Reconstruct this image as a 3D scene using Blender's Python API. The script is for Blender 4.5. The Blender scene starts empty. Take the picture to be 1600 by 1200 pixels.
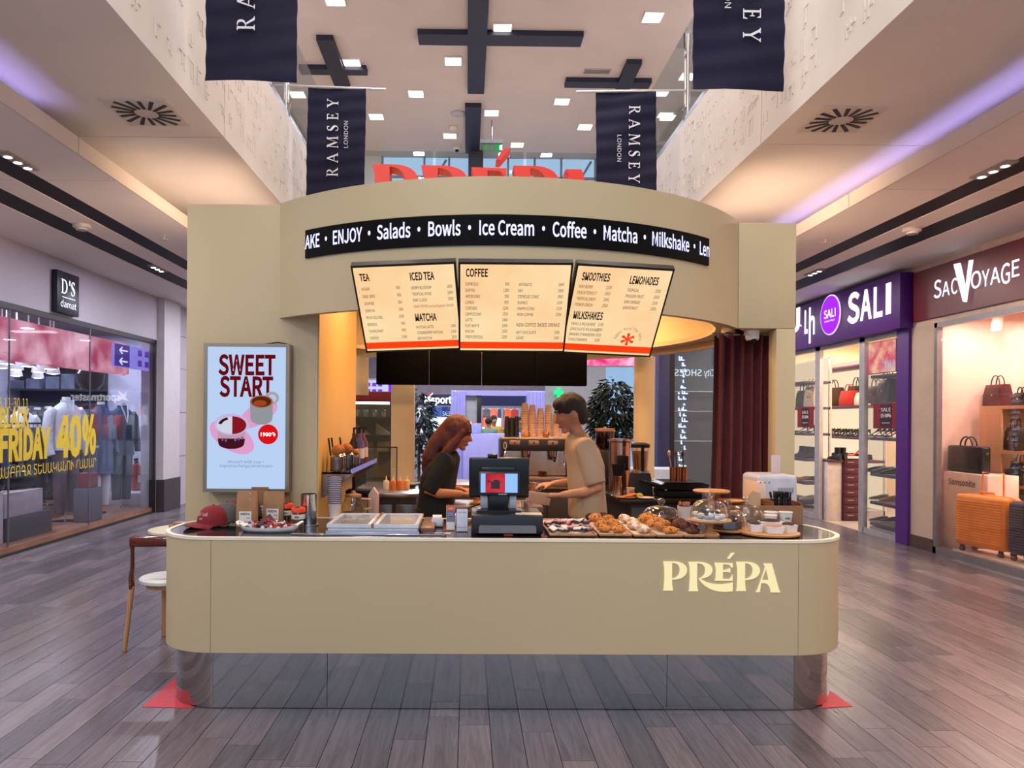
import bpy, bmesh, math, os, random
from mathutils import Vector, Matrix, Euler
from mathutils.geometry import tessellate_polygon
random.seed(11)
S = bpy.context.scene
C = S.collection
PI = math.pi
sin, cos = math.sin, math.cos

# ------------------------------------------------------------ camera
F, U0, V0 = 1155.0, 742.0, 655.0
YAW, ROLL = 0.0104, 0.0075
CAM = Vector((0, 0, 1.62))
RM = Matrix.Rotation(-YAW, 3, 'Z') @ Matrix.Rotation(PI/2, 3, 'X') @ Matrix.Rotation(ROLL, 3, 'Z')
cd = bpy.data.cameras.new('camera')
cam = bpy.data.objects.new('camera', cd)
C.objects.link(cam)
cam.matrix_world = Matrix.Translation(CAM) @ RM.to_4x4()
cd.sensor_width = 36
cd.lens = 36*F/1600
cd.shift_x = (800-U0)/1600
cd.shift_y = (V0-600)/1600
cd.clip_end = 200
S.camera = cam

# ------------------------------------------------------------ world, view, lamps
w = bpy.data.worlds.new('daylight')
S.world = w
w.use_nodes = True
w.node_tree.nodes['Background'].inputs[0].default_value = (.55, .72, .98, 1)
w.node_tree.nodes['Background'].inputs[1].default_value = .95
S.view_settings.view_transform = 'Standard'
S.view_settings.look = 'None'
S.view_settings.exposure = 0.38
S.view_settings.gamma = 1
S.view_settings.use_curve_mapping = False
cy = S.cycles
cy.use_denoising = True
cy.max_bounces = 7; cy.diffuse_bounces = 4; cy.glossy_bounces = 4
cy.transmission_bounces = 5; cy.transparent_max_bounces = 12
cy.caustics_reflective = False; cy.caustics_refractive = False
cy.sample_clamp_indirect = 6
cy.use_light_tree = True

def area(name, loc, size, power, col, rot=(0, 0, 0), spread=PI):
    l = bpy.data.lights.new(name, 'AREA')
    l.shape = 'RECTANGLE'; l.size, l.size_y = size
    l.energy = power; l.color = col; l.spread = spread
    o = bpy.data.objects.new(name, l)
    o.location = loc; o.rotation_euler = rot
    C.objects.link(o)
    return o
def lamps(name, xs, ys, z, power, col, s=.12):
    for x in xs:
        for y in ys: area(name, (x, y, z), (s, s), power/(len(xs)*len(ys)), col)
def point(name, loc, power, col, r=.05):
    l = bpy.data.lights.new(name, 'POINT')
    l.energy = power; l.color = col; l.shadow_soft_size = r
    o = bpy.data.objects.new(name, l); o.location = loc
    C.objects.link(o)
    return o
WARM = (1, .84, .70); AMBER = (1, .60, .28); WHITE = (1, .93, .87); COOL = (.80, .84, 1); VIOLET = (.42, .36, 1)
# light of the atrium's rows of downlights
lamps('atrium_and_fill_lamp', (-1.3, .9, 2.0), (-.6, 1.4, 3.4), 8.46, 170, WHITE, .28)
lamps('atrium_and_fill_lamp', (-1.3, .9, 2.0), (5.4, 7.4, 9.4, 11.4), 8.46, 230, WHITE, .28)
lamps('atrium_and_fill_lamp', (-1.3, .9, 2.0), (13.4, 15.4, 17.4), 8.46, 150, COOL, .28)
area('atrium_and_fill_lamp', (-2.6, -2.4, 6.9), (2.4, 1.2), 225, (1, .90, .78), (math.radians(44), 0, math.radians(-22)))  # added fill lamp behind the camera, brightens the kiosk front
point('gallery_fill', (-4.6, 5, 7.0), 55, WHITE, .25); point('gallery_fill', (5.0, 5, 7.0), 55, WHITE, .25); point('gallery_fill', (-4.6, 12, 7.0), 45, COOL, .25); point('gallery_fill', (5.0, 12, 7.0), 45, COOL, .25)  # added point lamps on the upper floor, lift the atrium ceiling
# corridor lamps in the black ceiling slots
for i, y in enumerate((-1.5, 1.4, 4.3, 7.2, 10.1, 13, 16)):
    area('corridor_lamp', (-3.78, y, 3.63), (.12, .12), 38, WHITE if i < 3 else COOL)
    area('corridor_lamp', (4.36, y, 3.63), (.12, .12), 36, WARM)
# violet cove strips
area('cove_strip', (-3.17, 2.6, 3.71), (.04, 5.6), 3.5, VIOLET, (PI, math.radians(38), 0), math.radians(130))
area('cove_strip', (3.72, 6.2, 3.71), (.04, 11), 7, VIOLET, (PI, math.radians(-38), 0), math.radians(130))
# warm up-lights on the kiosk roof
area('kiosk_uplight', (-1.42, 7.35, 3.10), (.06, 1.6), 6.5, (1, .70, .48), (PI, math.radians(-64), 0), math.radians(64))
area('kiosk_uplight', (1.82, 7.35, 3.10), (.06, 1.6), 7.5, (1, .70, .48), (PI, math.radians(64), 0), math.radians(64))
# warm lamps under the kiosk ceiling
for x, y, p in ((-.45, 5.7, 12), (.35, 5.5, 14), (1.15, 5.9, 13), (-.35, 7.2, 12), (.5, 7.3, 14), (1.4, 7.3, 11)):
    area('kiosk_lamp', (x, y, 2.84), (.22, .22), p*1.15, AMBER)

# ------------------------------------------------------------ pixel helpers (true distances)
def ray(u, v):
    return RM @ Vector(((u-U0)/F, -(v-V0)/F, -1))
def PY(u, v, Y):
    d = ray(u, v); return CAM + d*(Y/d.y)
def PX(u, v, X):
    d = ray(u, v); return CAM + d*(X/d.x)
def PZ(u, v, Z):
    d = ray(u, v); return CAM + d*((Z-CAM.z)/d.z)

# ------------------------------------------------------------ materials
MATS = {}
def lin(h):
    h = h.lstrip('#')
    r = []
    for i in (0, 2, 4):
        c = int(h[i:i+2], 16)/255
        r.append(c/12.92 if c <= .04045 else ((c+.055)/1.055)**2.4)
    return r
def newmat(key):
    m = bpy.data.materials.new(key)
    m.use_nodes = True
    nt = m.node_tree
    nt.nodes.clear()
    out = nt.nodes.new('ShaderNodeOutputMaterial')
    return m, nt, out
def mat(h, rough=.5, metal=0, var=.05, scale=9, bump=0, coat=0, stretch=None, alpha=None, key=None, h2=None, sharp=0, spec=.5, trans=0, sheen=0):
    k = (h, rough, metal, var, scale, bump, coat, stretch, alpha, h2, sharp, spec, trans, sheen)
    if k in MATS: return MATS[k]
    m, nt, out = newmat(key or 'paint_%d' % len(MATS))
    N = nt.nodes.new
    p = N('ShaderNodeBsdfPrincipled')
    c = lin(h)
    tc = N('ShaderNodeTexCoord'); mp = N('ShaderNodeMapping'); no = N('ShaderNodeTexNoise')
    no.inputs['Scale'].default_value = scale
    no.inputs['Detail'].default_value = 5
    if stretch: mp.inputs['Scale'].default_value = stretch
    rp = N('ShaderNodeValToRGB')
    a = [max(0, x*(1-var*2.2)) for x in c]; b = [min(1, x*(1+var*2.2)) for x in c]
    if h2: b = lin(h2); a = c
    rp.color_ramp.elements[0].color = (*a, 1); rp.color_ramp.elements[1].color = (*b, 1)
    rp.color_ramp.elements[0].position = .3+.18*sharp; rp.color_ramp.elements[1].position = .7-.18*sharp
    L = nt.links.new
    L(tc.outputs['Object'], mp.inputs[0]); L(mp.outputs[0], no.inputs['Vector'])
    L(no.outputs[0], rp.inputs[0]); L(rp.outputs[0], p.inputs['Base Color'])
    p.inputs['Roughness'].default_value = rough
    p.inputs['Metallic'].default_value = metal
    p.inputs['Coat Weight'].default_value = coat
    p.inputs['Specular IOR Level'].default_value = spec
    p.inputs['Transmission Weight'].default_value = trans
    p.inputs['Sheen Weight'].default_value = sheen
    if bump:
        bp = N('ShaderNodeBump'); bp.inputs['Strength'].default_value = bump
        bp.inputs['Distance'].default_value = .02
        L(no.outputs[0], bp.inputs['Height']); L(bp.outputs[0], p.inputs['Normal'])
    L(p.outputs[0], out.inputs[0])
    MATS[k] = m
    return m
def emis(h, s=1, key=None, var=0, h2=None, scale=4):
    k = ('e', h, s, h2, scale)
    if k in MATS: return MATS[k]
    m, nt, out = newmat(key or 'lit_%d' % len(MATS))
    e = nt.nodes.new('ShaderNodeEmission')
    e.inputs[0].default_value = (*lin(h), 1); e.inputs[1].default_value = s
    if h2:
        tc = nt.nodes.new('ShaderNodeTexCoord'); no = nt.nodes.new('ShaderNodeTexNoise'); rp = nt.nodes.new('ShaderNodeValToRGB')
        no.inputs['Scale'].default_value = scale; no.inputs['Detail'].default_value = 6
        rp.color_ramp.elements[0].color = (*lin(h), 1); rp.color_ramp.elements[1].color = (*lin(h2), 1)
        rp.color_ramp.elements[0].position = .38; rp.color_ramp.elements[1].position = .66
        nt.links.new(tc.outputs['Object'], no.inputs['Vector']); nt.links.new(no.outputs[0], rp.inputs[0]); nt.links.new(rp.outputs[0], e.inputs[0])
    nt.links.new(e.outputs[0], out.inputs[0])
    MATS[k] = m
    return m
def glass(h='f4f8f8', refl=.05, key='clear_glass', power=4.5, rough=0.0):
    k = ('g', h, refl, power, rough)
    if k in MATS: return MATS[k]
    m, nt, out = newmat(key)
    N = nt.nodes.new; L = nt.links.new
    t = N('ShaderNodeBsdfTransparent'); t.inputs[0].default_value = (*lin(h), 1)
    g = N('ShaderNodeBsdfGlossy'); g.inputs['Roughness'].default_value = rough; g.inputs[0].default_value = (1, 1, 1, 1)
    lw = N('ShaderNodeLayerWeight'); lw.inputs[0].default_value = .5
    pw = N('ShaderNodeMath'); pw.operation = 'POWER'; pw.inputs[1].default_value = power
    ma = N('ShaderNodeMath'); ma.operation = 'MULTIPLY_ADD'; ma.inputs[1].default_value = 1-refl; ma.inputs[2].default_value = refl
    mx = N('ShaderNodeMixShader')
    L(lw.outputs['Facing'], pw.inputs[0]); L(pw.outputs[0], ma.inputs[0]); L(ma.outputs[0], mx.inputs[0])
    L(t.outputs[0], mx.inputs[1]); L(g.outputs[0], mx.inputs[2]); L(mx.outputs[0], out.inputs[0])
    MATS[k] = m
    return m

# ------------------------------------------------------------ mesh builder
class B:
    def __init__(s): s.v = []; s.f = []
    def add(s, vs, fs, M=None):
        o = len(s.v)
        if M is not None: vs = [M @ Vector(p) for p in vs]
        s.v += [tuple(p) for p in vs]
        s.f += [tuple(i+o for i in f) for f in fs]
        return s
    def box(s, x0, x1, y0, y1, z0, z1, M=None):
        return s.add([(x0, y0, z0), (x1, y0, z0), (x1, y1, z0), (x0, y1, z0), (x0, y0, z1), (x1, y0, z1), (x1, y1, z1), (x0, y1, z1)],
              [(0, 3, 2, 1), (4, 5, 6, 7), (0, 1, 5, 4), (1, 2, 6, 5), (2, 3, 7, 6), (3, 0, 4, 7)], M)
    def rbox(s, x0, x1, y0, y1, z0, z1, r=.01, seg=2, M=None):
        bm = bmesh.new(); bmesh.ops.create_cube(bm, size=1)
        for v in bm.verts:
            v.co = ((x0+x1)/2+v.co.x*(x1-x0), (y0+y1)/2+v.co.y*(y1-y0), (z0+z1)/2+v.co.z*(z1-z0))
        bmesh.ops.bevel(bm, geom=list(bm.edges), offset=r, segments=seg, profile=.5, affect='EDGES')
        bm.verts.index_update()
        s.add([v.co.copy() for v in bm.verts], [[v.index for v in f.verts] for f in bm.faces], M)
        bm.free(); return s
    def loft(s, rings, cap=True, M=None):
        n = len(rings[0]); vs = [p for r in rings for p in r]; fs = []
        for i in range(len(rings)-1):
            for j in range(n):
                a = i*n+j; b = i*n+(j+1) % n
                fs.append((a, b, b+n, a+n))
        if cap:
            fs.append(tuple(reversed(range(n)))); fs.append(tuple(range((len(rings)-1)*n, len(rings)*n)))
        return s.add(vs, fs, M)
    def cyl(s, p0, p1, r0, r1=None, n=14, M=None):
        return s.tube([p0, p1], [r0, r0 if r1 is None else r1], n, M)
    def tube(s, pts, r, n=8, M=None, flat=1, up=None, closed=False):
        pts = [Vector(p) for p in pts]
        if not hasattr(r, '__len__'): r = [r]*len(pts)
        rings = []; nrm = None
        for i, p in enumerate(pts):
            if closed: t = pts[(i+1) % len(pts)]-pts[i-1]
            else: t = pts[min(i+1, len(pts)-1)]-pts[max(i-1, 0)]
            t.normalize()
            if nrm is None:
                nrm = Vector(up) if up else (Vector((0, 0, 1)) if abs(t.z) < .9 else Vector((1, 0, 0)))
            nrm = (nrm-t*nrm.dot(t)).normalized()
            b = t.cross(nrm)
            rings.append([p+(nrm*cos(2*PI*k/n)*flat+b*sin(2*PI*k/n))*r[i] for k in range(n)])
        if closed: rings.append(rings[0])
        return s.loft(rings, not closed, M)
    def lathe(s, prof, n=20, M=None, c=(0, 0, 0), a0=0, a1=2*PI):
        full = abs(a1-a0-2*PI) < 1e-6
        m = n if full else n+1
        vs = []; fs = []
        for r, z in prof:
            for k in range(m):
                a = a0+(a1-a0)*k/n
                vs.append((c[0]+r*cos(a), c[1]+r*sin(a), c[2]+z))
        for i in range(len(prof)-1):
            for k in range(n):
                a = i*m+k; b = i*m+(k+1) % m
                fs.append((a, b, b+m, a+m))
        if full:
            if prof[0][0] > 1e-5: fs.append(tuple(reversed(range(m))))
            if prof[-1][0] > 1e-5: fs.append(tuple(range((len(prof)-1)*m, len(prof)*m)))
        return s.add(vs, fs, M)
    def ball(s, c, r, nu=12, nv=8, M=None, fn=None):
        if not hasattr(r, '__len__'): r = (r, r, r)
        vs = [(0, 0, -1)]; fs = []
        for i in range(1, nv):
            t = PI*i/nv
            for k in range(nu):
                a = 2*PI*k/nu
                vs.append((sin(t)*cos(a), sin(t)*sin(a), -cos(t)))
        vs.append((0, 0, 1))
        for k in range(nu): fs.append((0, 1+(k+1) % nu, 1+k))
        for i in range(nv-2):
            for k in range(nu):
                a = 1+i*nu+k; b = 1+i*nu+(k+1) % nu
                fs.append((a, b, b+nu, a+nu))
        o = 1+(nv-2)*nu
        for k in range(nu): fs.append((o+k, o+(k+1) % nu, o+nu))
        out = []
        for p in vs:
            q = Vector(p)
            if fn: q = fn(q)
            out.append((c[0]+q.x*r[0], c[1]+q.y*r[1], c[2]+q.z*r[2]))
        return s.add(out, fs, M)
    def prism(s, poly, z0, z1, M=None):
        n = len(poly)
        vs = [(p[0], p[1], z0) for p in poly]+[(p[0], p[1], z1) for p in poly]
        tr = tessellate_polygon([[Vector((p[0], p[1], 0)) for p in poly]])
        fs = [tuple(t) for t in tr]+[tuple(i+n for i in t) for t in tr]
        fs += [(i, (i+1) % n, (i+1) % n+n, i+n) for i in range(n)]
        return s.add(vs, fs, M)
    def strip(s, pts, t, z0, z1, closed=False):
        # a standing wall along a plan polyline; thickness t to the left of travel
        n = len(pts); P = [Vector(p) for p in pts]; Q = []
        for i in range(n):
            a = P[i-1] if (closed or i > 0) else P[i]
            b = P[(i+1) % n] if (closed or i < n-1) else P[i]
            d = (b-a).normalized(); Q.append(P[i]+Vector((-d.y, d.x))*t)
        vs = [(p.x, p.y, z0) for p in P]+[(p.x, p.y, z0) for p in Q]+[(p.x, p.y, z1) for p in P]+[(p.x, p.y, z1) for p in Q]
        fs = []
        for i in range(n if closed else n-1):
            j = (i+1) % n
            fs += [(i, j, j+2*n, i+2*n), (n+j, n+i, i+3*n, j+3*n), (2*n+i, 2*n+j, 3*n+j, 3*n+i), (j, i, n+i, n+j)]
        if not closed:
            fs += [(0, 2*n, 3*n, n), (n-1, 2*n-1, 4*n-1, 3*n-1)]
        return s.add(vs, fs)
    def mesh(s, name, smooth=35, merge=False):
        me = bpy.data.meshes.new(name)
        me.from_pydata(s.v, [], s.f)
        bm = bmesh.new(); bm.from_mesh(me)
        if merge: bmesh.ops.remove_doubles(bm, verts=bm.verts, dist=1e-5)
        bmesh.ops.recalc_face_normals(bm, faces=bm.faces)
        bm.to_mesh(me); bm.free()
        if smooth:
            me.shade_smooth(); me.set_sharp_from_angle(angle=math.radians(smooth))
        return me

def part(name, b, m, parent=None, loc=None, rot=None, smooth=35, label=None, kind=None):
    me = b if isinstance(b, bpy.types.Mesh) else b.mesh(name, smooth)
    o = bpy.data.objects.new(name, me)
    if m is not None:
        me.materials.clear(); me.materials.append(m)
    if parent is not None: o.parent = parent
    if loc is not None: o.location = loc
    if rot is not None: o.rotation_euler = rot
    if label: o['label'] = label
    if kind is None and name in ('lettering', 'red_lettering', 'curved_lettering', 'print', 'headline', 'caption', 'price', 'tub_print', 'disc_lettering', 'pictogram'): kind = 'stuff'
    if kind: o['kind'] = kind
    C.objects.link(o)
    return o
def struct(name, b, m, smooth=35, label=None, parent=None):
    return part(name, b, m, parent=parent, smooth=smooth, kind=None if parent else 'structure', label=label)
def thing(name, label, cat, loc=(0, 0, 0), rz=0, group=None):
    o = bpy.data.objects.new(name, None)
    o.empty_display_size = .05
    o.location = loc; o.rotation_euler = (0, 0, rz)
    o['label'] = label; o['category'] = cat
    if group: o['group'] = group
    C.objects.link(o)
    return o
def single(name, b, m, label, cat, loc=(0, 0, 0), rz=0, group=None, smooth=35, rot=None):
    o = part(name, b, m, loc=loc, rot=rot or (0, 0, rz), smooth=smooth)
    o['label'] = label; o['category'] = cat
    if group: o['group'] = group
    return o
def dup(root, loc=None, rz=None, label=None, group=None, scale=None, parent=None):
    r = root.copy(); C.objects.link(r)
    if parent is not None: r.parent = parent
    if loc is not None: r.location = loc
    if rz is not None: r.rotation_euler = (0, 0, rz)
    if label: r['label'] = label
    if group: r['group'] = group
    if scale: r.scale = (scale,)*3
    for ch in list(root.children): dup(ch, parent=r)
    return r
def recolor(o, m):
    o.data = o.data.copy(); o.data.materials.clear(); o.data.materials.append(m)
def kid(o, name):
    for c in o.children:
        if c.name.split('.')[0] == name: return c

# temp scene for evaluating text, skin and remesh
TS = bpy.data.scenes.new('scratch')
def evald(o):
    TS.collection.objects.link(o)
    with bpy.context.temp_override(scene=TS, view_layer=TS.view_layers[0]):
        dg = bpy.context.evaluated_depsgraph_get()
        dg.update()
    me = bpy.data.meshes.new_from_object(o.evaluated_get(dg))
    TS.collection.objects.unlink(o)
    return me
TXT = {}
try:   # the typeface that ships inside Blender
    FONT = bpy.data.fonts.load(os.path.join(bpy.utils.resource_path('LOCAL'), 'datafiles', 'fonts', 'Noto Sans CJK Regular.woff2'))
except Exception:
    FONT = None
def ordn(i, frm='front'):
    return ['first', 'second', 'third', 'fourth', 'fifth', 'sixth', 'seventh', 'eighth', 'ninth', 'tenth', 'eleventh', 'twelfth', 'thirteenth', 'fourteenth', 'fifteenth', 'sixteenth', 'seventeenth', 'eighteenth', 'nineteenth', 'twentieth', 'twenty-first', 'twenty-second', 'twenty-third'][i]+' from the '+frm
CAPH = {}
def latin(s): return FONT is not None and all(ord(c) < 0x500 or c in '\u2022\u2019' for c in s)
def caph(s):
    f = latin(s)
    if f not in CAPH:
        CAPH[f] = .7
        CAPH[f] = max(v.y for v in text_raw('H' if f else '\u0544', 0)[0])
    return CAPH[f]
def text_raw(s, bold=0.0, sp=1.0):
    k = (s, bold, sp)
    if k not in TXT:
        bold = bold*caph(s)/.7
        cu = bpy.data.curves.new('t', 'FONT'); cu.body = s; cu.resolution_u = 3; cu.offset = bold; cu.space_character = sp
        cu.fill_mode = 'FRONT'
        if latin(s): cu.font = FONT
        o = bpy.data.objects.new('t', cu)
        me = evald(o)
        TXT[k] = ([v.co.copy() for v in me.vertices], [tuple(p.vertices) for p in me.polygons])
        bpy.data.objects.remove(o); bpy.data.meshes.remove(me)
    return TXT[k]
def text(b, s, M, x, y, h, w=None, bold=0, ax='L', sq=1.0, sp=1.0, fn=None):
    """text in local XY of M; h = cap height; w forces the width; sq squeezes"""
    vs, fs = text_raw(s, bold, sp)
    if not vs: return b
    x0 = min(v.x for v in vs); x1 = max(v.x for v in vs)
    k = h/caph(s)
    kx = k*sq if w is None else w/(x1-x0)
    W = (x1-x0)*kx
    ox = x-(0 if ax == 'L' else W if ax == 'R' else W/2)
    out = [Vector((ox+(v.x-x0)*kx, y+v.y*k, 0)) for v in vs]
    if fn: out = [fn(p) for p in out]
    b.add(out, fs, M)
    return b
def frame(o, ex, ey):
    """matrix with origin o, local x along ex, local y along ey, z = normal"""
    ex = Vector(ex).normalized(); ez = ex.cross(Vector(ey)).normalized(); ey = ez.cross(ex)
    M = Matrix((ex, ey, ez)).transposed().to_4x4(); M.translation = Vector(o)
    return M
def arc(cx, cy, r, a0, a1, n):
    return [(cx+r*cos(a0+(a1-a0)*i/n), cy+r*sin(a0+(a1-a0)*i/n)) for i in range(n+1)]
def T(x, y, z, rz=0, rx=0, ry=0):
    return Matrix.Translation((x, y, z)) @ Euler((rx, ry, rz)).to_matrix().to_4x4()
def lab(i, words): return words[i % len(words)]

# ============================================================ MALL SHELL
ZS, ZC, ZU, ZT = 3.90, 3.65, 4.95, 8.50          # soffit, corridor ceiling, upper floor, atrium ceiling
XL, XR = -5.28, 5.85                             # shop front planes
FL, FR = -2.00, 2.40                             # atrium edges
YB, YE, YA = -3.5, 25.0, 12.2                    # behind the camera, mall end, far edge of the atrium
white = mat('e2d4c8', .6, var=.02, scale=1.5)
ceilm = mat('f0e7df', .65, var=.02, scale=1.2)
black = mat('08070a', .6, spec=.25)
navy = mat('1d1b33', .55, var=.05)
dark = mat('1a1718', .5)
steel = mat('b9b7b4', .28, 1, .03, 3)
chrome = mat('d8d8d8', .1, 1, .02)

# ---- floor of wide planks
def plankmat():
    m, nt, out = newmat('floor_planks')
    N = nt.nodes.new; L = nt.links.new
    p = N('ShaderNodeBsdfPrincipled'); g = N('ShaderNodeNewGeometry'); oi = N('ShaderNodeObjectInfo')
    ad = N('ShaderNodeMath'); ad.operation = 'ADD'; fr = N('ShaderNodeMath'); fr.operation = 'FRACT'
    L(oi.outputs['Random'], ad.inputs[0]); L(g.outputs['Random Per Island'], ad.inputs[1]); L(ad.outputs[0], fr.inputs[0])
    mp = N('ShaderNodeMapping'); mp.inputs['Scale'].default_value = (16, 1.1, 1); L(g.outputs['Position'], mp.inputs[0])
    sh = N('ShaderNodeVectorMath'); sh.operation = 'ADD'; cx = N('ShaderNodeCombineXYZ')
    ml = N('ShaderNodeMath'); ml.operation = 'MULTIPLY'; ml.inputs[1].default_value = 57; L(fr.outputs[0], ml.inputs[0]); L(ml.outputs[0], cx.inputs[2])
    L(mp.outputs[0], sh.inputs[0]); L(cx.outputs[0], sh.inputs[1])
    no = N('ShaderNodeTexNoise'); no.inputs['Scale'].default_value = 1.6; no.inputs['Detail'].default_value = 9; no.inputs['Roughness'].default_value = .68; no.inputs['Distortion'].default_value = 1.3
    L(sh.outputs[0], no.inputs['Vector'])
    r1 = N('ShaderNodeValToRGB'); e = r1.color_ramp.elements
    e[0].color = (*lin('575257'), 1); e[1].color = (*lin('7c7378'), 1); e[0].position = 0; e[1].position = 1
    x = r1.color_ramp.elements.new(.35); x.color = (*lin('676067'), 1)
    x = r1.color_ramp.elements.new(.7); x.color = (*lin('72676c'), 1)
    L(fr.outputs[0], r1.inputs[0])
    r2 = N('ShaderNodeValToRGB'); r2.color_ramp.elements[0].position = .3; r2.color_ramp.elements[1].position = .72
    r2.color_ramp.elements[0].color = (.55, .53, .53, 1); r2.color_ramp.elements[1].color = (1.18, 1.15, 1.15, 1)
    L(no.outputs[0], r2.inputs[0])
    mx = N('ShaderNodeMix'); mx.data_type = 'RGBA'; mx.blend_type = 'MULTIPLY'; mx.inputs[0].default_value = 1
    L(r1.outputs[0], mx.inputs[6]); L(r2.outputs[0], mx.inputs[7]); L(mx.outputs[2], p.inputs['Base Color'])
    p.inputs['Roughness'].default_value = .26
    bp = N('ShaderNodeBump'); bp.inputs['Strength'].default_value = .12; bp.inputs['Distance'].default_value = .01
    L(no.outputs[0], bp.inputs['Height']); L(bp.outputs[0], p.inputs['Normal'])
    L(p.outputs[0], out.inputs[0])
    return m
PLK = plankmat()
floor = struct('floor', B().box(XL-.1, XR+.1, YB, YE, -.14, -.012), mat('241f1f', .8))
def planks():
    W = .164; rnd = random.Random(5)
    lens = (.95, 1.25, 1.55)
    ms = [B().box(-W/2+.0018, W/2-.0018, -l/2+.0015, l/2-.0015, -.012, 0).mesh('plank', 0) for l in lens]
    near, rest = [], B()
    n = int((XR-XL)/W)+1
    for i in range(n):
        x = XL+W/2+i*W
        y = YB+rnd.random()*-1.2
        while y < YE:
            k = rnd.choice((0, 1, 1, 2)); l = lens[k]
            yc = y+l/2; y += l
            if yc+l/2 > YE or yc-l/2 < YB: continue
            under = -1.75 < x < 2.15 and 4.25 < yc-l/2 and yc+l/2 < 8.2
            d = max(yc, .5)
            u = U0+F*x/d; vis = (yc+l/2 > 3.45) and -60 < u < 1660 and not under
            near.append((yc if vis else 1e3+yc, x, yc, k))
    near.sort()
    for j, (d, x, yc, k) in enumerate(near):
        if j < 300 and d < 500: part('plank', ms[k], PLK if j < 3 else None, floor, (x, yc, 0))
        else:
            l = lens[k]; rest.box(x-W/2+.0018, x+W/2-.0018, yc-l/2+.0015, yc+l/2-.0015, -.012, 0)
    for m in ms:
        m.materials.clear(); m.materials.append(PLK)
    part('planks', rest, PLK, floor, smooth=0, kind='stuff')
planks()
tape = mat('c8323c', .55, var=.05, scale=30)
for (a, b_, c), l in (((PZ(222, 1105, 0), PZ(277, 1057, 0), PZ(300, 1107, 0)), 'red tape triangle on the floor at the left foot of the counter'),
                     ((PZ(1332, 1104, 0), PZ(1297, 1080, 0), PZ(1283, 1107, 0)), 'red tape triangle on the floor at the right foot of the counter')):
    single('floor_tape', B().prism([a, b_, c], .0005, .003), tape, l, 'tape', smooth=0)

# ---- soffits, lips, corridor ceilings
lipL, lipR = PZ(0, 157, ZC).x, PZ(1600, 172, ZC).x
b1L = (PZ(0, 268, ZC).x, PZ(0, 242, ZC).x); b2L = (PZ(0, 318, ZC).x, PZ(0, 294, ZC).x)
b1R = (PZ(1600, 244, ZC).x, PZ(1600, 268, ZC).x); b2R = (PZ(1600, 290, ZC).x, PZ(1600, 315, ZC).x)
JY = 6.05
def pieces(bld, x0, x1, z0, z1, ys=(YB, JY, YE), gap=.012):
    for a, c in zip(ys, ys[1:]): bld.box(min(x0, x1), max(x0, x1), a+gap/2, c-gap/2, z0, z1)
    return bld
struct('ceiling_left', pieces(B(), FL, lipL-.25, ZS, ZS+.1), ceilm, 0)
struct('ceiling_right', pieces(B(), FR, lipR+.25, ZS, ZS+.1), ceilm, 0)
struct('trim_1', B().box(lipL-.02, lipL+.0, YB, JY-.3, ZC, ZC+.13).box(lipL-.02, lipL, JY-.288, YE, ZC, ZC+.13), white, 0)
struct('trim_2', B().box(lipR, lipR+.02, YB, JY+.9, ZC, ZC+.13).box(lipR, lipR+.02, JY+.912, YE, ZC, ZC+.13), white, 0)
for side, lip, s1, s2, X in (('left', lipL-.02, b1L, b2L, XL), ('right', lipR+.02, b1R, b2R, XR)):
    xs = sorted([lip, X]+[*s1]+[*s2])
    b = B()
    for i in (0, 2, 4): pieces(b, xs[i], xs[i+1], ZC, ZC+.03, (YB, JY+.35, YE))
    struct('ceiling_corridor_%s' % side, b, ceilm, 0)
    b = B()
    for i in (1, 3): b.box(xs[i]+.001, xs[i+1]-.001, YB, YE, ZC+.006, ZC+.09)
    struct('trim_slot_%s' % side, b, black, 0)
    struct('ceiling_void_%s' % side, B().box(min(X, lip), max(X, lip), YB, YE, ZS+.3, ZS+.35).box(*(sorted((X, lip))[0:1]*1), sorted((X, lip))[1], YE-.05, YE, ZC+.09, ZS+.3), black, 0)
# white fascias with raised lettering-like relief
fas = mat('e9e2dc', .55, var=.02, scale=2)
gly = mat('e8e0d9', .6, var=.02)
def glyphs(xf, s, y0, y1):
    """rows of raised angular characters on the fascia face; s = +1 faces +x"""
    b = B(); rnd = random.Random(3 if s > 0 else 4)
    def bar(y, z, w, h):
        d = rnd.uniform(.0035, .0065); y += rnd.uniform(-.002, .002); z += rnd.uniform(-.002, .002); w += rnd.uniform(-.001, .002); h += rnd.uniform(-.001, .002); b.box(min(xf-s*.001, xf+s*d), max(xf-s*.001, xf+s*d), y, y+w, z, z+h)
    y = y0
    while y < y1:
        for z in (4.03, 4.23, 4.45, 4.68):
            if rnd.random() < .22: continue
            h = rnd.uniform(.08, .15); w = rnd.uniform(.07, .13); o = rnd.uniform(0, .06); t = .022
            k = rnd.randrange(6); yy = y+rnd.uniform(0, .05); z += o
            if k in (0, 1, 3, 5): bar(yy, z, t, h)
            if k in (0, 2, 3, 4): bar(yy+w-t, z-rnd.uniform(0, .03), t, h)
            if k in (1, 2, 4): bar(yy+w/2-t/2, z, t, h*.8)
            if k in (0, 2, 5): bar(yy, z+h-t, w, t)
            if k in (1, 4): bar(yy, z+h*.4, w, t)
        y += rnd.uniform(.15, .21)
    return b
for side, xf, s in (('left', FL, 1), ('right', FR, -1)):
    w_ = struct('wall_fascia_%s' % side, pieces(B(), xf, xf-s*.09, ZS+.101, ZU, (YB, JY, YA)), fas, 0)
    pieces_lip = part('edge', pieces(B(), xf, xf+s*.004, ZS+.001, ZS+.1005, (YB, JY, YA)), fas, w_, smooth=0)
    part('relief', glyphs(xf, s, 2.2, YA-.2), gly, w_, smooth=0, kind='stuff')
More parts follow.
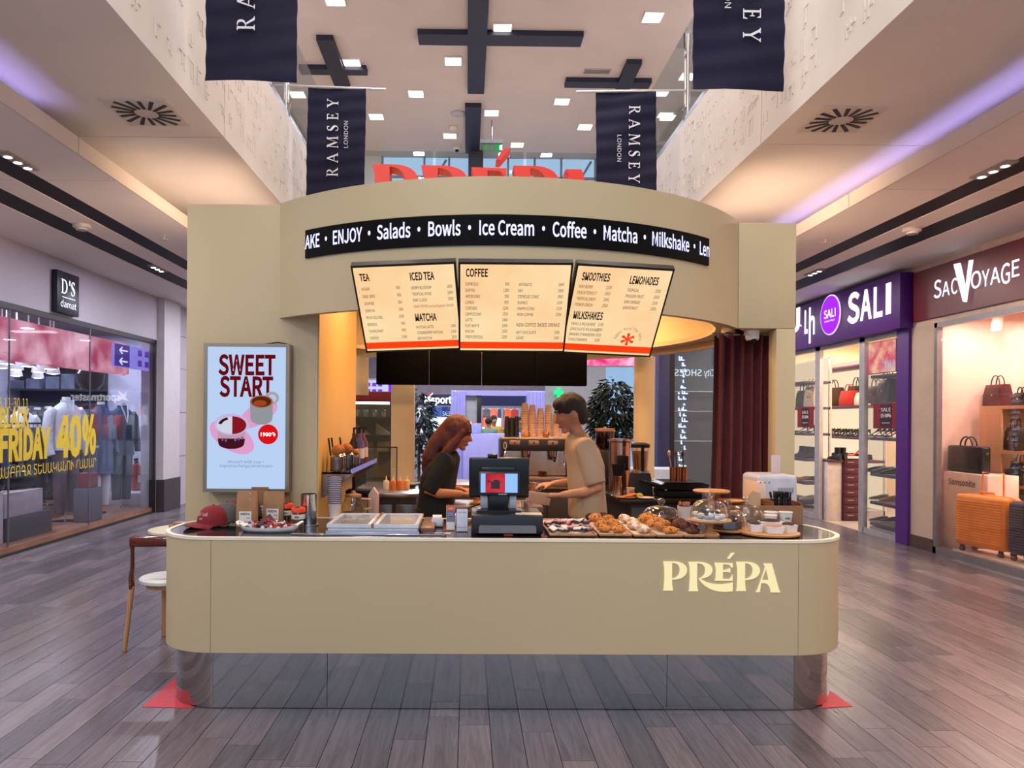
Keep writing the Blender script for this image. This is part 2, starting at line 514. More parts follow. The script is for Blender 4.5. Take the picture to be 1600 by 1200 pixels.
struct('wall_fascia_back', B().box(FL-.1, FR+.1, YA, YA+.1, ZS-.25, ZU), fas, 0)
struct('floor_upper', B().box(XL-3, FL-.09, YB, 19.5, ZU-.3, ZU).box(FR+.09, XR+3, YB, 19.5, ZU-.3, ZU).box(FL-.1, FR+.1, YA+.1, 19.5, ZU-.3, ZU), white, 0)
struct('ceiling_far', B().box(lipL, lipR, YA+.1, YE, ZC+.02, ZC+.08), ceilm, 0)
struct('wall_upper_left', B().box(XL-2.6, XL-2.5, YB, 19.5, ZU, ZT), mat('a39b97', .6), 0)
struct('wall_upper_right', B().box(XR+2.5, XR+2.6, YB, 19.5, ZU, ZT), mat('a39b97', .6), 0)
struct('ceiling', B().box(XL-2.6, XR+2.6, YB, 19.5, ZT, ZT+.15), mat('d8c5ba', .6, var=.02, scale=1), 0)
# upper end: glazing under the ceiling
struct('wall_upper_back', B().box(XL-2.6, -2.3, 19.4, 19.5, ZU, ZT).box(4.2, XR+2.6, 19.4, 19.5, ZU, ZT).box(-2.3, 4.2, 19.4, 19.5, ZU, ZU+.6), ceilm, 0)
w1 = struct('window_1', B().box(-2.3, 4.2, 19.45, 19.46, ZU+.6, ZT), glass(key='window_glass'), 0)
fr = mat('8d93a0', .5)
for x in (-2.3, -1.2, -.55, 1.0, 1.7, 2.4, 3.3, 4.16): part('mullion', B().box(x, x+.05, 19.40, 19.49, ZU+.6, ZT), fr, w1, smooth=0)
for z in (7.95, 7.3, 6.5): part('transom', B().box(-2.3, 4.2, 19.40, 19.49, z, z+.05), fr, w1, smooth=0)
for x0, x1 in ((-1.9, -.6), (1.9, 3.2)): part('brace', B().tube([(x0, 19.36, 6.2), (x1, 19.36, 8.4)], .03, 6), fr, w1)
# dark crossed ceiling beams
def beam(pix, name_label, zt=.10):
    q = [PZ(u, v, ZT-zt) for u, v in pix]
    x0 = sum(p.x for p in (q[0], q[3]))/2; x1 = sum(p.x for p in (q[1], q[2]))/2
    y0 = (q[0].y+q[1].y)/2; y1 = (q[2].y+q[3].y)/2
    return (x0, x1, min(y0, y1), max(y0, y1))
def cross(i, bars):
    b = B()
    for n_, bb in enumerate(bars): b.box(bb[0], bb[1], bb[2], bb[3], ZT-.10+.004*n_, ZT+.01)
    struct('trim_beam_%d' % i, b, navy, 0)
cross(1, [beam([(733, 0), (767, 0), (754, 147), (729, 147)], ''), beam([(652, 54), (910, 57), (909, 74), (655, 71)], '')])
cross(2, [beam([(727, 168), (751, 168), (750, 240), (727, 240)], '')])
cross(3, [beam([(497, 63), (522, 63), (546, 140), (522, 140)], ''), beam([(465, 108), (573, 110), (574, 119), (472, 117)], '')])
cross(4, [beam([(979, 101), (1002, 100), (985, 140), (962, 140)], ''), beam([(884, 129), (1020, 129), (1012, 139), (882, 138)], '')])
struct('trim_column', B().box(-.02, .36, 18.9, 19.2, ZU, ZT), navy, 0)
# mall end and side walls
struct('wall_back', B().box(XL, XR, YE, YE+.1, 0, ZC+.1), mat('b8b4c2', .6), 0)

# ---- square downlights in the atrium ceiling
dlab = ['at the top edge of the frame above the left cross', 'near the right top of the frame, large', 'just right of the big cross', 'beside the small left cross',
        'left of the big cross arm', 'third in the row left of the big cross', 'near the top right corner of the left far banner', 'left of the right far banner',
        'touching the right far banner', 'right of the long beam above the exit sign', 'left of the rear beam end', 'behind the red accent of the roof sign',
        'seen through the left glass balustrade', 'seen through the right glass balustrade, upper', 'seen through the right glass balustrade, lower']
lit = emis('fff6ea', 6)
frm = mat('e8e2dc', .5)
dm = None
for (u, v), l in zip([(523, -2), (1020, 25), (785, 43), (550, 97), (708, 94), (650, 145), (588, 181), (878, 157), (914, 197), (768, 175), (703, 211), (808, 225), (465, 146), (1075, 118), (1043, 182)], dlab):
    p = PZ(u, v, ZT)
    if dm is None:
        dm = thing('downlight', '', 'ceiling light', (p.x, p.y, ZT-.02), 0, 'square atrium downlights')
        part('diffuser', B().box(-.145, .145, -.145, .145, -.006, .016), lit, dm, smooth=0)
        part('frame', B().strip([(-.17, -.17), (.17, -.17), (.17, .17), (-.17, .17)], .024, -.012, .018, True), frm, dm, smooth=0)
        o = dm
    else: o = dup(dm, (p.x, p.y, ZT-.02))
    o['label'] = 'square glowing ceiling downlight '+l
# small ceiling fittings
p = PZ(716, 177, ZT); single('ceiling_speaker', B().lathe([(.17, 0), (.17, -.02), (.15, -.03), (0, -.03)], 20), mat('b9b2b4', .6), 'round grey speaker in the atrium ceiling left of the rear beam', 'speaker', (p.x, p.y, ZT))
p = PZ(708, 198, ZT); single('smoke_detector', B().lathe([(.1, 0), (.11, -.03), (.07, -.09), (0, -.1)], 16), white, 'white smoke detector on the atrium ceiling behind the round speaker', 'detector', (p.x, p.y, ZT))
p = PZ(714, 230, ZT)
t = thing('dome_camera', 'small dome camera with black lens on the atrium ceiling near the windows', 'camera', (p.x, p.y, ZT))
part('housing', B().lathe([(.11, 0), (.11, -.05), (.08, -.07), (0, -.07)], 16), white, t); part('lens', B().ball((0, 0, -.075), .05), black, t)
p = PZ(933, 111, ZT)
t = thing('air_grille', 'long grey slotted air grille in the atrium ceiling', 'vent', (p.x, p.y, ZT))
part('frame', B().strip([(-.26, -.1), (.26, -.1), (.26, .1), (-.26, .1)], .02, -.015, .0, True), mat('b2a79f', .5), t, smooth=0)
for k in range(5): part('slat', B().box(-.24, .24, -.075+k*.032, -.06+k*.032, -.012, 0), mat('94897f', .5), t, smooth=0)
# exit sign
p = PY(768, 231, 17.0)
t = thing('exit_sign', 'hanging emergency exit sign with green running figure and arrow', 'sign', (p.x, 17.0, p.z))
part('panel', B().box(-.24, .24, -.01, .01, -.10, .10), glass('d8e6e0', .06), t, smooth=0)
part('housing', B().box(-.26, .26, -.04, .04, .10, .18), mat('8c8c8e', .4), t, smooth=0)
part('rod', B().cyl((0, 0, .18), (0, 0, ZT-p.z), .015, n=8), steel, t)
g = B(); M = frame((0, -.014, 0), (1, 0, 0), (0, 0, 1))
g.ball((-.13, -.014, .055), (.02, .004, .02), 8, 5)
for q in ([(-.14, .03), (-.15, -.02)], [(-.15, -.02), (-.11, -.04)], [(-.11, -.04), (-.12, -.085)], [(-.15, -.02), (-.17, -.06)], [(-.17, -.06), (-.21, -.06)], [(-.14, .025), (-.10, .0)], [(-.14, .025), (-.19, .01)],
          [(-.06, 0), (.06, 0)], [(.06, 0), (.03, .03)], [(.06, 0), (.03, -.03)]):
    g.tube([(q[0][0], -.014, q[0][1]), (q[1][0], -.014, q[1][1])], .011, 6)
g.box(.11, .19, -.016, -.011, -.085, .085)
part('pictogram', g, emis('18a84a', .8), t)

# ---- glass balustrades of the upper floor
bg = glass('e6eef0', .03, key='balustrade_glass', power=8)
def balustrade(side, xf, s, posts):
    t = thing('glass_balustrade', 'clear glass balustrade with steel posts on the %s edge of the upper floor' % side, 'balustrade', (xf-s*.045, 0, ZU))
    ys = [YB]+posts+[YA-.05]
    for a, c in zip(ys, ys[1:]): part('glass_panel', B().box(-.006, .006, a+.04, c-.04, .08, 1.10), bg, t, smooth=0)
    for y in posts:
        q = part('post', B().tube([(0, y-.05, .002), (0, y-.05, 1.0)], .018, 8).tube([(0, y+.05, .002), (0, y+.05, 1.0)], .018, 8).box(-.025, .025, y-.06, y+.06, .18, .21).box(-.025, .025, y-.06, y+.06, .78, .81), steel, t)
        part('clamp', B().box(-.03, .03, y-.03, y+.03, .86, 1.04).box(-.02, .02, y-.02, y+.02, 1.04, 1.10), chrome, q, smooth=0)
        part('clamp', B().box(-.03, .03, y-.03, y+.03, .06, .22), chrome, q, smooth=0)
    part('base_channel', B().box(-.025, .025, YB, YA, .002, .09), mat('8e8c90', .3, .8), t, smooth=0)
balustrade('left', FL, 1, [2.2, 5.2, 8.3, 11.0])
balustrade('right', FR, -1, [2.2, 5.2, 8.3, 11.0])
t = thing('glass_balustrade', 'clear glass balustrade across the far end of the atrium behind the red roof letters', 'balustrade', (0, YA+.05, ZU))
for x0, x1 in ((FL+.05, -.6), (-.55, .9), (.95, FR-.05)): part('glass_panel', B().box(x0, x1, -.006, .006, .08, 1.10), bg, t, smooth=0)
part('base_channel', B().box(FL, FR, -.02, .02, .002, .09), mat('8e8c90', .3, .8), t, smooth=0)

# ---- banners
ban = mat('1a1934', .6, 0, .12, 3, spec=.2)
inkw = mat('e6e6ee', .6, var=.01)
SER = {  # simple old-style capitals: filled outlines, height 1
 'R': (.72, [[(.0, 0), (.30, 0), (.30, .04), (.21, .07), (.21, .93), (.30, .96), (.30, 1), (0, 1), (0, .96), (.09, .93), (.09, .07), (0, .04)],
             [(.21, 1), (.38, 1), (.52, .96), (.60, .86), (.60, .68), (.52, .56), (.38, .50), (.21, .48), (.21, .53), (.34, .55), (.43, .62), (.47, .72), (.47, .82), (.42, .91), (.33, .95), (.21, .95)],
             [(.30, .50), (.40, .52), (.68, .08), (.78, .04), (.78, 0), (.58, 0)]]),
 'A': (.84, [[(0, 0), (.24, 0), (.24, .04), (.13, .07), (.40, .80), (.36, .97), (.07, .07), (0, .04)], [(.36, .97), (.40, 1), (.46, 1), (.82, .07), (.9, .04), (.9, 0), (.58, 0), (.58, .04), (.68, .07), (.40, .80)], [(.2, .32), (.58, .32), (.58, .37), (.22, .37)]]),
 'M': (1.06, [[(0, 0), (.22, 0), (.22, .04), (.14, .07), (.18, .93), (.13, .93), (.08, .07), (0, .04)], [(.06, 1), (.26, 1), (.55, .30), (.53, .05), (.50, .05), (.13, .9), (.06, .96)], [(.53, .05), (.82, 1), (1.0, 1), (1.0, .96), (.92, .93), (.98, .07), (1.06, .04), (1.06, 0), (.76, 0), (.76, .04), (.85, .07), (.82, .82), (.55, .10)]]),
 'S': (.52, [[(.44, .98), (.41, .76), (.38, .76), (.34, .9), (.24, .95), (.14, .9), (.12, .8), (.16, .70), (.38, .54), (.48, .42), (.50, .26), (.44, .10), (.30, 0), (.16, -.01), (.03, .04), (.0, .27), (.03, .27), (.09, .10), (.2, .04), (.32, .07), (.37, .17), (.34, .29), (.22, .40), (.08, .51), (.01, .63), (.01, .79), (.08, .93), (.2, 1.0), (.32, 1.0)]]),
 'E': (.60, [[(0, 0), (.56, 0), (.58, .24), (.54, .24), (.46, .06), (.21, .06), (.21, .49), (.36, .49), (.40, .38), (.43, .38), (.43, .66), (.40, .66), (.36, .55), (.21, .55), (.21, .94), (.42, .94), (.48, .80), (.52, .80), (.51, 1), (0, 1), (0, .96), (.09, .93), (.09, .07), (0, .04)]]),
 'D': (.78, [[(.0, 0), (.30, 0), (.30, .04), (.21, .07), (.21, .93), (.30, .96), (.30, 1), (0, 1), (0, .96), (.09, .93), (.09, .07), (0, .04)], [(.21, 1), (.36, 1), (.58, .93), (.72, .75), (.76, .5), (.72, .25), (.58, .07), (.36, 0), (.21, 0), (.21, .05), (.34, .06), (.50, .13), (.60, .3), (.63, .5), (.60, .7), (.50, .87), (.34, .94), (.21, .95)]]),
 'Y': (.76, [[(.25, 0), (.55, 0), (.55, .04), (.46, .07), (.46, .44), (.72, .92), (.80, .96), (.80, 1), (.58, 1), (.58, .96), (.66, .92), (.44, .52), (.24, .92), (.30, .96), (.30, 1), (0, 1), (0, .96), (.08, .92), (.34, .42), (.34, .07), (.25, .04)]]),
}
def serif(t, s, M, h, gap, ink=None):
    x = 0
    for ch in s:
        wd, polys = SER[ch]; b = B()
        for p in polys: b.prism([(x+a*h, c*h) for a, c in p], -.001, .001, M)
        part('letter', b, ink or inkw, t, smooth=0)
        x += wd*h+gap
    return x-gap
def banner(u0, u1, Y, ztop, L, side, label):
    """u0,u1 pixel edges at depth Y"""
    x0 = PY(u0, 300, Y).x; x1 = PY(u1, 300, Y).x; W = x1-x0; s = 1 if side == 'left' else -1
    t = thing('hanging_banner', label, 'banner', ((x0+x1)/2, Y, ztop), 0, 'navy mall banners')
    n, m = 40, 6; vs = []; fs = []
    def dy(a, c): return .012*sin(c*48+a*3)*(1-.4*c)+.012*sin(c*9+a*5)
    for lay in (0, .006):
        for i in range(n+1):
            for j in range(m+1):
                c = i/n; a = j/m
                vs.append((-W/2+W*a-s*.03*c*.5, lay+dy(a, c), -L*c))
    o = (n+1)*(m+1)
    for i in range(n):
        for j in range(m):
            q = i*(m+1)+j; fs += [(q, q+1, q+m+2, q+m+1), (o+q, o+q+m+1, o+q+m+2, o+q+1)]
    for i in range(n):
        for j in (0, m):
            q = i*(m+1)+j; fs.append((q, q+m+1, o+q+m+1, o+q))
    for j in range(m):
        for i in (0, n):
            q = i*(m+1)+j; fs.append((q, q+1, o+q+1, o+q))
    part('cloth', B().add(vs, fs), ban, t, smooth=60)
    e = (-W/2-.15, W/2+.22) if side == 'left' else (-W/2-.22, W/2+.15)
    part('rod', B().cyl((-s*(abs((FL-.03 if s > 0 else FR+.03)-(x0+x1)/2)), 0, .02), (s*(W/2+.22), -.0, -.01), .014, n=8), mat('d9d9dc', .35, .6), t)
    k = B()
    if side == 'left':
        M = T(.02, -.03, -1.0) @ frame((0, 0, 0), (0, 0, 1), (-1, 0, 0))
        serif(t, 'RAMSEY', M, .125, .060)
        text(k, 'LONDON', T(.13, -.03, -.68) @ frame((0, 0, 0), (0, 0, 1), (-1, 0, 0)), 0, 0, .045, w=.30, bold=-.005)
    else:
        M = T(.03, -.03, -.17) @ frame((0, 0, 0), (0, 0, -1), (1, 0, 0))
        serif(t, 'RAMSEY', M, .125, .060)
        text(k, 'LONDON', T(-.10, -.03, -.50) @ frame((0, 0, 0), (0, 0, -1), (1, 0, 0)), 0, 0, .045, w=.30, bold=-.005)
    part('lettering', k, inkw, t, smooth=0)
    return t
banner(322, 465, 5.2, 5.32, 1.34, 'left', 'dark navy banner hanging nearest the camera on the left side')
banner(1079, 1221, 5.2, 5.32, 1.36, 'right', 'dark navy banner hanging nearest the camera on the right side')
banner(480, 571, 8.3, 5.32, 1.34, 'left', 'dark navy banner hanging farther back on the left above the kiosk roof')
banner(930, 1024, 8.3, 5.32, 1.34, 'right', 'dark navy banner hanging farther back on the right above the kiosk roof')

# ---- square swirl vents, corridor fittings
def swirl(loc, label):
    t = thing('swirl_vent', label, 'vent', loc)
    h = .235
    part('plate', B().box(-h, h, -h, h, -.012, 0), mat('e0d4ca', .55, var=.02), t, smooth=0)
    for k in range(16):
        a = 2*PI*k/16+.1
        r1 = min(.21/max(abs(cos(a)), abs(sin(a))), .25)
        d = Vector((cos(a), sin(a), 0)); n = Vector((-sin(a), cos(a), 0))
        r0 = .085
        part('slot', B().prism([(d*r0+n*.012+n*.012)[:2], (d*r0-n*.012+n*.012)[:2], (d*r1-n*.015+n*.012)[:2], (d*r1+n*.015+n*.012)[:2]], -.016, -.004), dark, t, smooth=0)
    part('hub', B().lathe([(.078, -.012), (.076, -.0145), (0, -.0145)], 20), mat('d2c6bc', .55, var=.02), t)
swirl((*PZ(229, 175, ZS)[:2], ZS), 'square swirl air vent in the left white soffit')
swirl((*PZ(1314, 186, ZS)[:2], ZS), 'square swirl air vent in the right white soffit')
def spots(u, v, label):
    p = PZ(u, v, ZC-.02)
    t = thing('recessed_spotlights', label, 'spotlight', (p.x, p.y, ZC-.0), 0); t.scale = (.5, .5, .5)
    part('tray', B().box(-.10, .10, -.42, .42, -.03, .05), mat('a79a92', .5), t, smooth=0)
    for k in (-.26, 0, .26):
        q = part('lamp', B().lathe([(.08, -.03), (.08, -.05), (.062, -.05), (.062, -.035), (.0, -.034)], 16, c=(0, k, 0)), mat('d8d4d0', .3, .5), t)
        part('bulb', B().lathe([(.055, -.04), (.04, -.052), (0, -.056)], 12, c=(0, k, 0)), emis('ffffff', 14), q)
spots(28, 254, 'row of three bright spotlights in the left black ceiling slot, near')
spots(246, 421, 'row of three bright spotlights in the left black ceiling slot, far beside the kiosk wall')
spots(1552, 268, 'row of three bright spotlights in the right black ceiling slot, near')
spots(1273, 427, 'row of three bright spotlights in the right black ceiling slot, far beside the kiosk wall')
def detector(u, v, label):
    p = PZ(u, v, ZC); t = thing('smoke_detector', label, 'detector', (p.x, p.y, ZC))
    part('base', B().lathe([(.09, 0), (.09, -.03), (.075, -.04), (0, -.04)], 16), white, t); part('chamber', B().lathe([(.06, -.04), (.06, -.06), (0, -.065)], 14), mat('b0a6a0', .6), t)
detector(128, 351, 'white smoke detector on the left corridor ceiling between the black slots')
detector(1425, 357, 'white smoke detector on the right corridor ceiling between the black slots')
def sprinkler(u, v, label):
    p = PZ(u, v, ZC); t = thing('sprinkler', label, 'sprinkler', (p.x, p.y, ZC))
    part('stem', B().cyl((0, 0, 0), (0, 0, -.06), .012, n=8), mat('c9beb6', .4), t); part('deflector', B().lathe([(.045, -.06), (.045, -.066), (0, -.066)], 12), mat('c9beb6', .4), t)
sprinkler(256, 366, 'small sprinkler on the left corridor ceiling near the kiosk wall')
sprinkler(1290, 371, 'small sprinkler on the right corridor ceiling near the kiosk wall')

# ============================================================ KIOSK
ZK = .958
paint = mat('c0ae8a', .55, var=.012, scale=1.3)
paintin = mat('d6bd92', .6, var=.012, scale=1.3)
cream = mat('e9dfc8', .45, var=.01)
kx0, kx1, ky0, ky1, kr = -1.765, 2.205, 4.08, 4.92, .36
def outline(x0, x1, y0, y1, r, n=14):
    return (arc(x0+r, y0+r, r, PI, 1.5*PI, n), arc(x1-r, y0+r, r, 1.5*PI, 2*PI, n), arc(x1-r, y1-r, r, 0, .5*PI, n), arc(x0+r, y1-r, r, .5*PI, PI, n))
ct = thing('service_counter', 'long olive beige kiosk counter with rounded ends and mirrored kick plate', 'counter', (.22, 4.5, 0))
off = Vector((-.22, -4.5))
def loc2(pts): return [(p[0]-.22, p[1]-4.5) for p in pts]
A = [loc2(a) for a in outline(kx0, kx1, ky0, ky1, kr)]
zb, zt = .324, .945
part('corner_panel', B().strip(A[0], .02, zb, zt), paint, ct, smooth=50)
g = .0025
part('front_panel', B().strip([(A[0][-1][0]+g, A[0][-1][1]), (A[1][0][0]-g, A[1][0][1])], .02, zb, zt), paint, ct, smooth=0)
part('corner_panel', B().strip(A[1], .02, zb, zt), paint, ct, smooth=50)
part('back_panel', B().strip([A[1][-1]]+A[2]+A[3]+[A[3][-1], A[0][0]], .02, zb, zt), paint, ct, smooth=50)
ins = sum([loc2(a) for a in outline(kx0+.024, kx1-.024, ky0+.024, ky1-.024, kr-.024)], [])
part('core', B().prism(ins, zb+.002, zt-.004), mat('2b2620', .8), ct, smooth=50)
rim_o = sum([loc2(a) for a in outline(kx0-.004, kx1+.004, ky0-.004, ky1+.004, kr)], [])
part('rim', B().strip(rim_o, .026, zt, ZK+.003, True), cream, ct, smooth=50)
top_i = sum([loc2(a) for a in outline(kx0+.022, kx1-.022, ky0+.022, ky1-.022, kr-.022)], [])
part('countertop', B().prism(top_i, zt-.002, ZK), mat('3b3940', .06, .55, .02, spec=.8), ct, smooth=50, label='glossy dark mirrored countertop')
KI = [loc2(a) for a in outline(kx0+.06, kx1-.06, ky0+.05, ky1-.06, kr-.06)]
kick = mat('b4b0ad', .07, 1, .01, 2)
xs = [KI[0][-1][0], -.77-.22, 1.13-.22, KI[1][0][0]]
part('kick_plate', B().strip(KI[0], .01, .004, zb+.004), kick, ct, smooth=50)
for a, c in zip(xs, xs[1:]): part('kick_plate', B().strip([(a+.0015, KI[0][-1][1]), (c-.0015, KI[0][-1][1])], .01, .004, zb+.004), kick, ct, smooth=0)
part('kick_plate', B().strip(KI[1], .01, .004, zb+.004), kick, ct, smooth=50)
part('base', B().prism([(p[0]*.985, p[1]*.97+.004) for p in sum([loc2(a) for a in outline(kx0+.075, kx1-.075, ky0+.064, ky1-.075, kr-.075)], [])], .001, zb), black, ct, smooth=50)
# cream logo letters on the front, drawn as outlines (unit = one px of a 4.137x view)
def bz(p0, p1, p2, p3, n=8):
    return [tuple((1-t)**3*a+3*(1-t)**2*t*b_+3*(1-t)*t*t*c+t**3*d for a, b_, c, d in zip(p0, p1, p2, p3)) for t in [i/n for i in range(n+1)]]
def letterP(x):
    o = [(x, 340), (x+5, 330), (x+9, 250), (x+7, 190), (x, 153), (x+70, 153)]
    o += bz((x+70, 153), (x+125, 154), (x+153, 178), (x+153, 208)) + bz((x+153, 208), (x+153, 245), (x+115, 270), (x+59, 269))
    o += bz((x+57, 263), (x+85, 258), (x+107, 245), (x+107, 205)) + bz((x+107, 200), (x+105, 178), (x+88, 163), (x+57, 161))
    o += [(x+57, 263), (x+58, 300), (x+64, 340)]
    return [o]
def letterR(x):
    o = [(x, 343), (x+5, 333), (x+9, 250), (x+7, 190), (x-2, 155), (x+60, 155)]
    o += bz((x+60, 155), (x+120, 154), (x+153, 175), (x+153, 205)) + bz((x+153, 205), (x+153, 238), (x+125, 256), (x+78, 262))
    # long leg sweeping under the E
    o += bz((x+78, 262), (x+110, 292), (x+190, 312), (x+284, 286))[1:] + [(x+284, 342)]
    o += bz((x+284, 342), (x+190, 356), (x+110, 335), (x+66, 264)) 
    o += bz((x+66, 262), (x+92, 252), (x+107, 238), (x+107, 205)) + bz((x+107, 200), (x+105, 180), (x+88, 165), (x+54, 163))
    o += [(x+54, 263), (x+55, 310), (x+62, 343)]
    return [o]
def letterE(x):
    return [[(x, 275), (x+6, 262), (x+8, 215), (x+5, 185), (x-2, 160), (x+115, 162), (x+116, 190), (x+108, 190), (x+95, 172), (x+52, 170), (x+52, 208)] + bz((x+52, 208), (x+75, 205), (x+88, 200), (x+100, 193)) + [(x+101, 222)] + bz((x+101, 222), (x+85, 218), (x+70, 218), (x+52, 218)) + [(x+52, 264), (x+95, 264)] + bz((x+95, 264), (x+105, 255), (x+112, 245), (x+114, 232)) + [(x+116, 275)],
            [(x+105, 97), (x+128, 95), (x+95, 134), (x+80, 134)]]
def letterA(x):
    a = [[(0, 347), (12, 330), (56, 200), (58, 180), (48, 163), (60, 163), (66, 195), (40, 268), (34, 290), (26, 347)],
         [(60, 163), (102, 163), (150, 330), (160, 348), (98, 348)]+bz((98, 348), (96, 325), (90, 310), (78, 298))+[(84, 270), (66, 195)],
         [(40, 268), (84, 270), (78, 298)]+bz((78, 298), (66, 289), (50, 287), (34, 290))]
    return [[(x+u, v) for u, v in q] for q in a]
def logo(M, th, parent, m, name='letter', scale=1):
    """five letters, each its own mesh; M maps (px, -py) units"""
    for polys in (letterP(0), letterR(164), letterE(332), letterP(470), letterA(597)):
        b = B()
        for p in polys:
            q = []
            for a in p:
                if not q or (abs(a[0]-q[-1][0])+abs(a[1]-q[-1][1])) > .5: q.append(a)
            b.prism([(x, -y) for x, y in q], 0, th, M)
        part(name, b, m, parent, smooth=30)
q0 = PY(1036, 877, ky0); q1 = PY(1219, 924, ky0)
s_ = (q1.x-q0.x)/757
M = frame((q0.x-.22, ky0-4.5-.0005, q0.z+153*s_), (1, 0, 0), (0, 0, 1)) @ Matrix.Diagonal((s_, s_, 1, 1))
logo(M, .006, ct, emis('fbe9b4', .78, 'lit_logo'), 'logo_letter')

# ---- canopy: drum, walls, lintel
DX, DY, DR = .203, 6.39, 2.06
DZ0, DZ1 = 2.283, 3.045
FX0, FX1, FY = -1.874, -.995, 4.935
kc = thing('kiosk_canopy', 'olive beige kiosk body with round drum header, wall panel and posts', 'kiosk', (DX, DY, 0))
def L(x, y): return (x-DX, y-DY)
aL, aR = math.asin((-1.27-DX)/DR), math.asin((1.945-DX)/DR)
def darc(r, a0, a1, n): return [(r*sin(a0+(a1-a0)*i/n), -r*cos(a0+(a1-a0)*i/n)) for i in range(n+1)]
part('drum_header', B().strip(darc(DR, aL, aR, 60), .05, DZ0, DZ1), paint, kc, smooth=50)
part('drum_back', B().strip(darc(DR, aR, 2*PI+aL, 70), .05, DZ0, DZ1), paintin, kc, smooth=50)
part('drum_ceiling', B().prism(darc(DR-.06, 0, 2*PI, 60)[:-1], 2.90, 2.95), paintin, kc, smooth=50)
part('soffit_ring', B().strip(darc(DR-.055, 0, 2*PI, 70)[:-1], .16, DZ0+.06, DZ0+.10, True), paintin, kc, smooth=50)
b = B().rbox(FX0-DX, FX1-DX, FY-DY, 6.57-DY, 0.002, DZ1-.004, .012, 2)
part('wall_panel', b, paint, kc, smooth=40)
part('amber_lit_face', B().box(FX1-DX, FX1-DX+.006, FY-DY+.004, 6.57-DY, .02, 2.9), mat('d9b16a', .5, var=.02, scale=2), kc, smooth=0)  # thin sheet with the warm glow of the kiosk lamps in its colour
part('lintel', B().rbox(1.93-DX, 2.345-DX, 5.26-DY, 5.62-DY, DZ0, DZ1-.005, .008), paint, kc)
part('post', B().rbox(2.205-DX, 2.345-DX, 5.26-DY, 5.40-DY, 0.002, DZ0, .008), paint, kc)
# rear posts
p = PY(629, 700, 8.2)
part('post', B().rbox(p.x-.125-DX, p.x+.125-DX, 8.15-DY, 8.35-DY, 0.002, DZ0+.02, .01), paintin, kc)
p = PY(1006, 700, 8.0)
part('column', B().cyl((p.x-DX, 8.0-DY, .002), (p.x-DX, 8.0-DY, DZ0+.02), .112, n=28), paintin, kc)
p = PY(564, 590, 8.25)
part('post_head', B().cyl((p.x-DX, 8.25-DY, 1.88), (p.x-DX, 8.25-DY, DZ0+.05), .085, n=20), paintin, kc)
# ---- LED ticker
tk = thing('ticker_display', 'curved black scrolling text display on the drum header', 'display', (DX, DY, 2.64))
ta0, ta1 = math.asin((-1.035-DX)/DR), math.asin((1.572-DX)/DR)
TH = .178
part('screen', B().strip(darc(DR+.014, ta0, ta1, 50), .013, 0, TH), mat('050508', .6, spec=.1), tk, smooth=50)
AL = (ta1-ta0)*(DR+.016)
k = B()
msg = 'AKE \u2022 ENJOY \u2022 Salads \u2022 Bowls \u2022 Ice Cream \u2022 Coffee \u2022 Matcha \u2022 Milkshake \u2022 Len'
def bend(p):
    a = ta0+p.x/(DR+.016); return Vector(((DR+.0165)*sin(a), -(DR+.0165)*cos(a), p.y))
text(k, msg, Matrix.Identity(4), .002, .058, .082, w=AL-.004, bold=.022, fn=bend)
part('lettering', k, emis('cfd0ff', 1.2), tk, smooth=0)

# ---- hanging menu screens
mcream = emis('ffd09a', .76, 'menu_backlight', h2='ffe2b0', scale=3)
mink = mat('140d0a', .7, var=0)
mred = emis('ff4312', .75)
def menu(TLp, TRp, BLp, label, cols, extra=None, zig=46):
    TL, TR, BL = Vector(TLp), Vector(TRp), Vector(BLp)
    ex, ey = TR-TL, BL-TL
    W, H = ex.length, ey.length
    cen = TL+ex/2+ey/2
    t = thing('menu_screen', label, 'menu', cen)
    M = frame(TL-cen, ex, -ey)           # x right, y up, z towards the viewer
    part('case', B().box(-.003, W+.003, -H-.006, .008, -.045, -.001, M), mat('120d0b', .4), t, smooth=0)
    part('screen', B().box(.008, W-.008, -H+.008, -.006, -.002, .0015, M), mcream, t, smooth=0)
    # red band with a pinked upper edge
    zh = H*.075; y0 = -H+.022
    pts = [(.008, y0), (W-.008, y0)]
    for i in range(zig*2+1):
        x = W-.008-(W-.016)*i/(zig*2); pts.append((x, y0+zh+(.004 if i % 2 else 0)))
    part('red_band', B().prism(pts, .0015, .003, M), mred, t, smooth=0)
    k = B(); kr = B()
    Z = T(0, 0, .0028)
    for s, fx, fy, fh, ax, fw in cols:
        b = kr if fh < 0 else k
        h = abs(fh)
        text(b, s, M @ Z, fx*W, -fy*H-h*H/2, h*H, w=(fw*W if fw else None), bold=.034 if h > .05 else .006, ax=ax, sq=.62 if h > .05 else .55)
    part('lettering', k, mink, t, smooth=0)
    if kr.v: part('red_lettering', kr, mat('d8452a', .7, var=0), t, smooth=0)
    part('mount', B().rbox(W*.3, W*.7, -H*.62, -H*.38, -.10, -.045, .006, M=M), dark, t)
    if extra: extra(t, M, W, H)
    return t
def rows(x, xr, y0, dy, items, hh=.034):
    r = []
    for i, (a, n_) in enumerate(items):
        r.append((a, x, y0+dy*i, hh, 'L', None)); r.append((n_, xr, y0+dy*i-.004, hh, 'R', None))
    return r
c1 = [('TEA', .065, .115, .075, 'L', .095), ('ICED TEA', .555, .125, .082, 'L', .235), ('MATCHA', .555, .595, .082, 'L', .215), ('CREAM TOPPING (coconut/banana) +200 AMD', .553, .465, -.03, 'L', .40)]
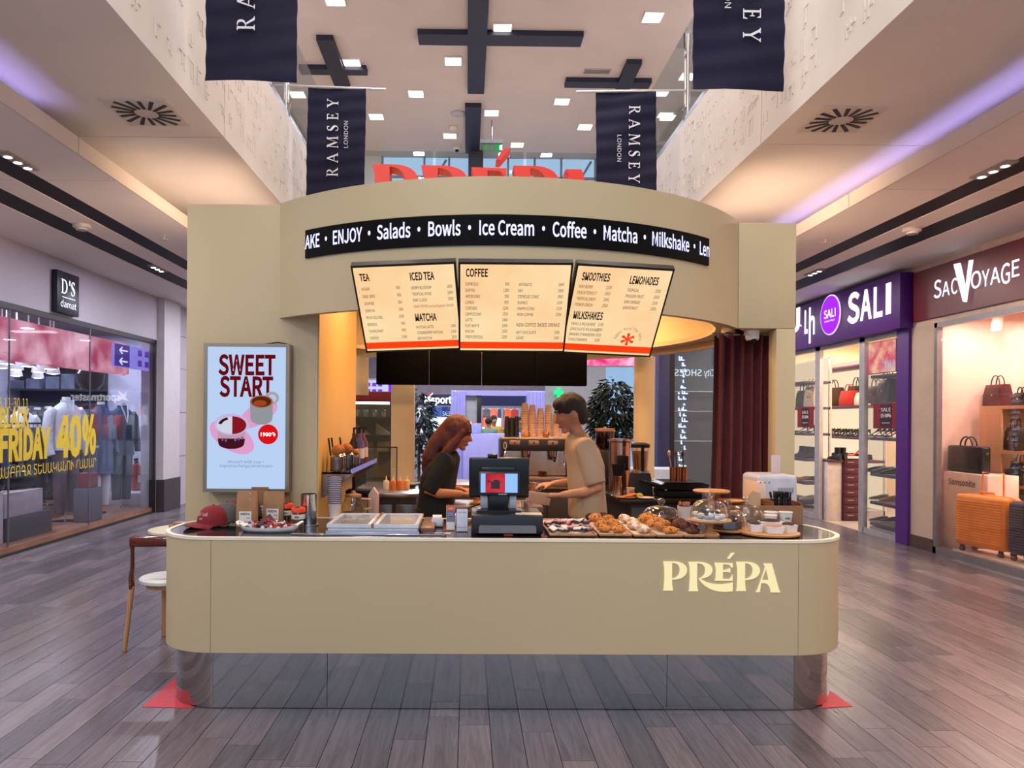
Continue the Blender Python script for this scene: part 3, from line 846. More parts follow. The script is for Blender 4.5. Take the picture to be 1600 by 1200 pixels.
c1 += rows(.065, .445, .245, .083, [('ASSAM', '900'), ('EARL GREY', '900'), ('JASMINE', '900'), ('SENCHA', '900'), ('MILK OOLONG', '1000'), ('BERRIES', '900'), ('THYME/MINT', '900'), ('GINGER', '1500')])
c1 += rows(.555, .955, .252, .070, [('BERRY BLOSSOM', '1800'), ('TROPICAL MUSE', '1800'), ('KIWI CLOUD', '1800')])
c1 += rows(.555, .955, .712, .068, [('MATCHA LATTE', '1600'), ('STRAWBERRY MATCHA', '2300'), ('RAF MATCHA', '2100')])
c2 = [('COFFEE', .062, .095, .080, 'L', .195), ('NON-COFFEE BASED DRINKS', .535, .675, .042, 'L', .40)]
c2 += rows(.06, .45, .218, .0672, [('ESPRESSO', '900'), ('DOPPIO', '1200'), ('AMERICANO', '900'), ('LUNGO', '900'), ('CORTADO', '1200'), ('CAPPUCCINO', '1300'), ('LATTE', '1400'), ('FLAT WHITE', '1600'), ('MOCHA', '1500'), ('PREPA SPECIAL', '2200')])
c2 += rows(.535, .94, .218, .0672, [('AFFOGATO', '1600'), ('RAF', '1800'), ('ESPRESSO TONIC', '1900'), ('BUMBLE', '2100'), ('FRAPPUCCINO', '2100'), ('IRISH COFFEE', '2500')])
c2 += rows(.535, .94, .765, .066, [('HOT CHOCOLATE', '1500'), ('CACAO', '1300')])
c3 = [('SMOOTHIES', .07, .115, .080, 'L', .29), ('LEMONADES', .57, .125, .080, 'L', .30), ('MILKSHAKES', .06, .545, .082, 'L', .315)]
c3 += rows(.055, .40, .225, .067, [('VERY BERRY', '2100'), ('PEACH PERFECT', '2000'), ('TROPICAL DROP', '2000'), ('POWER GREEN', '2500')])
c3 += rows(.565, .92, .235, .066, [('TROPICAL', '2500'), ('PASSION FRUIT', '2500'), ('KIWI ORANGE', '2500'), ('GRAPEFRUIT', '2300')])
c3 += rows(.055, .40, .645, .062, [('VANILLA MILKSHAKE', '2100'), ('CHOCOLATE MILKSHAKE', '2000'), ('BANANA STRAWBERRY', '2500'), ('CHOCO BANANA', '2100')])
def aster(t, M, W, H):
    cx, cy_ = .70*W, -.80*H
    b = B()
    for i in range(6):
        a = PI/2+i*PI/3; d = Vector((cos(a), sin(a))); n = Vector((-d.y, d.x)); r = .034*H/.5
        b.prism([(cx+n.x*.003, cy_+n.y*.003), (cx-n.x*.003, cy_-n.y*.003), (cx+d.x*r-n.x*.010, cy_+d.y*r-n.y*.010), (cx+d.x*r*1.08, cy_+d.y*r*1.08), (cx+d.x*r+n.x*.010, cy_+d.y*r+n.y*.010)], .0015, .003, M)
    part('flower_mark', b, mred, t, smooth=0)
    k = B(); s = 'happy healthy here'; R = .058*H/.5
    for i, ch in enumerate(s):
        a = PI*.98-(PI*.98)*i/(len(s)-1)
        text(k, ch, M @ T(cx+R*cos(a), cy_+R*sin(a), .003, rz=a-PI/2), 0, 0, .016*H/.5, ax='C', sq=.8)
    part('curved_lettering', k, mat('c9603f', .7, var=0), t, smooth=0)
def cr(u, v, Y): return PY(u, v, Y)
menu(cr(548.5, 417.5, 4.13), cr(711, 411, 4.09), cr(568, 550, 4.49), 'left hanging menu screen listing tea, iced tea and matcha', c1)
menu(cr(717, 411.5, 4.08), cr(895, 413, 4.08), cr(720, 548.5, 4.44), 'middle hanging menu screen listing coffee', c2)
menu(cr(902, 413.5, 4.09), cr(1053.5, 422.5, 4.13), cr(882, 550.5, 4.46), 'right hanging menu screen listing smoothies, lemonades and milkshakes', c3, aster)

# ---- four dark screens hung at the back of the drum
xa, xb = PY(588, 580, 7.7).x, PY(917, 580, 7.7).x
zb_ = PY(750, 602, 7.7).z
W4 = (xb-xa)/4
for i, l in enumerate(('first', 'second', 'third', 'fourth')):
    t = thing('rear_screen', 'dark back of the %s hanging screen from the left behind the menu' % l, 'screen', (xa+W4*(i+.5), 7.7, zb_))
    part('back_cover', B().rbox(-W4/2+.003, W4/2-.003, -.03, .05, 0, .42, .006), mat('050404', .8, spec=.05), t)
    part('bracket', B().box(-.05, .05, -.02, .04, .42, .95), dark, t, smooth=0)
    part('screen', B().box(-W4/2+.02, W4/2-.02, .05, .056, .02, .40), emis('ffdcae', .8), t, smooth=0)

# ---- light-box poster on the left wall panel
PYp = FY-.10
x0, x1 = PY(319, 650, PYp).x, PY(452, 650, PYp).x
z0, z1 = PY(400, 769, PYp).z, PY(400, 537, PYp).z
W, H = x1-x0, z1-z0
t = thing('poster_lightbox', 'upright light-box poster reading SWEET START on the left kiosk wall', 'poster', ((x0+x1)/2, FY, z0))
alu = mat('8f8474', .35, .85, .03, 4)
part('case', B().rbox(-W/2, W/2, -.10, -.002, 0, H, .004), alu, t)
fw = .022
part('frame', B().box(-W/2-.002, W/2+.002, -.112, -.10, 0, fw).box(-W/2-.002, W/2+.002, -.112, -.10, H-fw, H).box(-W/2-.002, -W/2+fw, -.112, -.10, fw, H-fw).box(W/2-fw, W/2+.002, -.112, -.10, fw, H-fw), alu, t, smooth=0)
part('lit_panel', B().box(-W/2+fw, W/2-fw, -.104, -.1005, fw, H-fw), emis('bcd4f6', .74), t, smooth=0)
M = frame((-W/2, -.1045, H), (1, 0, 0), (0, 0, 1))
def fx(x): return x*W
def poly_e(cx, cy_, rx, ry, rot=0, n=36):
    return [(cx*W+cos(rot)*rx*W*cos(2*PI*i/n)-sin(rot)*ry*W*sin(2*PI*i/n), -cy_*H+sin(rot)*rx*W*cos(2*PI*i/n)+cos(rot)*ry*W*sin(2*PI*i/n)) for i in range(n)]
pink = emis('eba6d6', .68)
part('pink_shadow', B().prism(poly_e(.64, .475, .25, .12, .55), .0004, .001, M).prism(poly_e(.33, .63, .29, .155, -.55), .0004, .001, M), pink, t, smooth=0)
k = B(); mr = mat('6e0d12', .6, var=0)
text(k, 'SWEET', M, .165*W, -.207*H, .126*H, w=.67*W, bold=.036); text(k, 'START', M, .18*W, -.353*H, .126*H, w=.63*W, bold=.036)
part('headline', k, emis('6a0c12', .7), t, smooth=0)
k = B(); text(k, 'dessert with cup +', M, .50*W, -.805*H, .019*H, w=.43*W, ax='C'); text(k, 'espresso/lungo/americano', M, .50*W, -.832*H, .019*H, w=.62*W, ax='C')
part('caption', k, emis('6a7c98', .9), t, smooth=0)
part('price_disc', B().prism(poly_e(.755, .61, .117, .117), .001, .002, M), emis('c40f14', 1), t, smooth=0)
k = B(); sh = Matrix.Shear('XZ', 4, (.22, 0)) if False else Matrix.Identity(4)
text(k, '1900\u058f', M @ T(0, 0, .0022), .755*W, -.622*H, .024*H, w=.175*W, ax='C', bold=.03)
part('price', k, emis('ffffff', 1), t, smooth=0)
# printed cup and dessert
def flat(name, poly, h, z0=.001, z1=.0016, s=.7): part(name, B().prism(poly, z0, z1, M), emis(h, s), t, smooth=0)
def mug(cx, cy_, w, h, top):
    pts = [(cx-w, cy_-h*.0), (cx-w*.96, cy_+h*.72)]+[(cx+w*.92*cos(PI-PI*i/10), cy_+h*.78+h*.22*sin(PI*i/10)) for i in range(11)]+[(cx+w*.96, cy_+h*.72), (cx+w, cy_)]
    return [(x*W, -y*H) for x, y in pts]
flat('mug_handle', poly_e(.795, .365, .085, .075), 'a7abb5', .001, .0012)
flat('mug_handle_hole', poly_e(.80, .367, .05, .045), 'c7cede', .0012, .0014)
flat('mug_body', mug(.675, .39, .135, .155, 0), '9a9ca4', .0014, .0018)
flat('mug_rim', poly_e(.675, .39, .135, .075), 'a9715a', .0018, .0022)
flat('coffee', poly_e(.675, .39, .115, .062), '5a2413', .0022, .0026)
flat('crema', poly_e(.66, .40, .08, .035), 'a5471f', .0026, .003)
flat('tub_body', mug(.325, .56, .165, .150, 0), 'c9a2b2', .0014, .0018)
flat('tub_chocolate', [(x*W, -y*H) for x, y in [(.165, .64), (.175, .675)]+[(.325+.15*cos(PI-PI*i/10), .675+.035*sin(PI*i/10)) for i in range(11)]+[(.475, .675), (.485, .64)]], '45161f', .0018, .0022)
flat('tub_rim', poly_e(.325, .545, .205, .125), 'cdbce6', .0022, .0026)
flat('tub_cream', poly_e(.325, .55, .175, .10), 'd8dcf0', .0026, .003)
flat('tub_crumbs', [(.335*W, -.49*H)]+[(x, y) for x, y in poly_e(.33, .55, .175, .10, 0, 36) if x > .335*W][0:0]+[(.335*W+.165*W*sin(PI*i/14), -.55*H+.105*W*cos(PI*i/14)) for i in range(15)], '8e1722', .003, .0034)
flat('tub_chips', [(.335*W-.165*W*sin(PI*.12+PI*.33*i/8), -.55*H+.10*W*cos(PI*.12+PI*.33*i/8)) for i in range(9)]+[(.335*W-.125*W*sin(PI*.45-PI*.33*i/8), -.55*H+.07*W*cos(PI*.45-PI*.33*i/8)) for i in range(9)], '3a1712', .003, .0034)
k = B()
for q in ((.21, .655), (.25, .662), (.36, .658), (.40, .652), (.44, .645)): k.prism([((q[0]+a)*W, -(q[1]+c)*H) for a, c in ((0, 0), (.022, 0), (.022, -.018), (0, -.018))], .0022, .0026, M)
part('tub_print', k, emis('6a4a9a', .9), t, smooth=0)
part('top_cable', B().tube([(W*.2, -.06, H+.004), (W*.35, -.07, H+.012), (W*.45, -.05, H+.005)], .004, 6), black, t)

# ---- red roof letters behind the drum's top edge
t = thing('roof_sign', 'big red three-dimensional letters standing on the kiosk roof', 'sign', (.15, 5.3, DZ1))
RY = 5.25
q0, q1 = PY(582, 270, RY), PY(936, 270, RY)
rs = (q1.x-q0.x)/757
ztop = PY(740, 258, RY).z
M = frame((q0.x-.15, RY-5.3, ztop-DZ1+153*rs), (1, 0, 0), (0, 0, 1)) @ Matrix.Diagonal((rs, rs, 1, 1)) @ T(0, 0, -.16)
redm = mat('e4331c', .45, var=.01)
logo(M, .16, t, redm)
part('rail', B().box(q0.x-.15, q1.x-.15, -.1, -.05, DZ1-DZ1-.0, .03), dark, t, smooth=0)
for x in (-.7, -.2, .3, .8): part('stand', B().box(x-.02, x+.02, -.10, -.05, .0, .22), dark, t, smooth=0)

# ---- dome camera below the lintel
p = PY(1172, 518, 5.44)
t = thing('dome_camera', 'white dome security camera under the lintel above the red curtain', 'camera', (p.x, 5.40, DZ0))
part('mount', B().lathe([(.055, 0), (.055, -.02), (.05, -.03), (0, -.03)], 20), mat('dcd8d2', .4), t)
part('housing', B().lathe([(.048, -.03), (.05, -.05), (.042, -.07), (0, -.07)], 20), mat('cfcac4', .4), t)
part('lens', B().ball((0, -.012, -.065), .034), black, t)

# ---- red curtain
cu = thing('curtain', 'dark red velvet curtain hanging in the right kiosk doorway', 'curtain', (2.05, 5.52, 0))
xs0 = PY(1116, 600, 5.52).x-2.05; xs1 = .27
n = 90; rows_ = 10; vs = []; fs = []
for i in range(rows_+1):
    z = .06+(DZ0-.08)*i/rows_
    for j in range(n+1):
        a = j/n; am = .028*(1.15-.5*i/rows_)
        x = xs0-(.035*(1-i/rows_))+(xs1-xs0+.035*(1-i/rows_))*a
        vs.append((x, am*sin(a*2*PI*6.5+.4*sin(a*9))+.012*sin(a*41)+.006*sin(z*3+a*20), z))
for i in range(rows_):
    for j in range(n): q = i*(n+1)+j; fs.append((q, q+1, q+n+2, q+n+1))
N0 = len(vs); vs += [(x, y+.006, z) for x, y, z in vs]
fs += [tuple(reversed([i+N0 for i in f])) for f in fs]
part('cloth', B().add(vs, fs), mat('5a0c0e', .75, var=.1, scale=14, sheen=.2), cu, smooth=80)
part('rail', B().cyl((xs0-.02, 0, DZ0-.012), (xs1+.02, 0, DZ0-.012), .010, n=8), steel, cu)

# ============================================================ SHOPS
def ffr(X, u0, u1):  # y-range on a plane of constant X between two image columns at horizon
    return sorted((PX(u0, 655, X).y, PX(u1, 655, X).y))
FL_L = lambda y, z, x=XL+.012: frame((x, y, z), (0, 1, 0), (0, 0, 1))     # text on the left wall
FR_R = lambda y, z, x=XR: frame((x, y, z), (0, -1, 0), (0, 0, 1))          # text on the right wall
# ---------- left shop (men's wear)
yw = PX(243, 700, XL).y
zw = 2.90
YW0 = 5.0
lil = mat('b9aeb8', .6, var=.02, scale=1.5)
struct('wall_left', B().box(XL-.25, XL, YB, YW0, 0, ZC+.1).box(XL-.25, XL, YW0, yw, zw, ZC+.1).box(XL-.25, XL, yw, YE, 0, ZC+.1), lil, 0)
ypl = ffr(XL+.1, 254, 279)
struct('trim_3', B().box(XL, XL+.12, ypl[0], ypl[1], 0.55, ZC), mat('c9bfc2', .6, var=.02), 0)
struct('baseboard_left', B().box(XL, XL+.14, ypl[0]-.01, ypl[1]+.01, 0, .55), mat('3b3032', .4), 0)
for i, z in enumerate((.9, 1.7, 2.5, 3.1)): struct('trim_%d' % (4+i), B().box(XL, XL+.006, ypl[1], YE, z, z+.012), mat('8d8389', .6), 0)
wn = struct('window_2', B().box(XL-.02, XL-.008, YW0, yw-.05, .10, zw-.03), glass('f2f4fa', .04, key='shop_glass', power=5.5), 0)
for y in (PX(15, 655, XL).y, PX(141, 655, XL).y): part('joint', B().box(XL-.022, XL-.006, y, y+.014, .1, zw), mat('5a5a64', .4), wn, smooth=0)
part('frame', B().box(XL-.08, XL+.005, yw-.06, yw, 0, zw).box(XL-.08, XL+.005, YW0, yw, zw-.05, zw+.02).box(XL-.08, XL+.005, YW0, yw, 0, .03), dark, wn, smooth=0)
sx0 = XL-3.2
shopw = mat('bcbcd2', .6, var=.02)
struct('floor_shop_left', B().box(sx0, XL-.03, YW0-1, yw+1.6, .0, .09), mat('9a6a4c', .4, var=.1, scale=3, stretch=(8, 1, 1)), 0)
struct('wall_shop_left', B().box(sx0-.1, sx0, YW0-1, yw+1.6, 0, 3.2).box(sx0, XL-.1, yw+1.5, yw+1.6, 0, 3.2), shopw, 0)
struct('wall_shop_left_end', B().box(sx0, XL-.1, YW0-1.1, YW0-1, 0, 3.2), mat('4a4654', .6), 0)
struct('ceiling_shop_left', B().box(sx0, XL-.1, YW0-1, yw+1.6, 3.15, 3.25), mat('6b6874', .6), 0)
lamps('shop_lamp', (XL-.9, XL-2.0), (6.4, 7.8, 9.2, 10.6, 12.0, 13.2), 3.13, 185, (.84, .88, 1))
# sign box
ys = ffr(XL+.06, 86, 120)
t = thing('shop_sign', 'square dark navy sign box with white lettering above the left shop window', 'sign', (XL, (ys[0]+ys[1])/2, 0))
hw = (ys[1]-ys[0])/2
zs0, zs1 = PX(103, 491, XL+.06).z, PX(103, 426, XL+.06).z
part('case', B().rbox(0, .08, -hw, hw, zs0, zs1, .008), mat('17162a', .35), t)
M = frame((.082, -hw, zs0), (0, 1, 0), (0, 0, 1)); h = zs1-zs0; k = B()
serif(t, 'D', M @ T(hw*.33, h*.47, .001), h*.34, 0, emis('f0f0ff', 1.3)); serif(t, 'S', M @ T(hw*1.22, h*.47, .001), h*.34, 0, emis('f0f0ff', 1.3)); k.box(hw*1.04, hw*1.12, h*.70, h*.82, 0, .002, M); k.box(hw*.4, hw*1.6, h*.38, h*.395, 0, .002, M); text(k, 'damat', M, hw, h*.15, h*.16, w=hw*1.45, ax='C')
part('lettering', k, emis('f0f0ff', 1.3), t, smooth=0)
# vinyl on the glass
yel = mat('e8c52c', .5, var=.02)
t = thing('window_vinyl', 'yellow BLACK FRIDAY 40% vinyl lettering on the left shop window', 'lettering', (XL+.004, 9, 1.2))
t_ = lambda y, z: frame((0, y-9, z-1.2), (0, 1, 0), (0, 0, 1))
def vin(s, u0, u1, v0, v1, name='lettering', bold=.055):
    a = PX(u0, v1, XL+.004); c = PX(u1, v1, XL+.004); d = PX((u0+u1)/2, v0, XL+.004); e = PX((u0+u1)/2, v1, XL+.004)
    k = B(); text(k, s, t_(a.y, (a.z+c.z)/2), 0, 0, d.z-e.z, w=c.y-a.y, bold=bold)
    part(name, k, yel, t, smooth=0)
vin('18.11-30.11', -8, 44, 621.5, 637.5, bold=.0); vin('BLACK', 0, 46, 640, 667); vin('FRIDAY', -1, 79, 671, 716); vin('40', 88, 127, 653, 710); vin('%', 128, 150, 652, 706)
vin('ԱՄԲՈՂՋ ՏԵՍԱԿԱՆՈՒ ՀԱՄԱՐ', -4, 150, 722, 738, bold=0)
# pink screen reflected in the window, built as a glowing panel inside
pinkp = emis('b0405f', .9, 'blossom_reflection', h2='f2b8c6', scale=1.8)
single('reflection_panel', B().box(-.03, .03, -2.6, 2.3, 0, .50).box(-.05, -.03, -2.6, 2.3, -.02, .52), pinkp, 'pink blossom reflection across the top of the left shop window, built as glowing panel', 'panel', (XL-.45, 10.2, 2.33), smooth=0)
p = PX(214, 577, XL-.12)  # reflection of a wayfinding sign, built as a glowing panel behind the glass
t = thing('direction_sign_and_reflection', 'reflected violet direction sign with arrows, built as a panel in the left shop window', 'sign', (XL-.15, p.y, p.z))
part('panel', B().box(-.02, .02, -.75, .75, 0, .36), emis('8f86e0', .9), t, smooth=0); part('dark_panel', B().box(.021, .024, -.75, -.25, .01, .35), emis('4a3590', .8), t, smooth=0)
k = B()
for z in (.09, .26): k.tube([(.03, -.35, z), (.03, -.6, z)], .012, 6).tube([(.03, -.52, z+.05), (.03, -.6, z), (.03, -.52, z-.05)], .012, 6)
part('arrow', k, emis('e6e2ff', 1), t, smooth=0)
k = B()
for y in (.12, .38, .60):
    for z in (.05, .22): k.box(.021, .025, y-.07, y+.07, z, z+.1)
part('pictogram', k, emis('5a2a9a', .9), t, smooth=0)
# ---- generic clothing torso on a stand
def ell(c, rx, ry, n=16, tilt=0): return [(c[0]+rx*cos(2*PI*i/n), c[1]+ry*sin(2*PI*i/n), c[2]+tilt*cos(2*PI*i/n)) for i in range(n)]
def mannequin(loc, rz, label, top, skirtlen=.0, legs=None, sleeves=True, collar=None, scale=1):
    t = thing('mannequin', label, 'mannequin', loc, rz)
    mw = mat('d9d6d4', .4)
    part('stand', B().cyl((0, 0, .015), (0, 0, 1.0), .012, n=8).lathe([(.16, 0), (.16, .01), (.03, .018), (0, .018)], 18), chrome, t)
    part('neck', B().lathe([(.055, 1.50), (.052, 1.58), (.05, 1.60), (0, 1.60)], 14), mw, t)
    lo = .92-skirtlen
    part('jacket', B().loft([ell((0, 0, lo), .20, .13), ell((0, 0, 1.02), .185, .12), ell((0, 0, 1.16), .165, .11), ell((0, 0, 1.32), .195, .125), ell((0, .0, 1.43), .20, .11), ell((0, 0, 1.49), .13, .085), ell((0, 0, 1.53), .068, .066), ell((0, .0, 1.56), .07, .068)]), top, t)
    if sleeves:
        for s in (-1, 1): part('sleeve', B().tube([(s*.17, 0, 1.44), (s*.215, .01, 1.38), (s*.25, .02, 1.18), (s*.25, -.03, .95), (s*.24, -.06, .86)], [.06, .068, .06, .05, .046], 12), top, t)
    part('collar', B().tube([(-.055, -.06, 1.56), (-.03, -.10, 1.44), (0, -.125, 1.30)], [.012, .018, .008], 6, flat=.6).tube([(.055, -.06, 1.56), (.03, -.10, 1.44), (0, -.125, 1.30)], [.012, .018, .008], 6), collar or top, t)
    if legs:
        for s in (-1, 1): part('trouser_leg', B().tube([(s*.085, 0, .98), (s*.09, 0, .55), (s*.085, .0, .12)], [.10, .075, .06], 12), legs, t)
    t.scale = (scale,)*3
    return t
whitej = mat('c9cbd6', .7, bump=.2, scale=20); bluec = mat('46506f', .75); blazer = mat('2d3850', .75); greenj = mat('33463f', .8); blackj = mat('1c1a1e', .7); shirtw = mat('d8d8e2', .6)
def at_x(u, v, X, z=.09): q = PX(u, 700, X); return (X, q.y, z)
mannequin(at_x(103, 0, XL-.55), math.radians(65), 'mannequin in a white quilted jacket behind the yellow 40% lettering', whitej, legs=mat('5b4650', .7), scale=1.13)
mannequin(at_x(157, 0, XL-.5), math.radians(75), 'mannequin in a long blue coat right of the white jacket', bluec, .35, legs=mat('c9c4c8', .7), scale=1.1)
mannequin(at_x(190, 0, XL-.55), math.radians(60), 'mannequin in a dark blue blazer with white shirt front at the window end', blazer, .12, legs=mat('2a3346', .7), collar=shirtw, scale=1.1)
mannequin(at_x(34, 0, XL-1.9), math.radians(60), 'mannequin in a white shirt with dark collar deep in the left shop', shirtw, collar=blackj, legs=blackj, scale=1.05)
mannequin(at_x(75, 0, XL-1.9), math.radians(70), 'mannequin in a dark green jacket deep in the left shop', greenj, legs=blackj, scale=1.06)
mannequin(at_x(58, 0, XL-2.25), math.radians(70), 'mannequin in a grey suit at the back of the left shop', mat('5a5862', .7), legs=blackj, scale=1.05)
# clothes rail
p = at_x(62, 0, XL-1.1)
t = thing('clothes_rail', 'black clothes rail with legs behind the FRIDAY lettering', 'rack', p)
part('rail', B().tube([(0, -1.1, 0), (0, -1.1, 1.42), (0, 1.1, 1.42), (0, 1.1, 0)], .015, 8), black, t)
gcols = ['3a4256', '20222c', '7d8090', '2c2c34', '59606e', '8d8f9c', '33363f', '1f2430', '6d6470', '2a3040']
for i in range(20):
    g = single('hanging_garment', B().loft([[(-.02+.0, -.02+p_[0]*.0+a[0]*.022, a[2]) for a in [(math.cos(2*PI*j/10), 0, z+0*j) for j in range(10)] for p_ in [(0,)]][0:10] if False else [(w_*cos(2*PI*j/12), .022*sin(2*PI*j/12), z) for j in range(12)] for w_, z in ((.23, -.85), (.22, -.5), (.21, -.2), (.19, -.1), (.06, -.04))]).tube([(0, 0, -.05), (0, 0, .0), (.025, 0, .02)], .004, 5), mat(gcols[i % 10], .8), 'dark garment on the black rail of the left shop, '+ordn(i, 'left'), 'garment', (p[0], p[1]-1.0+i*.105, p[2]+1.40), rz=.1*((i*7) % 5-2)/2, group='garments on the left shop rail')
# display plinths, bags, table
q0 = PX(8, 820, XL-.25); q1 = PX(68, 820, XL-.25)
ya, yb_ = q0.y, q1.y
single('display_box', B().rbox(-.26, .26, -(yb_-ya)/2, (yb_-ya)/2, 0, .30, .008), mat('b3a3a8', .6), 'pale lilac display box carrying black bags in the left shop window', 'box', (XL-.52, (ya+yb_)/2, .38))
q0 = PX(18, 845, XL-.2); q1 = PX(85, 845, XL-.2)
single('display_box', B().rbox(-.26, .22, -(q1.y-q0.y)/2, (q1.y-q0.y)/2, 0, .288, .008), mat('3a3335', .5), 'dark brown display box under the pale one in the left shop window', 'box', (XL-.45, (q0.y+q1.y)/2, .091))
single('display_box', B().rbox(-.3, .3, -.6, .6, 0, .62, .008), mat('bcaeb2', .6), 'pale lilac display box cut by the left picture edge', 'box', (XL-.55, q0.y-.68, .091))
leather = mat('15141a', .35, bump=.1, scale=30)
def duffel(loc, rz, m, label, w=.5, h=.24, d=.24):
    t = thing('bag', label, 'bag', loc, rz)
    part('body', B().ball((0, 0, h/2), (w/2, d/2, h/2), 16, 10, fn=lambda q: Vector((math.copysign(abs(q.x)**.6, q.x), math.copysign(abs(q.y)**.7, q.y), math.copysign(abs(q.z)**.6, q.z)))), m, t)
    for s in (-1, 1): part('handle', B().tube([(-w*.2, s*d*.2, h*.9)]+[(-w*.2*cos(PI*i/8), s*d*.2, h*.95+h*.35*sin(PI*i/8)) for i in range(9)]+[(w*.2, s*d*.2, h*.9)], .010, 6), m, t)
    return t
duffel((XL-.50, ya+.18, .681), PI/2, leather, 'black upright bag on the pale box in the left shop window', .26, .30, .22)
duffel((XL-.52, ya+.66, .681), PI/2-.3, leather, 'black holdall on the pale box in the left shop window', .55, .23, .26)
p = at_x(108, 0, XL-1.3)
t = thing('display_table', 'black legged table with folded shirts in the left shop window', 'table', p)
part('top', B().rbox(-.35, .35, -.75, .75, .70, .73, .005), mat('a7a4b2', .4), t)
for x in (-.3, .3):
    for y in (-.7, .7): part('leg', B().box(x-.02, x+.02, y-.02, y+.02, 0, .70), black, t, smooth=0)
part('shelf', B().box(-.33, .33, -.72, .72, .22, .24), black, t, smooth=0)
for i in range(4):
    s = thing('folded_shirt', 'folded shirt lying on the table in the left shop, '+ordn(i, 'left'), 'shirt', (p[0]-.05, p[1]-.55+i*.34, p[2]+.731), .1*i-.1, 'folded shirts on the shop table')
    part('body', B().rbox(-.15, .15, -.11, .11, 0, .045, .015), mat(['d8dae6', 'c4c8d8', '9aa2bd', 'd8dae6'][i], .8), s); part('collar', B().tube([(.11, -.05, .05), (.13, 0, .055), (.11, .05, .05)], .012, 6), mat('e6e6ee', .8), s)
# shoes
def shoe_parts(kind):
    """returns (upper, sole, extra) builders for a shoe pointing along +x, length about .27"""
    u, s = B(), B()
    if kind == 'low':
        u.loft([[(x+0, y*w_, max(.012, h_*z)) for y, z in ((-1, 0), (-1, .55), (-.55, 1), (0, 1.05), (.55, 1), (1, .55), (1, 0), (0, 0))] for x, w_, h_ in ((-.125, .028, .075), (-.10, .036, .085), (-.03, .038, .078), (.03, .040, .058), (.09, .042, .042), (.13, .026, .028))])
        s.loft([[(x, y*w_, z) for y, z in ((-1, 0), (-1, .018), (1, .018), (1, 0))] for x, w_ in ((-.13, .03), (-.05, .038), (.08, .046), (.137, .026))])
    elif kind == 'boot':
        u.loft([[(x0+.055*cos(2*PI*i/12)*a, .038*sin(2*PI*i/12)*b_, z) for i in range(12)] for x0, a, b_, z in ((-.06, 1.0, 1.0, .20), (-.06, .95, .95, .14), (-.05, 1.05, .98, .09))])
        u.loft([[(x+0, y*w_, max(.012, h_*z)) for y, z in ((-1, 0), (-1, .55), (-.55, 1), (0, 1.05), (.55, 1), (1, .55), (1, 0), (0, 0))] for x, w_, h_ in ((-.125, .030, .10), (-.09, .037, .11), (-.02, .038, .105), (.03, .040, .062), (.09, .042, .045), (.13, .026, .03))])
        s.loft([[(x, y*w_, z) for y, z in ((-1, 0), (-1, .022), (1, .022), (1, 0))] for x, w_ in ((-.13, .03), (-.05, .038), (.08, .046), (.137, .026))])
    else:  # heel
        u.loft([[(x, y*w_, zb_+h_*z) for y, z in ((-1, 0), (-1, .6), (-.5, 1), (.5, 1), (1, .6), (1, 0))] for x, w_, h_, zb_ in ((-.11, .024, .055, .085), (-.07, .030, .045, .08), (-.01, .030, .012, .052), (.04, .034, .016, .015), (.09, .034, .032, .004), (.135, .012, .014, .004))])
        s.tube([(-.10, 0, .085), (-.112, 0, .0)], [.012, .006], 8)
    return u, s
SHOE = {}
def shoe(kind, m, ms, loc, rz, label, group, name=None):
    k = (kind, m.name, ms.name)
    if k not in SHOE:
        u, s = shoe_parts(kind)
        t = thing({'low': 'shoe', 'boot': 'boot', 'heel': 'heeled_shoe'}[kind], label, 'shoe', loc, rz, group)
        part('upper', u, m, t, smooth=60); part('heel' if kind == 'heel' else 'sole', s, ms, t, smooth=40)
        SHOE[k] = t
        return t
    return dup(SHOE[k], loc, rz, label, group)
blk, brn, grn, tan_, wht, redshoe = mat('19181a', .35), mat('4a2a20', .4), mat('555a44', .6), mat('9a6a4e', .5), mat('d8d0c8', .5), mat('c8201c', .4)
sol = mat('d6d0c6', .6); solb = mat('1a1816', .5)
for i in range(5): shoe('low', blk, solb, (p[0]+.1*(i % 2), p[1]-.5+.22*i, p[2]+.241), PI/2+.3*i, 'black shoe on the low shelf of the left shop table, '+ordn(i, 'left'), 'shoes on the left shop table')
single('bag', B().rbox(-.08, .08, -.14, .14, 0, .22, .02).tube([(0, -.07, .21), (0, -.06, .30), (0, .06, .30), (0, .07, .21)], .008, 6), mat('7d1420', .5), 'small dark red paper bag standing by the blue coat in the left shop', 'bag', (XL-.25, PX(138, 700, XL-.25).y, .58))
single('display_box', B().rbox(-.11, .11, -.2, .2, 0, .488, .01), mat('4c4a58', .6), 'grey display cube under the dark red bag', 'box', (XL-.25, PX(138, 700, XL-.25).y, .091))
p = PX(229, 775, XL-.3)
t = thing('fire_extinguisher', 'red fire extinguisher standing at the right end of the left shop window', 'extinguisher', (XL-.62, p.y+.3, .30))
part('cylinder', B().lathe([(.075, 0), (.085, .02), (.085, .40), (.06, .47), (.03, .49), (.03, .53), (0, .53)], 18), mat('a01a1c', .35), t)
part('valve', B().box(-.02, .02, -.05, .05, .53, .58).tube([(0, .04, .55), (.0, .12, .45), (.0, .10, .2)], .012, 6), black, t); part('label', B().lathe([(.0865, .15), (.0865, .28)], 18, a0=-.8, a1=.8), mat('d8d4cc', .6), t)
single('display_box', B().rbox(-.3, .3, -.5, .5, 0, .208, .01), mat('cfcbd8', .6), 'low white plinth under the fire extinguisher', 'box', (XL-.62, p.y+.35, .091))
p = PX(213, 676, XL-.3)
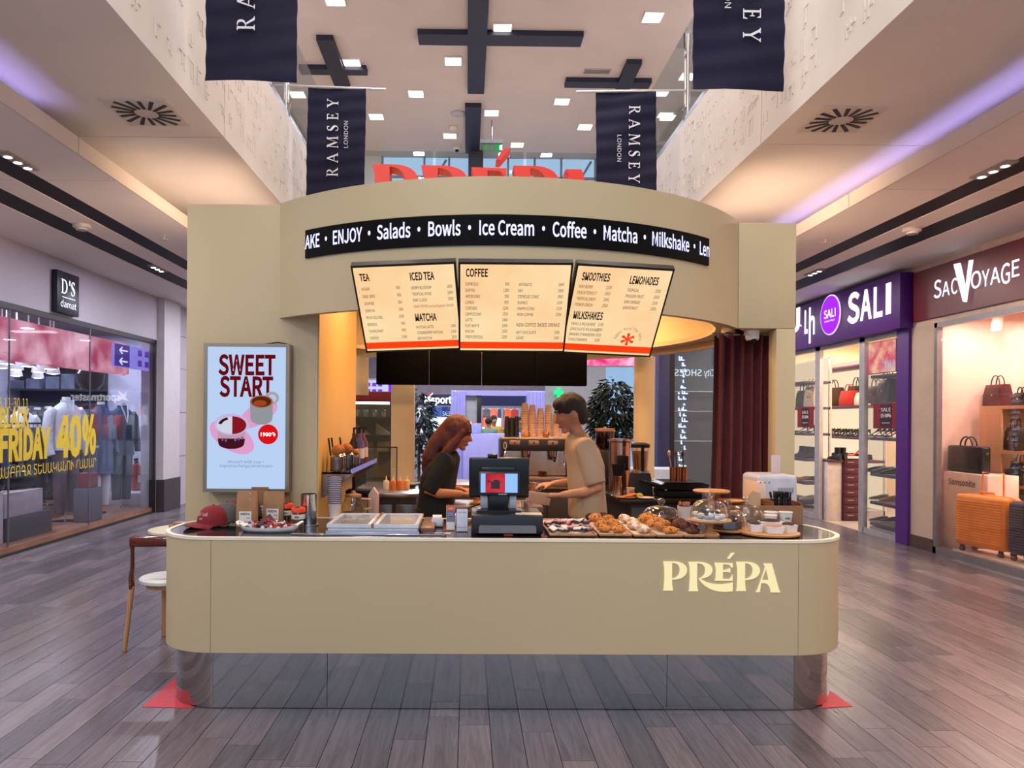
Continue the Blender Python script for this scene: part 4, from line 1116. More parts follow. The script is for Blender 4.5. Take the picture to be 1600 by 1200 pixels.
single('wall_plate', B().box(-.09, .09, 0, .008, -.09, .09).box(-.02, .02, -.004, 0, -.05, .02).box(-.04, .04, -.004, 0, -.06, -.04), mat('b02a34', .5), 'small red fire notice plate on the white end wall of the left shop', 'notice', (XL-.7, yw+1.49, PX(213, 676, XL-.7).z), smooth=0)
for i, (u, dx) in enumerate(((2, 1.2), (25, 1.2), (60, 1.2), (83, 1.2), (25, 2.2), (59, 2.2), (10, .6), (44, .6), (78, .6))):
    q = PX(u, 600, XL-dx)
    if i == 0:
        ts = thing('track_spotlight', '', 'spotlight', (XL-dx, q.y, 3.15), 0)
        drop = .45
        part('stem', B().cyl((0, 0, 0), (0, 0, -.18-drop), .012, n=8), white, ts)
        part('housing', B().lathe([(.05, -.18-drop), (.10, -.42-drop), (.09, -.42-drop), (.04, -.2-drop)], 18), mat('c9c6c8', .5), ts); part('bulb', B().lathe([(.085, -.41-drop), (.05, -.425-drop), (0, -.43-drop)], 14), emis('ffffff', 9), ts)
        o = ts
    else: o = dup(ts, (XL-dx, q.y, 3.15))
    o['label'] = 'white cone spotlight under the left shop ceiling, %s one of the %s row' % (['leftmost', 'second', 'third', 'rightmost', 'left', 'right', 'left', 'middle', 'right'][i], 'front' if dx == .6 else 'middle' if dx == 1.2 else 'rear')
p = PX(141, 585, XL-.35)  # dark round form, hung from the ceiling on a cord
t = thing('dark_globe', 'large dark brown hanging globe in the left shop window', 'lamp', (XL-.8, PX(141, 585, XL-.8).y, p.z))
part('globe_body', B().lathe([(.03, .2), (.15, .17), (.22, .05), (.2, -.1), (.12, -.19), (0, -.21)], 20), mat('1a1210', .25), t); part('cord', B().cyl((0, 0, .19), (0, 0, 3.15-p.z), .006, n=6), black, t)
# wall shelves at the rear of the shop
t = thing('wall_shelving', 'dark wall shelving with stacked clothes on the far wall of the left shop', 'shelf', (sx0+.95, yw+1.29, .092))
part('panel', B().box(-.92, .72, .17, .20, 0, 2.95), mat('2c2b36', .6), t, smooth=0)
for z in (.5, 1.0, 1.5, 2.0, 2.5): part('shelf', B().box(-.92, .72, -.2, .17, z, z+.03), mat('1e1d24', .5), t, smooth=0)
b = B(); rnd = random.Random(2)
for z in (.53, 1.03, 1.53, 2.03):
    y = -.9
    while y < .45:
        h = rnd.uniform(.08, .3); b.box(y, y+.24, -.15, .12, z, z+h); y += rnd.uniform(.27, .36)
part('stacked_clothes', b, mat('5a6078', .8, var=.3, scale=3), t, smooth=0, kind='stuff')

# ---------- right shops
yS = ffr(XR, 1407, 1426)                     # purple end post
yP = (PX(1464, 700, XR).y, yS[0]-.0)          # stone pilaster
ySac0 = 5.0
stone = mat('b7a190', .55, var=.03, scale=3)
struct('wall_right', B().box(XR, XR+.3, YB, ySac0, 0, ZC+.1).box(XR, XR+.3, ySac0, 22, 2.86, ZC+.1).box(XR, XR+.3, 15.2, YE, 0, ZC+.1), mat('c5ab9c', .6), 0)
struct('trim_20', B().box(XR-.02, XR+.06, yP[0]+.01, yP[1], .16, 2.86), stone, 0)
struct('baseboard_right', B().box(XR-.04, XR+.06, yP[0]+.02, yS[1], 0, .16), mat('4b3530', .5), 0)
# purple shop front
pur = mat('4a1272', .45, var=.03)
zsg0, zsg1 = PX(1423, 506, XR-.16).z, PX(1423, 420, XR-.16).z
t = thing('shop_fascia_sign', 'purple fascia sign with white letters and magenta disc over the shoe shop', 'sign', (XR, 12, 2.86))
part('fascia_box', B().rbox(-.18, 0, yS[0]-12, 16-12, 0, zsg1-2.86, .006), pur, t)
wl = emis('f2f4ff', 1.7)
def sgn(s, u0, u1, v0, v1, m=wl, dep=.03, X=XR-.19, par=t, org=(XR, 12, 2.86), name='sign_letters', bold=.03):
    a = PX(u0, (v0+v1)/2, X); c = PX(u1, (v0+v1)/2, X); zt_ = PX((u0+u1)/2, v0, X).z; zb_ = PX((u0+u1)/2, v1, X).z
    k = B(); M = frame((X-org[0], a.y-org[1], zb_-org[2]), (0, -1, 0), (0, 0, 1))
    text(k, s, M, 0, 0, zt_-zb_, w=a.y-c.y, bold=bold); n = len(k.v)
    k2 = B(); text(k2, s, M @ T(0, 0, -dep), 0, 0, zt_-zb_, w=a.y-c.y, bold=bold+.02)
    part(name, k, m, par, smooth=0); return k2
for ch, u0, u1, v0, v1 in (('S', 1324, 1343, 459, 503), ('A', 1344, 1362, 454, 498), ('L', 1365, 1379, 449, 494), ('I', 1384, 1392, 444, 489)): sgn(ch, u0, u1, v0, v1, name='sign_letter')
sgn('ՍԱ', 1205, 1254, 488, 522); sgn('Լ', 1257, 1262, 486, 520, name='sign_letter'); sgn('ի', 1264, 1273, 483, 522, name='sign_letter', bold=.02)
a = PX(1297.5, 492, XR-.2); r = (PX(1283, 492, XR-.2).y-PX(1312, 492, XR-.2).y)/2
M = frame((-.20, a.y-12, a.z-2.86), (0, -1, 0), (0, 0, 1))
part('logo_disc', B().lathe([(r, -.02), (r, .01), (0, .01)], 36, M), emis('a22be0', 1.0), t, smooth=30)
part('disc_rim', B().tube([(r*1.03*cos(i*PI/18), r*1.03*sin(i*PI/18), .0) for i in range(36)], .012, 6, M, closed=True), emis('d9c8f4', 1.0), t)
k = B(); text(k, 'SALI', M @ T(0, 0, .013), 0, -.04, r*.42, w=r*1.25, ax='C', bold=.02); text(k, 'SHINER FAMILY', M @ T(0, 0, .013), 0, -r*.36, r*.10, w=r*1.1, ax='C')
part('disc_lettering', k, emis('ffffff', 1.1), t, smooth=0)
struct('trim_21', B().box(XR-.06, XR+.06, yS[0], yS[1], 0.0, 2.86), pur, 0)
fram = mat('b9b3b8', .35, .5)
yg = [ffr(XR, 1352, 1405), ffr(XR, 1286, 1350), ffr(XR, 1246, 1276)]
yg[2][1] += 2.3
w3 = struct('window_3', B().box(XR-.006, XR+.006, yg[0][0], yg[0][1], .08, 2.80), glass('f6f4f4', .05, key='shop_glass_clear'), 0)
part('frame', B().box(XR-.03, XR+.03, yg[0][1]-.02, yg[0][1]+.12, 0, 2.86).box(XR-.03, XR+.03, yg[0][0]-.03, yg[0][0]+.01, 0, 2.86).box(XR-.03, XR+.03, yg[0][0], yg[0][1], 0, .08), fram, w3, smooth=0)
w4 = struct('window_4', B().box(XR-.006, XR+.006, yg[2][0], yg[2][1], .08, 2.80), glass('f6f4f4', .05, key='shop_glass_clear'), 0)
part('frame', B().box(XR-.03, XR+.03, yg[2][0]-.16, yg[2][0], 0, 2.86).box(XR-.03, XR+.03, yg[2][0], yg[2][1], 0, .08), fram, w4, smooth=0)
struct('trim_22', B().box(XR-.03, XR+.05, yg[0][0], 15.2, 2.80, 2.86), fram, 0)
struct('floor_shop_right', B().box(XR, XR+4.2, 5.0, 15.3, -.13, .002), mat('a89a92', .35), 0)
creamw = mat('ecd9bc', .6, var=.02)
struct('wall_shop_right', B().box(XR+2.6, XR+2.7, 9.85, 15.3, 0, 3.2).box(XR+.05, XR+2.6, 15.2, 15.3, 0, 3.2)
       .box(XR+.07, XR+2.6, 9.85, 9.90, 0, 3.2), creamw, 0)
struct('ceiling_shop_right', B().box(XR+.3, XR+2.7, 9.85, 15.3, 3.2, 3.25), creamw, 0)
lamps('shop_lamp', (XR+.8, XR+1.9), (10.4, 11.7, 13.0, 14.3), 3.18, 190, (1, .84, .66))
area('shop_lamp', (XR+.45, 10.4, 2.72), (.3, 1.0), 14, (1, .88, .72))
area('shop_lamp', (XR+.45, 13.6, 2.72), (.3, 1.6), 20, (1, .88, .72))
shelfm = mat('4e4258', .45); shelfp = mat('5a2c4c', .45)
litback = emis('f6dfba', .85, 'backlit_panel')
def shelf_unit(y0, y1, x0, x1, zs, label, back=True, mm=shelfm):
    t = thing('display_shelving', label, 'shelf', ((x0+x1)/2, (y0+y1)/2, 0.002)); W2, D2 = (x1-x0)/2, (y1-y0)/2
    for z in zs: part('shelf', B().rbox(-W2, W2, -D2, D2, z-.045, z, .004), mm, t)
    if back: part('back_panel', B().box(W2, W2+.02, -D2, D2, 0, 2.75), litback, t, smooth=0, label='softly backlit cream panel')
    part('upright', B().box(W2-.03, W2, -D2, -D2+.025, 0, 2.75), fram, t, smooth=0); part('upright', B().box(W2-.03, W2, D2-.025, D2, 0, 2.75), fram, t, smooth=0)
    part('plinth', B().box(-W2, W2, -D2, D2, 0, .10), mat('b6b2b8', .5), t, smooth=0)
    return t
X0, X1 = XR+.06, XR+.50
Zs = [.16, .47, .88, 1.40, 1.90, 2.30]
shelf_unit(yg[0][0]+.02, yg[0][1]-.03, X0, X1, Zs, 'lit display shelves with shoes in the right window of the purple shop')
shelf_unit(12.85, yg[2][1], X0, X1, [.22, .56, .97, 1.42, 1.88, 2.33], 'lit display shelves with boots in the left window of the purple shop beside the kiosk')
xb0, xb1 = XR+.9, XR+1.3
shelf_unit(12.55, 15.1, xb0, xb1, [.96, 1.36, 1.91, 2.62], 'shelves of bags and heels on the rear wall seen through the shop doorway', mm=shelfp)
def bagmk(loc, rz, m, label, w, h, d, strap=True, name='handbag', group=None):
    t = thing(name, label, 'bag', loc, rz, group)
    part('body', B().loft([[(x*w/2*a, y*d/2*c, z*h) for x, y in ((-1, -.8), (-.9, -1), (.9, -1), (1, -.8), (1, .8), (.9, 1), (-.9, 1), (-1, .8))] for z, a, c in ((0, .94, .95), (.04, 1, 1), (.5, 1, .96), (.9, .95, .62), (1, .93, .5))]), m, t)
    for s in (-1, 1): part('handle', B().tube([(-w*.2, s*d*.22, h*.86)]+[(-w*.2*cos(PI*i/10), s*d*.2, h+h*.42*sin(PI*i/10)) for i in range(11)]+[(w*.2, s*d*.22, h*.86)], .008, 6), m, t)
    part('flap', B().rbox(-w*.36, w*.36, -d*.5, -d*.44, h*.42, h*.86, .006), m, t)
    part('clasp', B().ball((0, -d*.51, h*.5), (.016, .008, .016), 8, 6), mat('c9b27a', .3, .9), t)
    return t
# bags seen through the doorway
zr = 1.912
for u, m, l, w, h in ((1302, mat('5a3320', .45, bump=.1), 'brown leather holdall on the rear shelf seen through the shop doorway', .55, .36), (1327, mat('b01a16', .4), 'bright red handbag on the rear shelf seen through the shop doorway', .40, .27),
                      (1340, mat('1a1716', .4), 'black tote behind the red handbag in the shoe shop', .42, .36), (1349, mat('e2cdb8', .5), 'small cream handbag right of the red one in the shoe shop', .3, .22)):
    X = xb0+.12 if h < .3 else xb0+.27
    bagmk((X, PX(u, 620, X).y, zr), PI/2+.15, m, l, w, h, .16)
hl = ['dark heeled shoe on the rear shelf seen through the shop doorway']
for i in range(14):
    u = 1291+i*4.5; X = xb0+.10+.18*(i % 2)
    shoe('heel', blk if i > 3 else brn, blk, (X, PX(u, 655, X).y, 1.362), PI*.75+.2*(i % 3), 'dark heeled shoe on the rear shelf through the shop doorway, '+ordn(i, 'left'), 'heeled shoes on the rear shelf')
for i in range(12):
    u = 1300+i*4.6; X = xb0+.10+.18*(i % 2)
    shoe('low', blk, solb, (X, PX(u, 655, X).y, .962), PI*.8+.2*(i % 3), 'black flat shoe in the row behind the maroon cabinet, '+ordn(i, 'left'), 'flat shoes behind the cabinet')
# cabinet at the doorway
cy0 = 12.0
t = thing('drawer_cabinet', 'maroon chest of eight drawers with white side counter in the shop doorway', 'cabinet', (6.5, cy0+.3, 0.003))
cx0 = PY(1318, 700, cy0).x-6.5; cx1 = PY(1353, 700, cy0).x-6.5; cw0 = PY(1291, 700, cy0).x-6.5
zc = PY(1335, 717, cy0).z
mar = mat('4a0f2c', .35)
part('body', B().box(cx0, cx1, -.29, .02, 0, zc), mar, t, smooth=0)
part('side_counter', B().rbox(max(cw0, XR+.05-6.5), cx0-.004, -.26, .02, 0, zc-.06, .004), mat('cbbab2', .5), t)
part('counter_top', B().rbox(max(cw0, XR+.05-6.5), cx0-.004, -.30, .02, zc-.06, zc-.02, .004), shelfp, t); part('cabinet_top', B().rbox(cx0-.002, cx1, -.31, .02, zc, zc+.03, .004), mat('d6c6bd', .5), t)
for i in range(8):
    z0 = .02+i*(zc-.03)/8
    q = part('drawer', B().rbox(cx0+.01, cx1-.01, -.305, -.29, z0, z0+(zc-.03)/8-.012, .004), mar, t); part('handle', B().box(cx0+.07, cx0+.17, -.312, -.305, z0+.07, z0+.08), steel, q, smooth=0)
shoe('heel', redshoe, redshoe, (6.42, cy0+.12, zc+.034), 2.6, 'bright red heeled shoe on top of the maroon cabinet', 'red pair on the cabinet'); shoe('heel', redshoe, redshoe, (6.46, cy0+.22, zc+.034), 2.3, 'bright red heeled shoe behind its twin on the maroon cabinet', 'red pair on the cabinet')
for i in range(2): shoe('boot', blk, solb, (XR+.20+.09*i, cy0+.1, zc-.017), PI*.6, 'black ankle boot on the white side counter in the shop doorway, '+['left', 'right'][i], 'boots on the side counter')
# window shelves, right window
def on(u, X, z): return (X, PX(u, 700, X).y, z+.003)
XM = XR+.26
shoe('low', grn, sol, on(1374, XM, Zs[1]), PI*.9, 'olive sneaker on the second lowest shelf of the right shoe window', None)
shoe('low', tan_, tan_, on(1391, XM+.05, Zs[1]), PI*.9, 'tan shoe beside the olive sneaker in the right shoe window', None)
shoe('low', blk, sol, on(1374, XM-.06, Zs[0]), PI*.9, 'black sneaker with white sole on the lowest shelf, left one', None); shoe('low', blk, sol, on(1390, XM+.05, Zs[0]), PI*.95, 'black sneaker with white sole on the lowest shelf, right one', None)
for i in range(6): shoe('low', blk, solb, on(1363+i*7, XM+(.08 if i % 2 else -.08), Zs[2]), PI*.85+.1*i, 'black shoe on the eye-level shelf of the right shoe window, '+ordn(i, 'left'), 'black shoes in the right shoe window')
for i in range(5): shoe('heel', blk, blk, on(1364+i*8, XM+(.08 if i % 2 else -.08), Zs[3]), PI*.8+.1*i, 'black heel behind the SALE poster of the right shoe window, '+ordn(i, 'left'), 'heels in the right shoe window')
bagmk(on(1387, XM, Zs[4]), -PI/2-.2, mat('3a2a26', .45), 'dark brown leather bag with tag on the upper shelf of the right shoe window', .46, .34, .18)
bagmk(on(1368, XM+.05, Zs[4]), -PI/2, mat('6a4238', .5), 'reddish brown bag at the left of the upper shelf in the right shoe window', .3, .26, .16)
# left window
for i in range(3): shoe('boot', mat('23283c', .5), solb, on(1248+i*9, XM, .97), PI*.9, 'dark blue ankle boot in the left shoe window, '+ordn(i, 'left'), 'boots in the left shoe window')
shoe('low', mat('2a3148', .6), sol, on(1264, XM, .56), PI*.9, 'dark blue shoe on the lower shelf of the left shoe window', None)
shoe('low', wht, sol, on(1262, XM, .22), PI*.9, 'white sneaker on the lowest shelf of the left shoe window', None); shoe('low', tan_, tan_, on(1254, XM-.1, .56), PI*.9, 'tan pink flat shoe on the lower shelf of the left shoe window', None)
for i in range(3): shoe('heel', blk, blk, on(1252+i*10, XM, 1.42), PI*.9, 'black heel behind the SALE poster of the left shoe window, '+ordn(i, 'left'), 'heels in the left shoe window')
bagmk(on(1255, XM, 1.88), -PI/2, mat('3b4034', .5), 'dark green shopper bag at the left of the left shoe window', .36, .30, .15); bagmk(on(1268, XM, 1.88), -PI/2, mat('d9c2a6', .5), 'cream bag with brown trim in the left shoe window', .36, .36, .15)
def poster(u, v0, v1, label, w):
    a = PX(u, (v0+v1)/2, XR-.02); hh = (PX(u, v0, XR-.02).z-PX(u, v1, XR-.02).z)/2
    t = thing('sale_poster', label, 'poster', (XR-.012, a.y, a.z))
    part('sheet', B().box(-.006, .002, -w, w, -hh, hh), mat('7a0e1e', .4), t, smooth=0); part('dark_panel', B().box(-.008, -.006, -w*.45, w*.45, -hh*.9, hh*.9), mat('2a1420', .4), t, smooth=0)
    k = B(); M = frame((-.0085, 0, 0), (0, -1, 0), (0, 0, 1))
    text(k, 'SALE', M, 0, hh*.35, hh*.28, w=w*.75, ax='C'); text(k, '15-50%', M, 0, -hh*.1, hh*.26, w=w*.8, ax='C', bold=.02); k.box(-w*.3, w*.3, -hh*.56, -hh*.52, 0, .001, M)
    part('lettering', k, mat('f0e6e2', .6), t, smooth=0)
poster(1384, 630, 670, 'red SALE poster in the right shoe window', .32); poster(1258, 636, 668, 'red SALE poster in the left shoe window beside the kiosk', .30)
p = PX(1372, 553, XR+.03)  # a screen's reflection in the pane, built as a glowing panel
t = thing('screen_reflection', 'small bright reflected blossom screen atop the right shoe window, built as a panel', 'screen', (XR+.03, p.y, p.z))
part('screen', B().box(0, .02, -.40, .40, -.27, .17), emis('e2506e', .9, h2='ffc9a0', scale=6), t, smooth=0); part('case', B().box(.02, .05, -.41, .41, -.28, .18), dark, t, smooth=0)  # glowing panel and dark backing that stand in for the reflected screen
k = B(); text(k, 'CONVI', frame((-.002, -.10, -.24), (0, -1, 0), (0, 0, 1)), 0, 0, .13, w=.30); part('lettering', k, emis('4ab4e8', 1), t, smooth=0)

# ---------- luggage shop
mrn = mat('620d1e', .4, var=.03)
struct('trim_23', B().box(XR-.03, XR+.02, ySac0, yP[1]-.02, PX(1460, 497, XR).z, ZC-.08), mrn, 0)
wp = PX(1462, 700, XR).y
w5 = struct('window_5', B().box(XR-.006, XR+.006, ySac0, wp-.03, .08, 2.82), glass('f8f4f2', .05, key='shop_glass_clear'), 0)
part('frame', B().box(XR-.03, XR+.04, wp-.06, wp, 0, 2.86).box(XR-.03, XR+.04, ySac0, wp, 2.80, 2.86).box(XR-.03, XR+.04, ySac0, wp, 0, .08), mat('8a8488', .35, .6), w5, smooth=0)
t = thing('shop_sign', 'white raised letters with a tall V on the maroon fascia', 'sign', (XR-.03, 8.5, 3.2))
org = (XR-.03, 8.5, 3.2); lw = emis('e9e9fb', 1.3)
for ch, u0, u1, v0, v1 in (('S', 1459, 1471, 438, 465), ('A', 1472, 1484, 440, 462), ('C', 1486, 1496, 435, 459), ('O', 1517, 1533, 424, 450), ('Y', 1534, 1546, 422, 447), ('A', 1547, 1563, 418, 443), ('G', 1564, 1578, 412, 443), ('E', 1581, 1593, 406, 432)):
    sgn(ch, u0, u1, v0, v1, lw, X=XR-.06, par=t, org=org, name='sign_letter', bold=.01)
X = XR-.06; y_ = lambda u: PX(u, 440, X).y-8.5; z_ = lambda u, v: PX(u, v, X).z-3.2
pts = [(1492, 413), (1501, 411), (1510.5, 452), (1516, 407), (1521, 406), (1511, 472), (1507, 471)]
k = B().prism([(-y_(u), z_(u, v)) for u, v in pts], 0, .02, frame((X-org[0]+.0, 0, 0), (0, -1, 0), (0, 0, 1)))
part('sign_letter', k, lw, t, smooth=0)
pinkw = mat('e8cfc4', .6, var=.02)
struct('wall_luggage_back', B().box(XR+2.4, XR+2.5, 4.8, 9.85, 0, 3.3), pinkw, 0)
struct('wall_luggage_side', B().box(XR+.05, XR+2.4, 9.80, 9.84, 0, 3.3), pinkw, 0)
struct('wall_luggage_near', B().box(XR+.3, XR+2.4, 4.9, 5.0, 0, 3.3), pinkw, 0)
cl = struct('ceiling_luggage', B().box(XR+.3, XR+2.5, 4.8, 9.80, 3.1, 3.2), pinkw, 0)
for k in range(14): part('slat', B().box(XR+.35, XR+2.4, 5.2+k*.28, 5.28+k*.28, 3.02, 3.10), mat('c49f8c', .5), cl, smooth=0)
lamps('shop_lamp', (XR+.7, XR+1.6), (5.9, 7.1, 8.3, 9.3), 3.0, 135, (1, .72, .60))
struct('floor_platform', B().box(XR+.02, XR+2.3, 5.1, PX(1500, 700, XR+.1).y, .003, .10), mat('d9c8c0', .35), 0)
for u, v, l in ((1515, 508, 'left'), (1557, 505, 'right')):
    p = PX(u, v, XR+1.0)
    t = thing('track_spotlight', 'white track spotlight under the luggage shop ceiling, %s one' % l, 'spotlight', (XR+1.0, p.y, p.z))
    part('housing', B().cyl((0, 0, -.09), (0.02, 0, .10), .07, .06, 16), mat('d0c4be', .4), t); part('bulb', B().lathe([(.055, -.092), (0, -.096)], 14), emis('fff2e0', 8), t); part('stem', B().cyl((0, 0, .1), (0, 0, 3.05-p.z), .012, n=8), white, t)
# plinth with bag
X = XR+.44; zpl = PX(1500, 739, X).z
y0, y1 = PX(1546, 739, X).y, PX(1477, 739, X).y
t = thing('plinth', 'white plinth with dark lettering carrying the black briefcase', 'plinth', (X, (y0+y1)/2, .004))
part('body', B().rbox(-.02, .36, -(y1-y0)/2, (y1-y0)/2, 0, zpl, .006), mat('e9d8ce', .45), t)
k = B(); text(k, 'Samsonite', frame((-.024, (y1-y0)*.38, zpl-.16), (0, -1, 0), (0, 0, 1)), 0, 0, .075, w=(y1-y0)*.62, bold=.01); part('lettering', k, mat('2a2a3a', .5), t, smooth=0)
b0, b1 = PX(1537, 700, X+.1).y, PX(1482, 700, X+.1).y
def briefcase(loc, rz, w, h, d, label):
    t = thing('briefcase', label, 'bag', loc, rz)
    part('body', B().rbox(-w/2, w/2, -d/2, d/2, 0, h, .03, 3), leather, t); part('zip', B().box(-w*.47, w*.47, -.006, .006, h-.002, h+.003), steel, t, smooth=0)
    for s in (-1, 1): part('handle', B().tube([(-w*.17, s*.03, h*.78), (-w*.17, s*.03, h)]+[(-w*.17*cos(PI*i/8), s*.03, h+h*.34*sin(PI*i/8)) for i in range(9)]+[(w*.17, s*.03, h*.78)], .010, 6), leather, t)
    part('pocket', B().rbox(-w*.42, w*.42, -d/2-.012, -d/2, h*.12, h*.62, .005), leather, t)
    for s in (-1, 1): part('strap_ring', B().tube([(s*w*.5+s*.012+.014*cos(i*PI/5), 0, h*.75+.014*sin(i*PI/5)) for i in range(10)], .004, 5, closed=True), steel, t)
briefcase((X+.14, (b0+b1)/2, zpl+.006), -PI/2, b1-b0, .34, .12, 'black leather briefcase standing on the white plinth in the luggage shop')
# wooden shelf unit
X = XR+.86
oak = mat('c89a76', .5, var=.10, scale=3, stretch=(1, 1, .12))
y1 = PX(1530, 700, X).y; zt_ = PX(1560, 634, X).z
t = thing('display_shelving', 'light wooden shelf unit with bags in the luggage shop', 'shelf', (X+.25, y1-.9, .10))
part('side_panel', B().box(-.25, .25, .86, .9, 0, zt_-.14), oak, t, smooth=0); part('side_panel', B().box(-.25, .25, -.9, -.86, 0, zt_-.14), oak, t, smooth=0)
part('front_panel', B().box(-.25, -.23, .50, .86, 0, zt_-.14), oak, t, smooth=0)
part('top', B().box(-.25, .25, -.9, .9, zt_-.14, zt_-.10), oak, t, smooth=0); part('back', B().box(.22, .25, -.86, .86, 0, zt_-.14), mat('f0dcb8', .5), t, smooth=0)
for z in (.42, .83, 1.24): part('shelf', B().box(-.25, .22, -.86, .50, z-.1, z-.06), oak, t, smooth=0)
area('shelf_lamp', (X+.15, y1-1.1, .10+zt_-.16), (.2, .9), 6, (1, .85, .62)); area('shelf_lamp', (X+.15, y1-1.1, 1.10), (.2, .9), 4, (1, .85, .62))
bur = mat('4d1220', .4)
bagmk((X+.2, PX(1559, 620, X+.2).y, zt_+.002), -PI/2, bur, 'burgundy leather handbag on top of the wooden shelf unit', .38, .28, .16)
bagmk((X+.2, PX(1597, 620, X+.2).y, zt_+.002), -PI/2, blk, 'small black handbag on top of the wooden shelf unit at the picture edge', .22, .16, .12)
bagmk((X+.1, PX(1587, 680, X+.1).y, 1.285), -PI/2-.3, mat('231a1a', .3), 'black slouchy handbag on the upper shelf of the wooden unit', .34, .28, .16)
bagmk((X+.05, PX(1590, 740, X+.05).y, .872), -PI/2, mat('161416', .35, bump=.6, scale=40), 'black quilted bag on the middle shelf of the wooden unit', .34, .18, .16); bagmk((X+.2, PX(1597, 740, X+.2).y, .872), -PI/2, mat('9a7a58', .5, bump=.6, scale=40), 'beige woven bag behind the black quilted bag', .34, .27, .1)
# suitcases
def suitcase(loc, rz, w, h, d, m, label, ribs=True):
    t = thing('suitcase', label, 'suitcase', loc, rz)
    part('shell', B().rbox(-w/2, w/2, -d/2, d/2, .07, h, .05, 4), m, t)
    if ribs:
        for i in range(16):
            z = .14+(h-.22)*i/15; part('rib', B().rbox(-w/2+.03, w/2-.03, -d/2-.008, -d/2+.004, z-.012, z+.012, .004, 1), m, t)
    part('side_handle', B().tube([(w/2, 0, h*.42), (w/2+.035, 0, h*.45), (w/2+.035, 0, h*.60), (w/2, 0, h*.63)], .014, 8), m, t)
    part('lock', B().box(w/2, w/2+.012, -.09, -.03, h*.48, h*.56), steel, t, smooth=0)
    part('top_handle', B().tube([(-.09, 0, h-.01), (-.08, 0, h+.03), (.08, 0, h+.03), (.09, 0, h-.01)], .013, 8), m, t)
    part('trolley_handle', B().tube([(-.13, d*.28, h-.02), (-.13, d*.28, h+.26), (.13, d*.28, h+.26), (.13, d*.28, h-.02)], .010, 8), m, t)
    part('zip_seam', B().rbox(-w/2-.002, w/2+.002, -.008, .008, .068, h+.002, .03, 3), mat('c9780c', .5) if ribs else dark, t)
    for x in (-1, 1):
        for y in (-1, 1):
            q = part('caster', B().box(x*w*.38-.02, x*w*.38+.02, y*d*.33-.015, y*d*.33+.015, .045, .075), dark, t, smooth=0)
            part('wheel', B().cyl((x*w*.38-.02, y*d*.33, .028), (x*w*.38+.02, y*d*.33, .028), .028, n=14), mat('5a2c14', .4), q)
X = XR+.20
s0, s1 = PX(1575, 800, X).y, PX(1508, 800, X).y
zt_ = PX(1540, 774, X).z
orange = mat('f08a10', .35, coat=.3)
suitcase((X+.01, (s0+s1)/2-.02, .101), -PI/2+.25, (s1-s0)*.90, zt_-.10, .28, orange, 'bright orange ribbed suitcase standing in the luggage shop window')
s2 = PX(1577, 800, X+.1).y
suitcase((X+.12, s2-.36, .101), -PI/2+.2, .44, zt_-.12, .27, mat('2c2440', .4), 'dark purple suitcase right of the orange one at the picture edge')

# ============================================================ ON AND BEHIND THE COUNTER
def K(u, v): q = PZ(u, v, ZK); return (q.x, q.y, ZK+.001)
clear = glass('f4f6f6', .07, key='thin_glass', power=3.0)
kraft = mat('9a7350', .8, var=.06); kraftd = mat('7d5a3c', .8)
paper = mat('e4e0dc', .7, var=.01); ink = mat('1c1a1c', .7, var=0)
wood = mat('c08a58', .5, var=.10, scale=6, stretch=(1, 6, 6)); woodp = mat('b98a66', .5, var=.10, scale=6, stretch=(6, 1, 6))
# ---- caps
def cap(loc, rz, m, label, mb=None, words=None):
    t = thing('cap', label, 'cap', loc, rz, 'caps on the counter')
    b = B(); rings = []
    for i in range(9):
        a = PI/2*i/8; r = cos(a)**.8; z = .115*sin(a)**.9
        rings.append([(.088*r*cos(2*PI*k/24), .098*r*sin(2*PI*k/24), .012+z) for k in range(24)])
    rings[-1] = [(.004*cos(2*PI*k/24), .004*sin(2*PI*k/24), .128) for k in range(24)]
    part('crown', b.loft(rings, cap=True), m, t, smooth=60)
    vs = []; fs = []; n = 14
    for lay in (0, -.004):
        for i in range(n+1):
            x = -1+2*i/n; yb = -.098*math.sqrt(max(0, 1-(x*.86)**2))
            yo = yb-.085*math.sqrt(max(0, 1-x*x*.92))
            z = .016+lay-.0
            vs += [(x*.088, yb+.006, z+.012*(1-x*x)), (x*.092, yo, .012+lay+.022*(1-x*x)-.010)]
    o = 2*(n+1)
    for i in range(n):
        a = 2*i; fs += [(a, a+2, a+3, a+1), (o+a, o+a+1, o+a+3, o+a+2), (a+1, a+3, o+a+3, o+a+1)]
    part('brim', B().add(vs, fs), mb or m, t, smooth=60)
    part('button', B().ball((0, 0, .129), (.008, .008, .005), 10, 6), m, t)
    part('stitching', B().tube([(.0885*cos(a), .0985*sin(a), .018) for a in [2*PI*k/40 for k in range(40)]], .0022, 5, closed=True), mb or m, t)
    if words:
        k = B()
        def wrap(p):
            a = -PI/2+(p.x+.022)/.092; zz = p.y; r = cos(math.asin(min(.98, max(0, (zz-.012)/.115))))**.8
            return Vector((.0895*r*cos(a), .0995*r*sin(a), zz+.002))
        text(k, words[0], None, 0, .070, .018, w=.085, ax='C', bold=.0, fn=wrap); text(k, words[1], None, .0, .048, .012, ax='C', fn=wrap)
        part('embroidery', k, mat('d8c8c4', .8), t, smooth=0)
    return t
q = K(327, 823)
maroon = mat('7a1420', .8, var=.05, scale=40)
cap((-1.535, 4.50, q[2]), -.75, maroon, 'maroon baseball cap with white embroidery, front one of the cap row on the counter', None, ('don\u2019t call', 'me'))
cap((-1.475, 4.575, q[2]+.010), -.75, mat('4c4c4e', .8, scale=40), 'grey baseball cap tucked behind the front maroon cap')
cap((-1.435, 4.645, q[2]+.018), -.75, mat('6c101c', .8, scale=40), 'maroon baseball cap behind the grey one in the cap row')
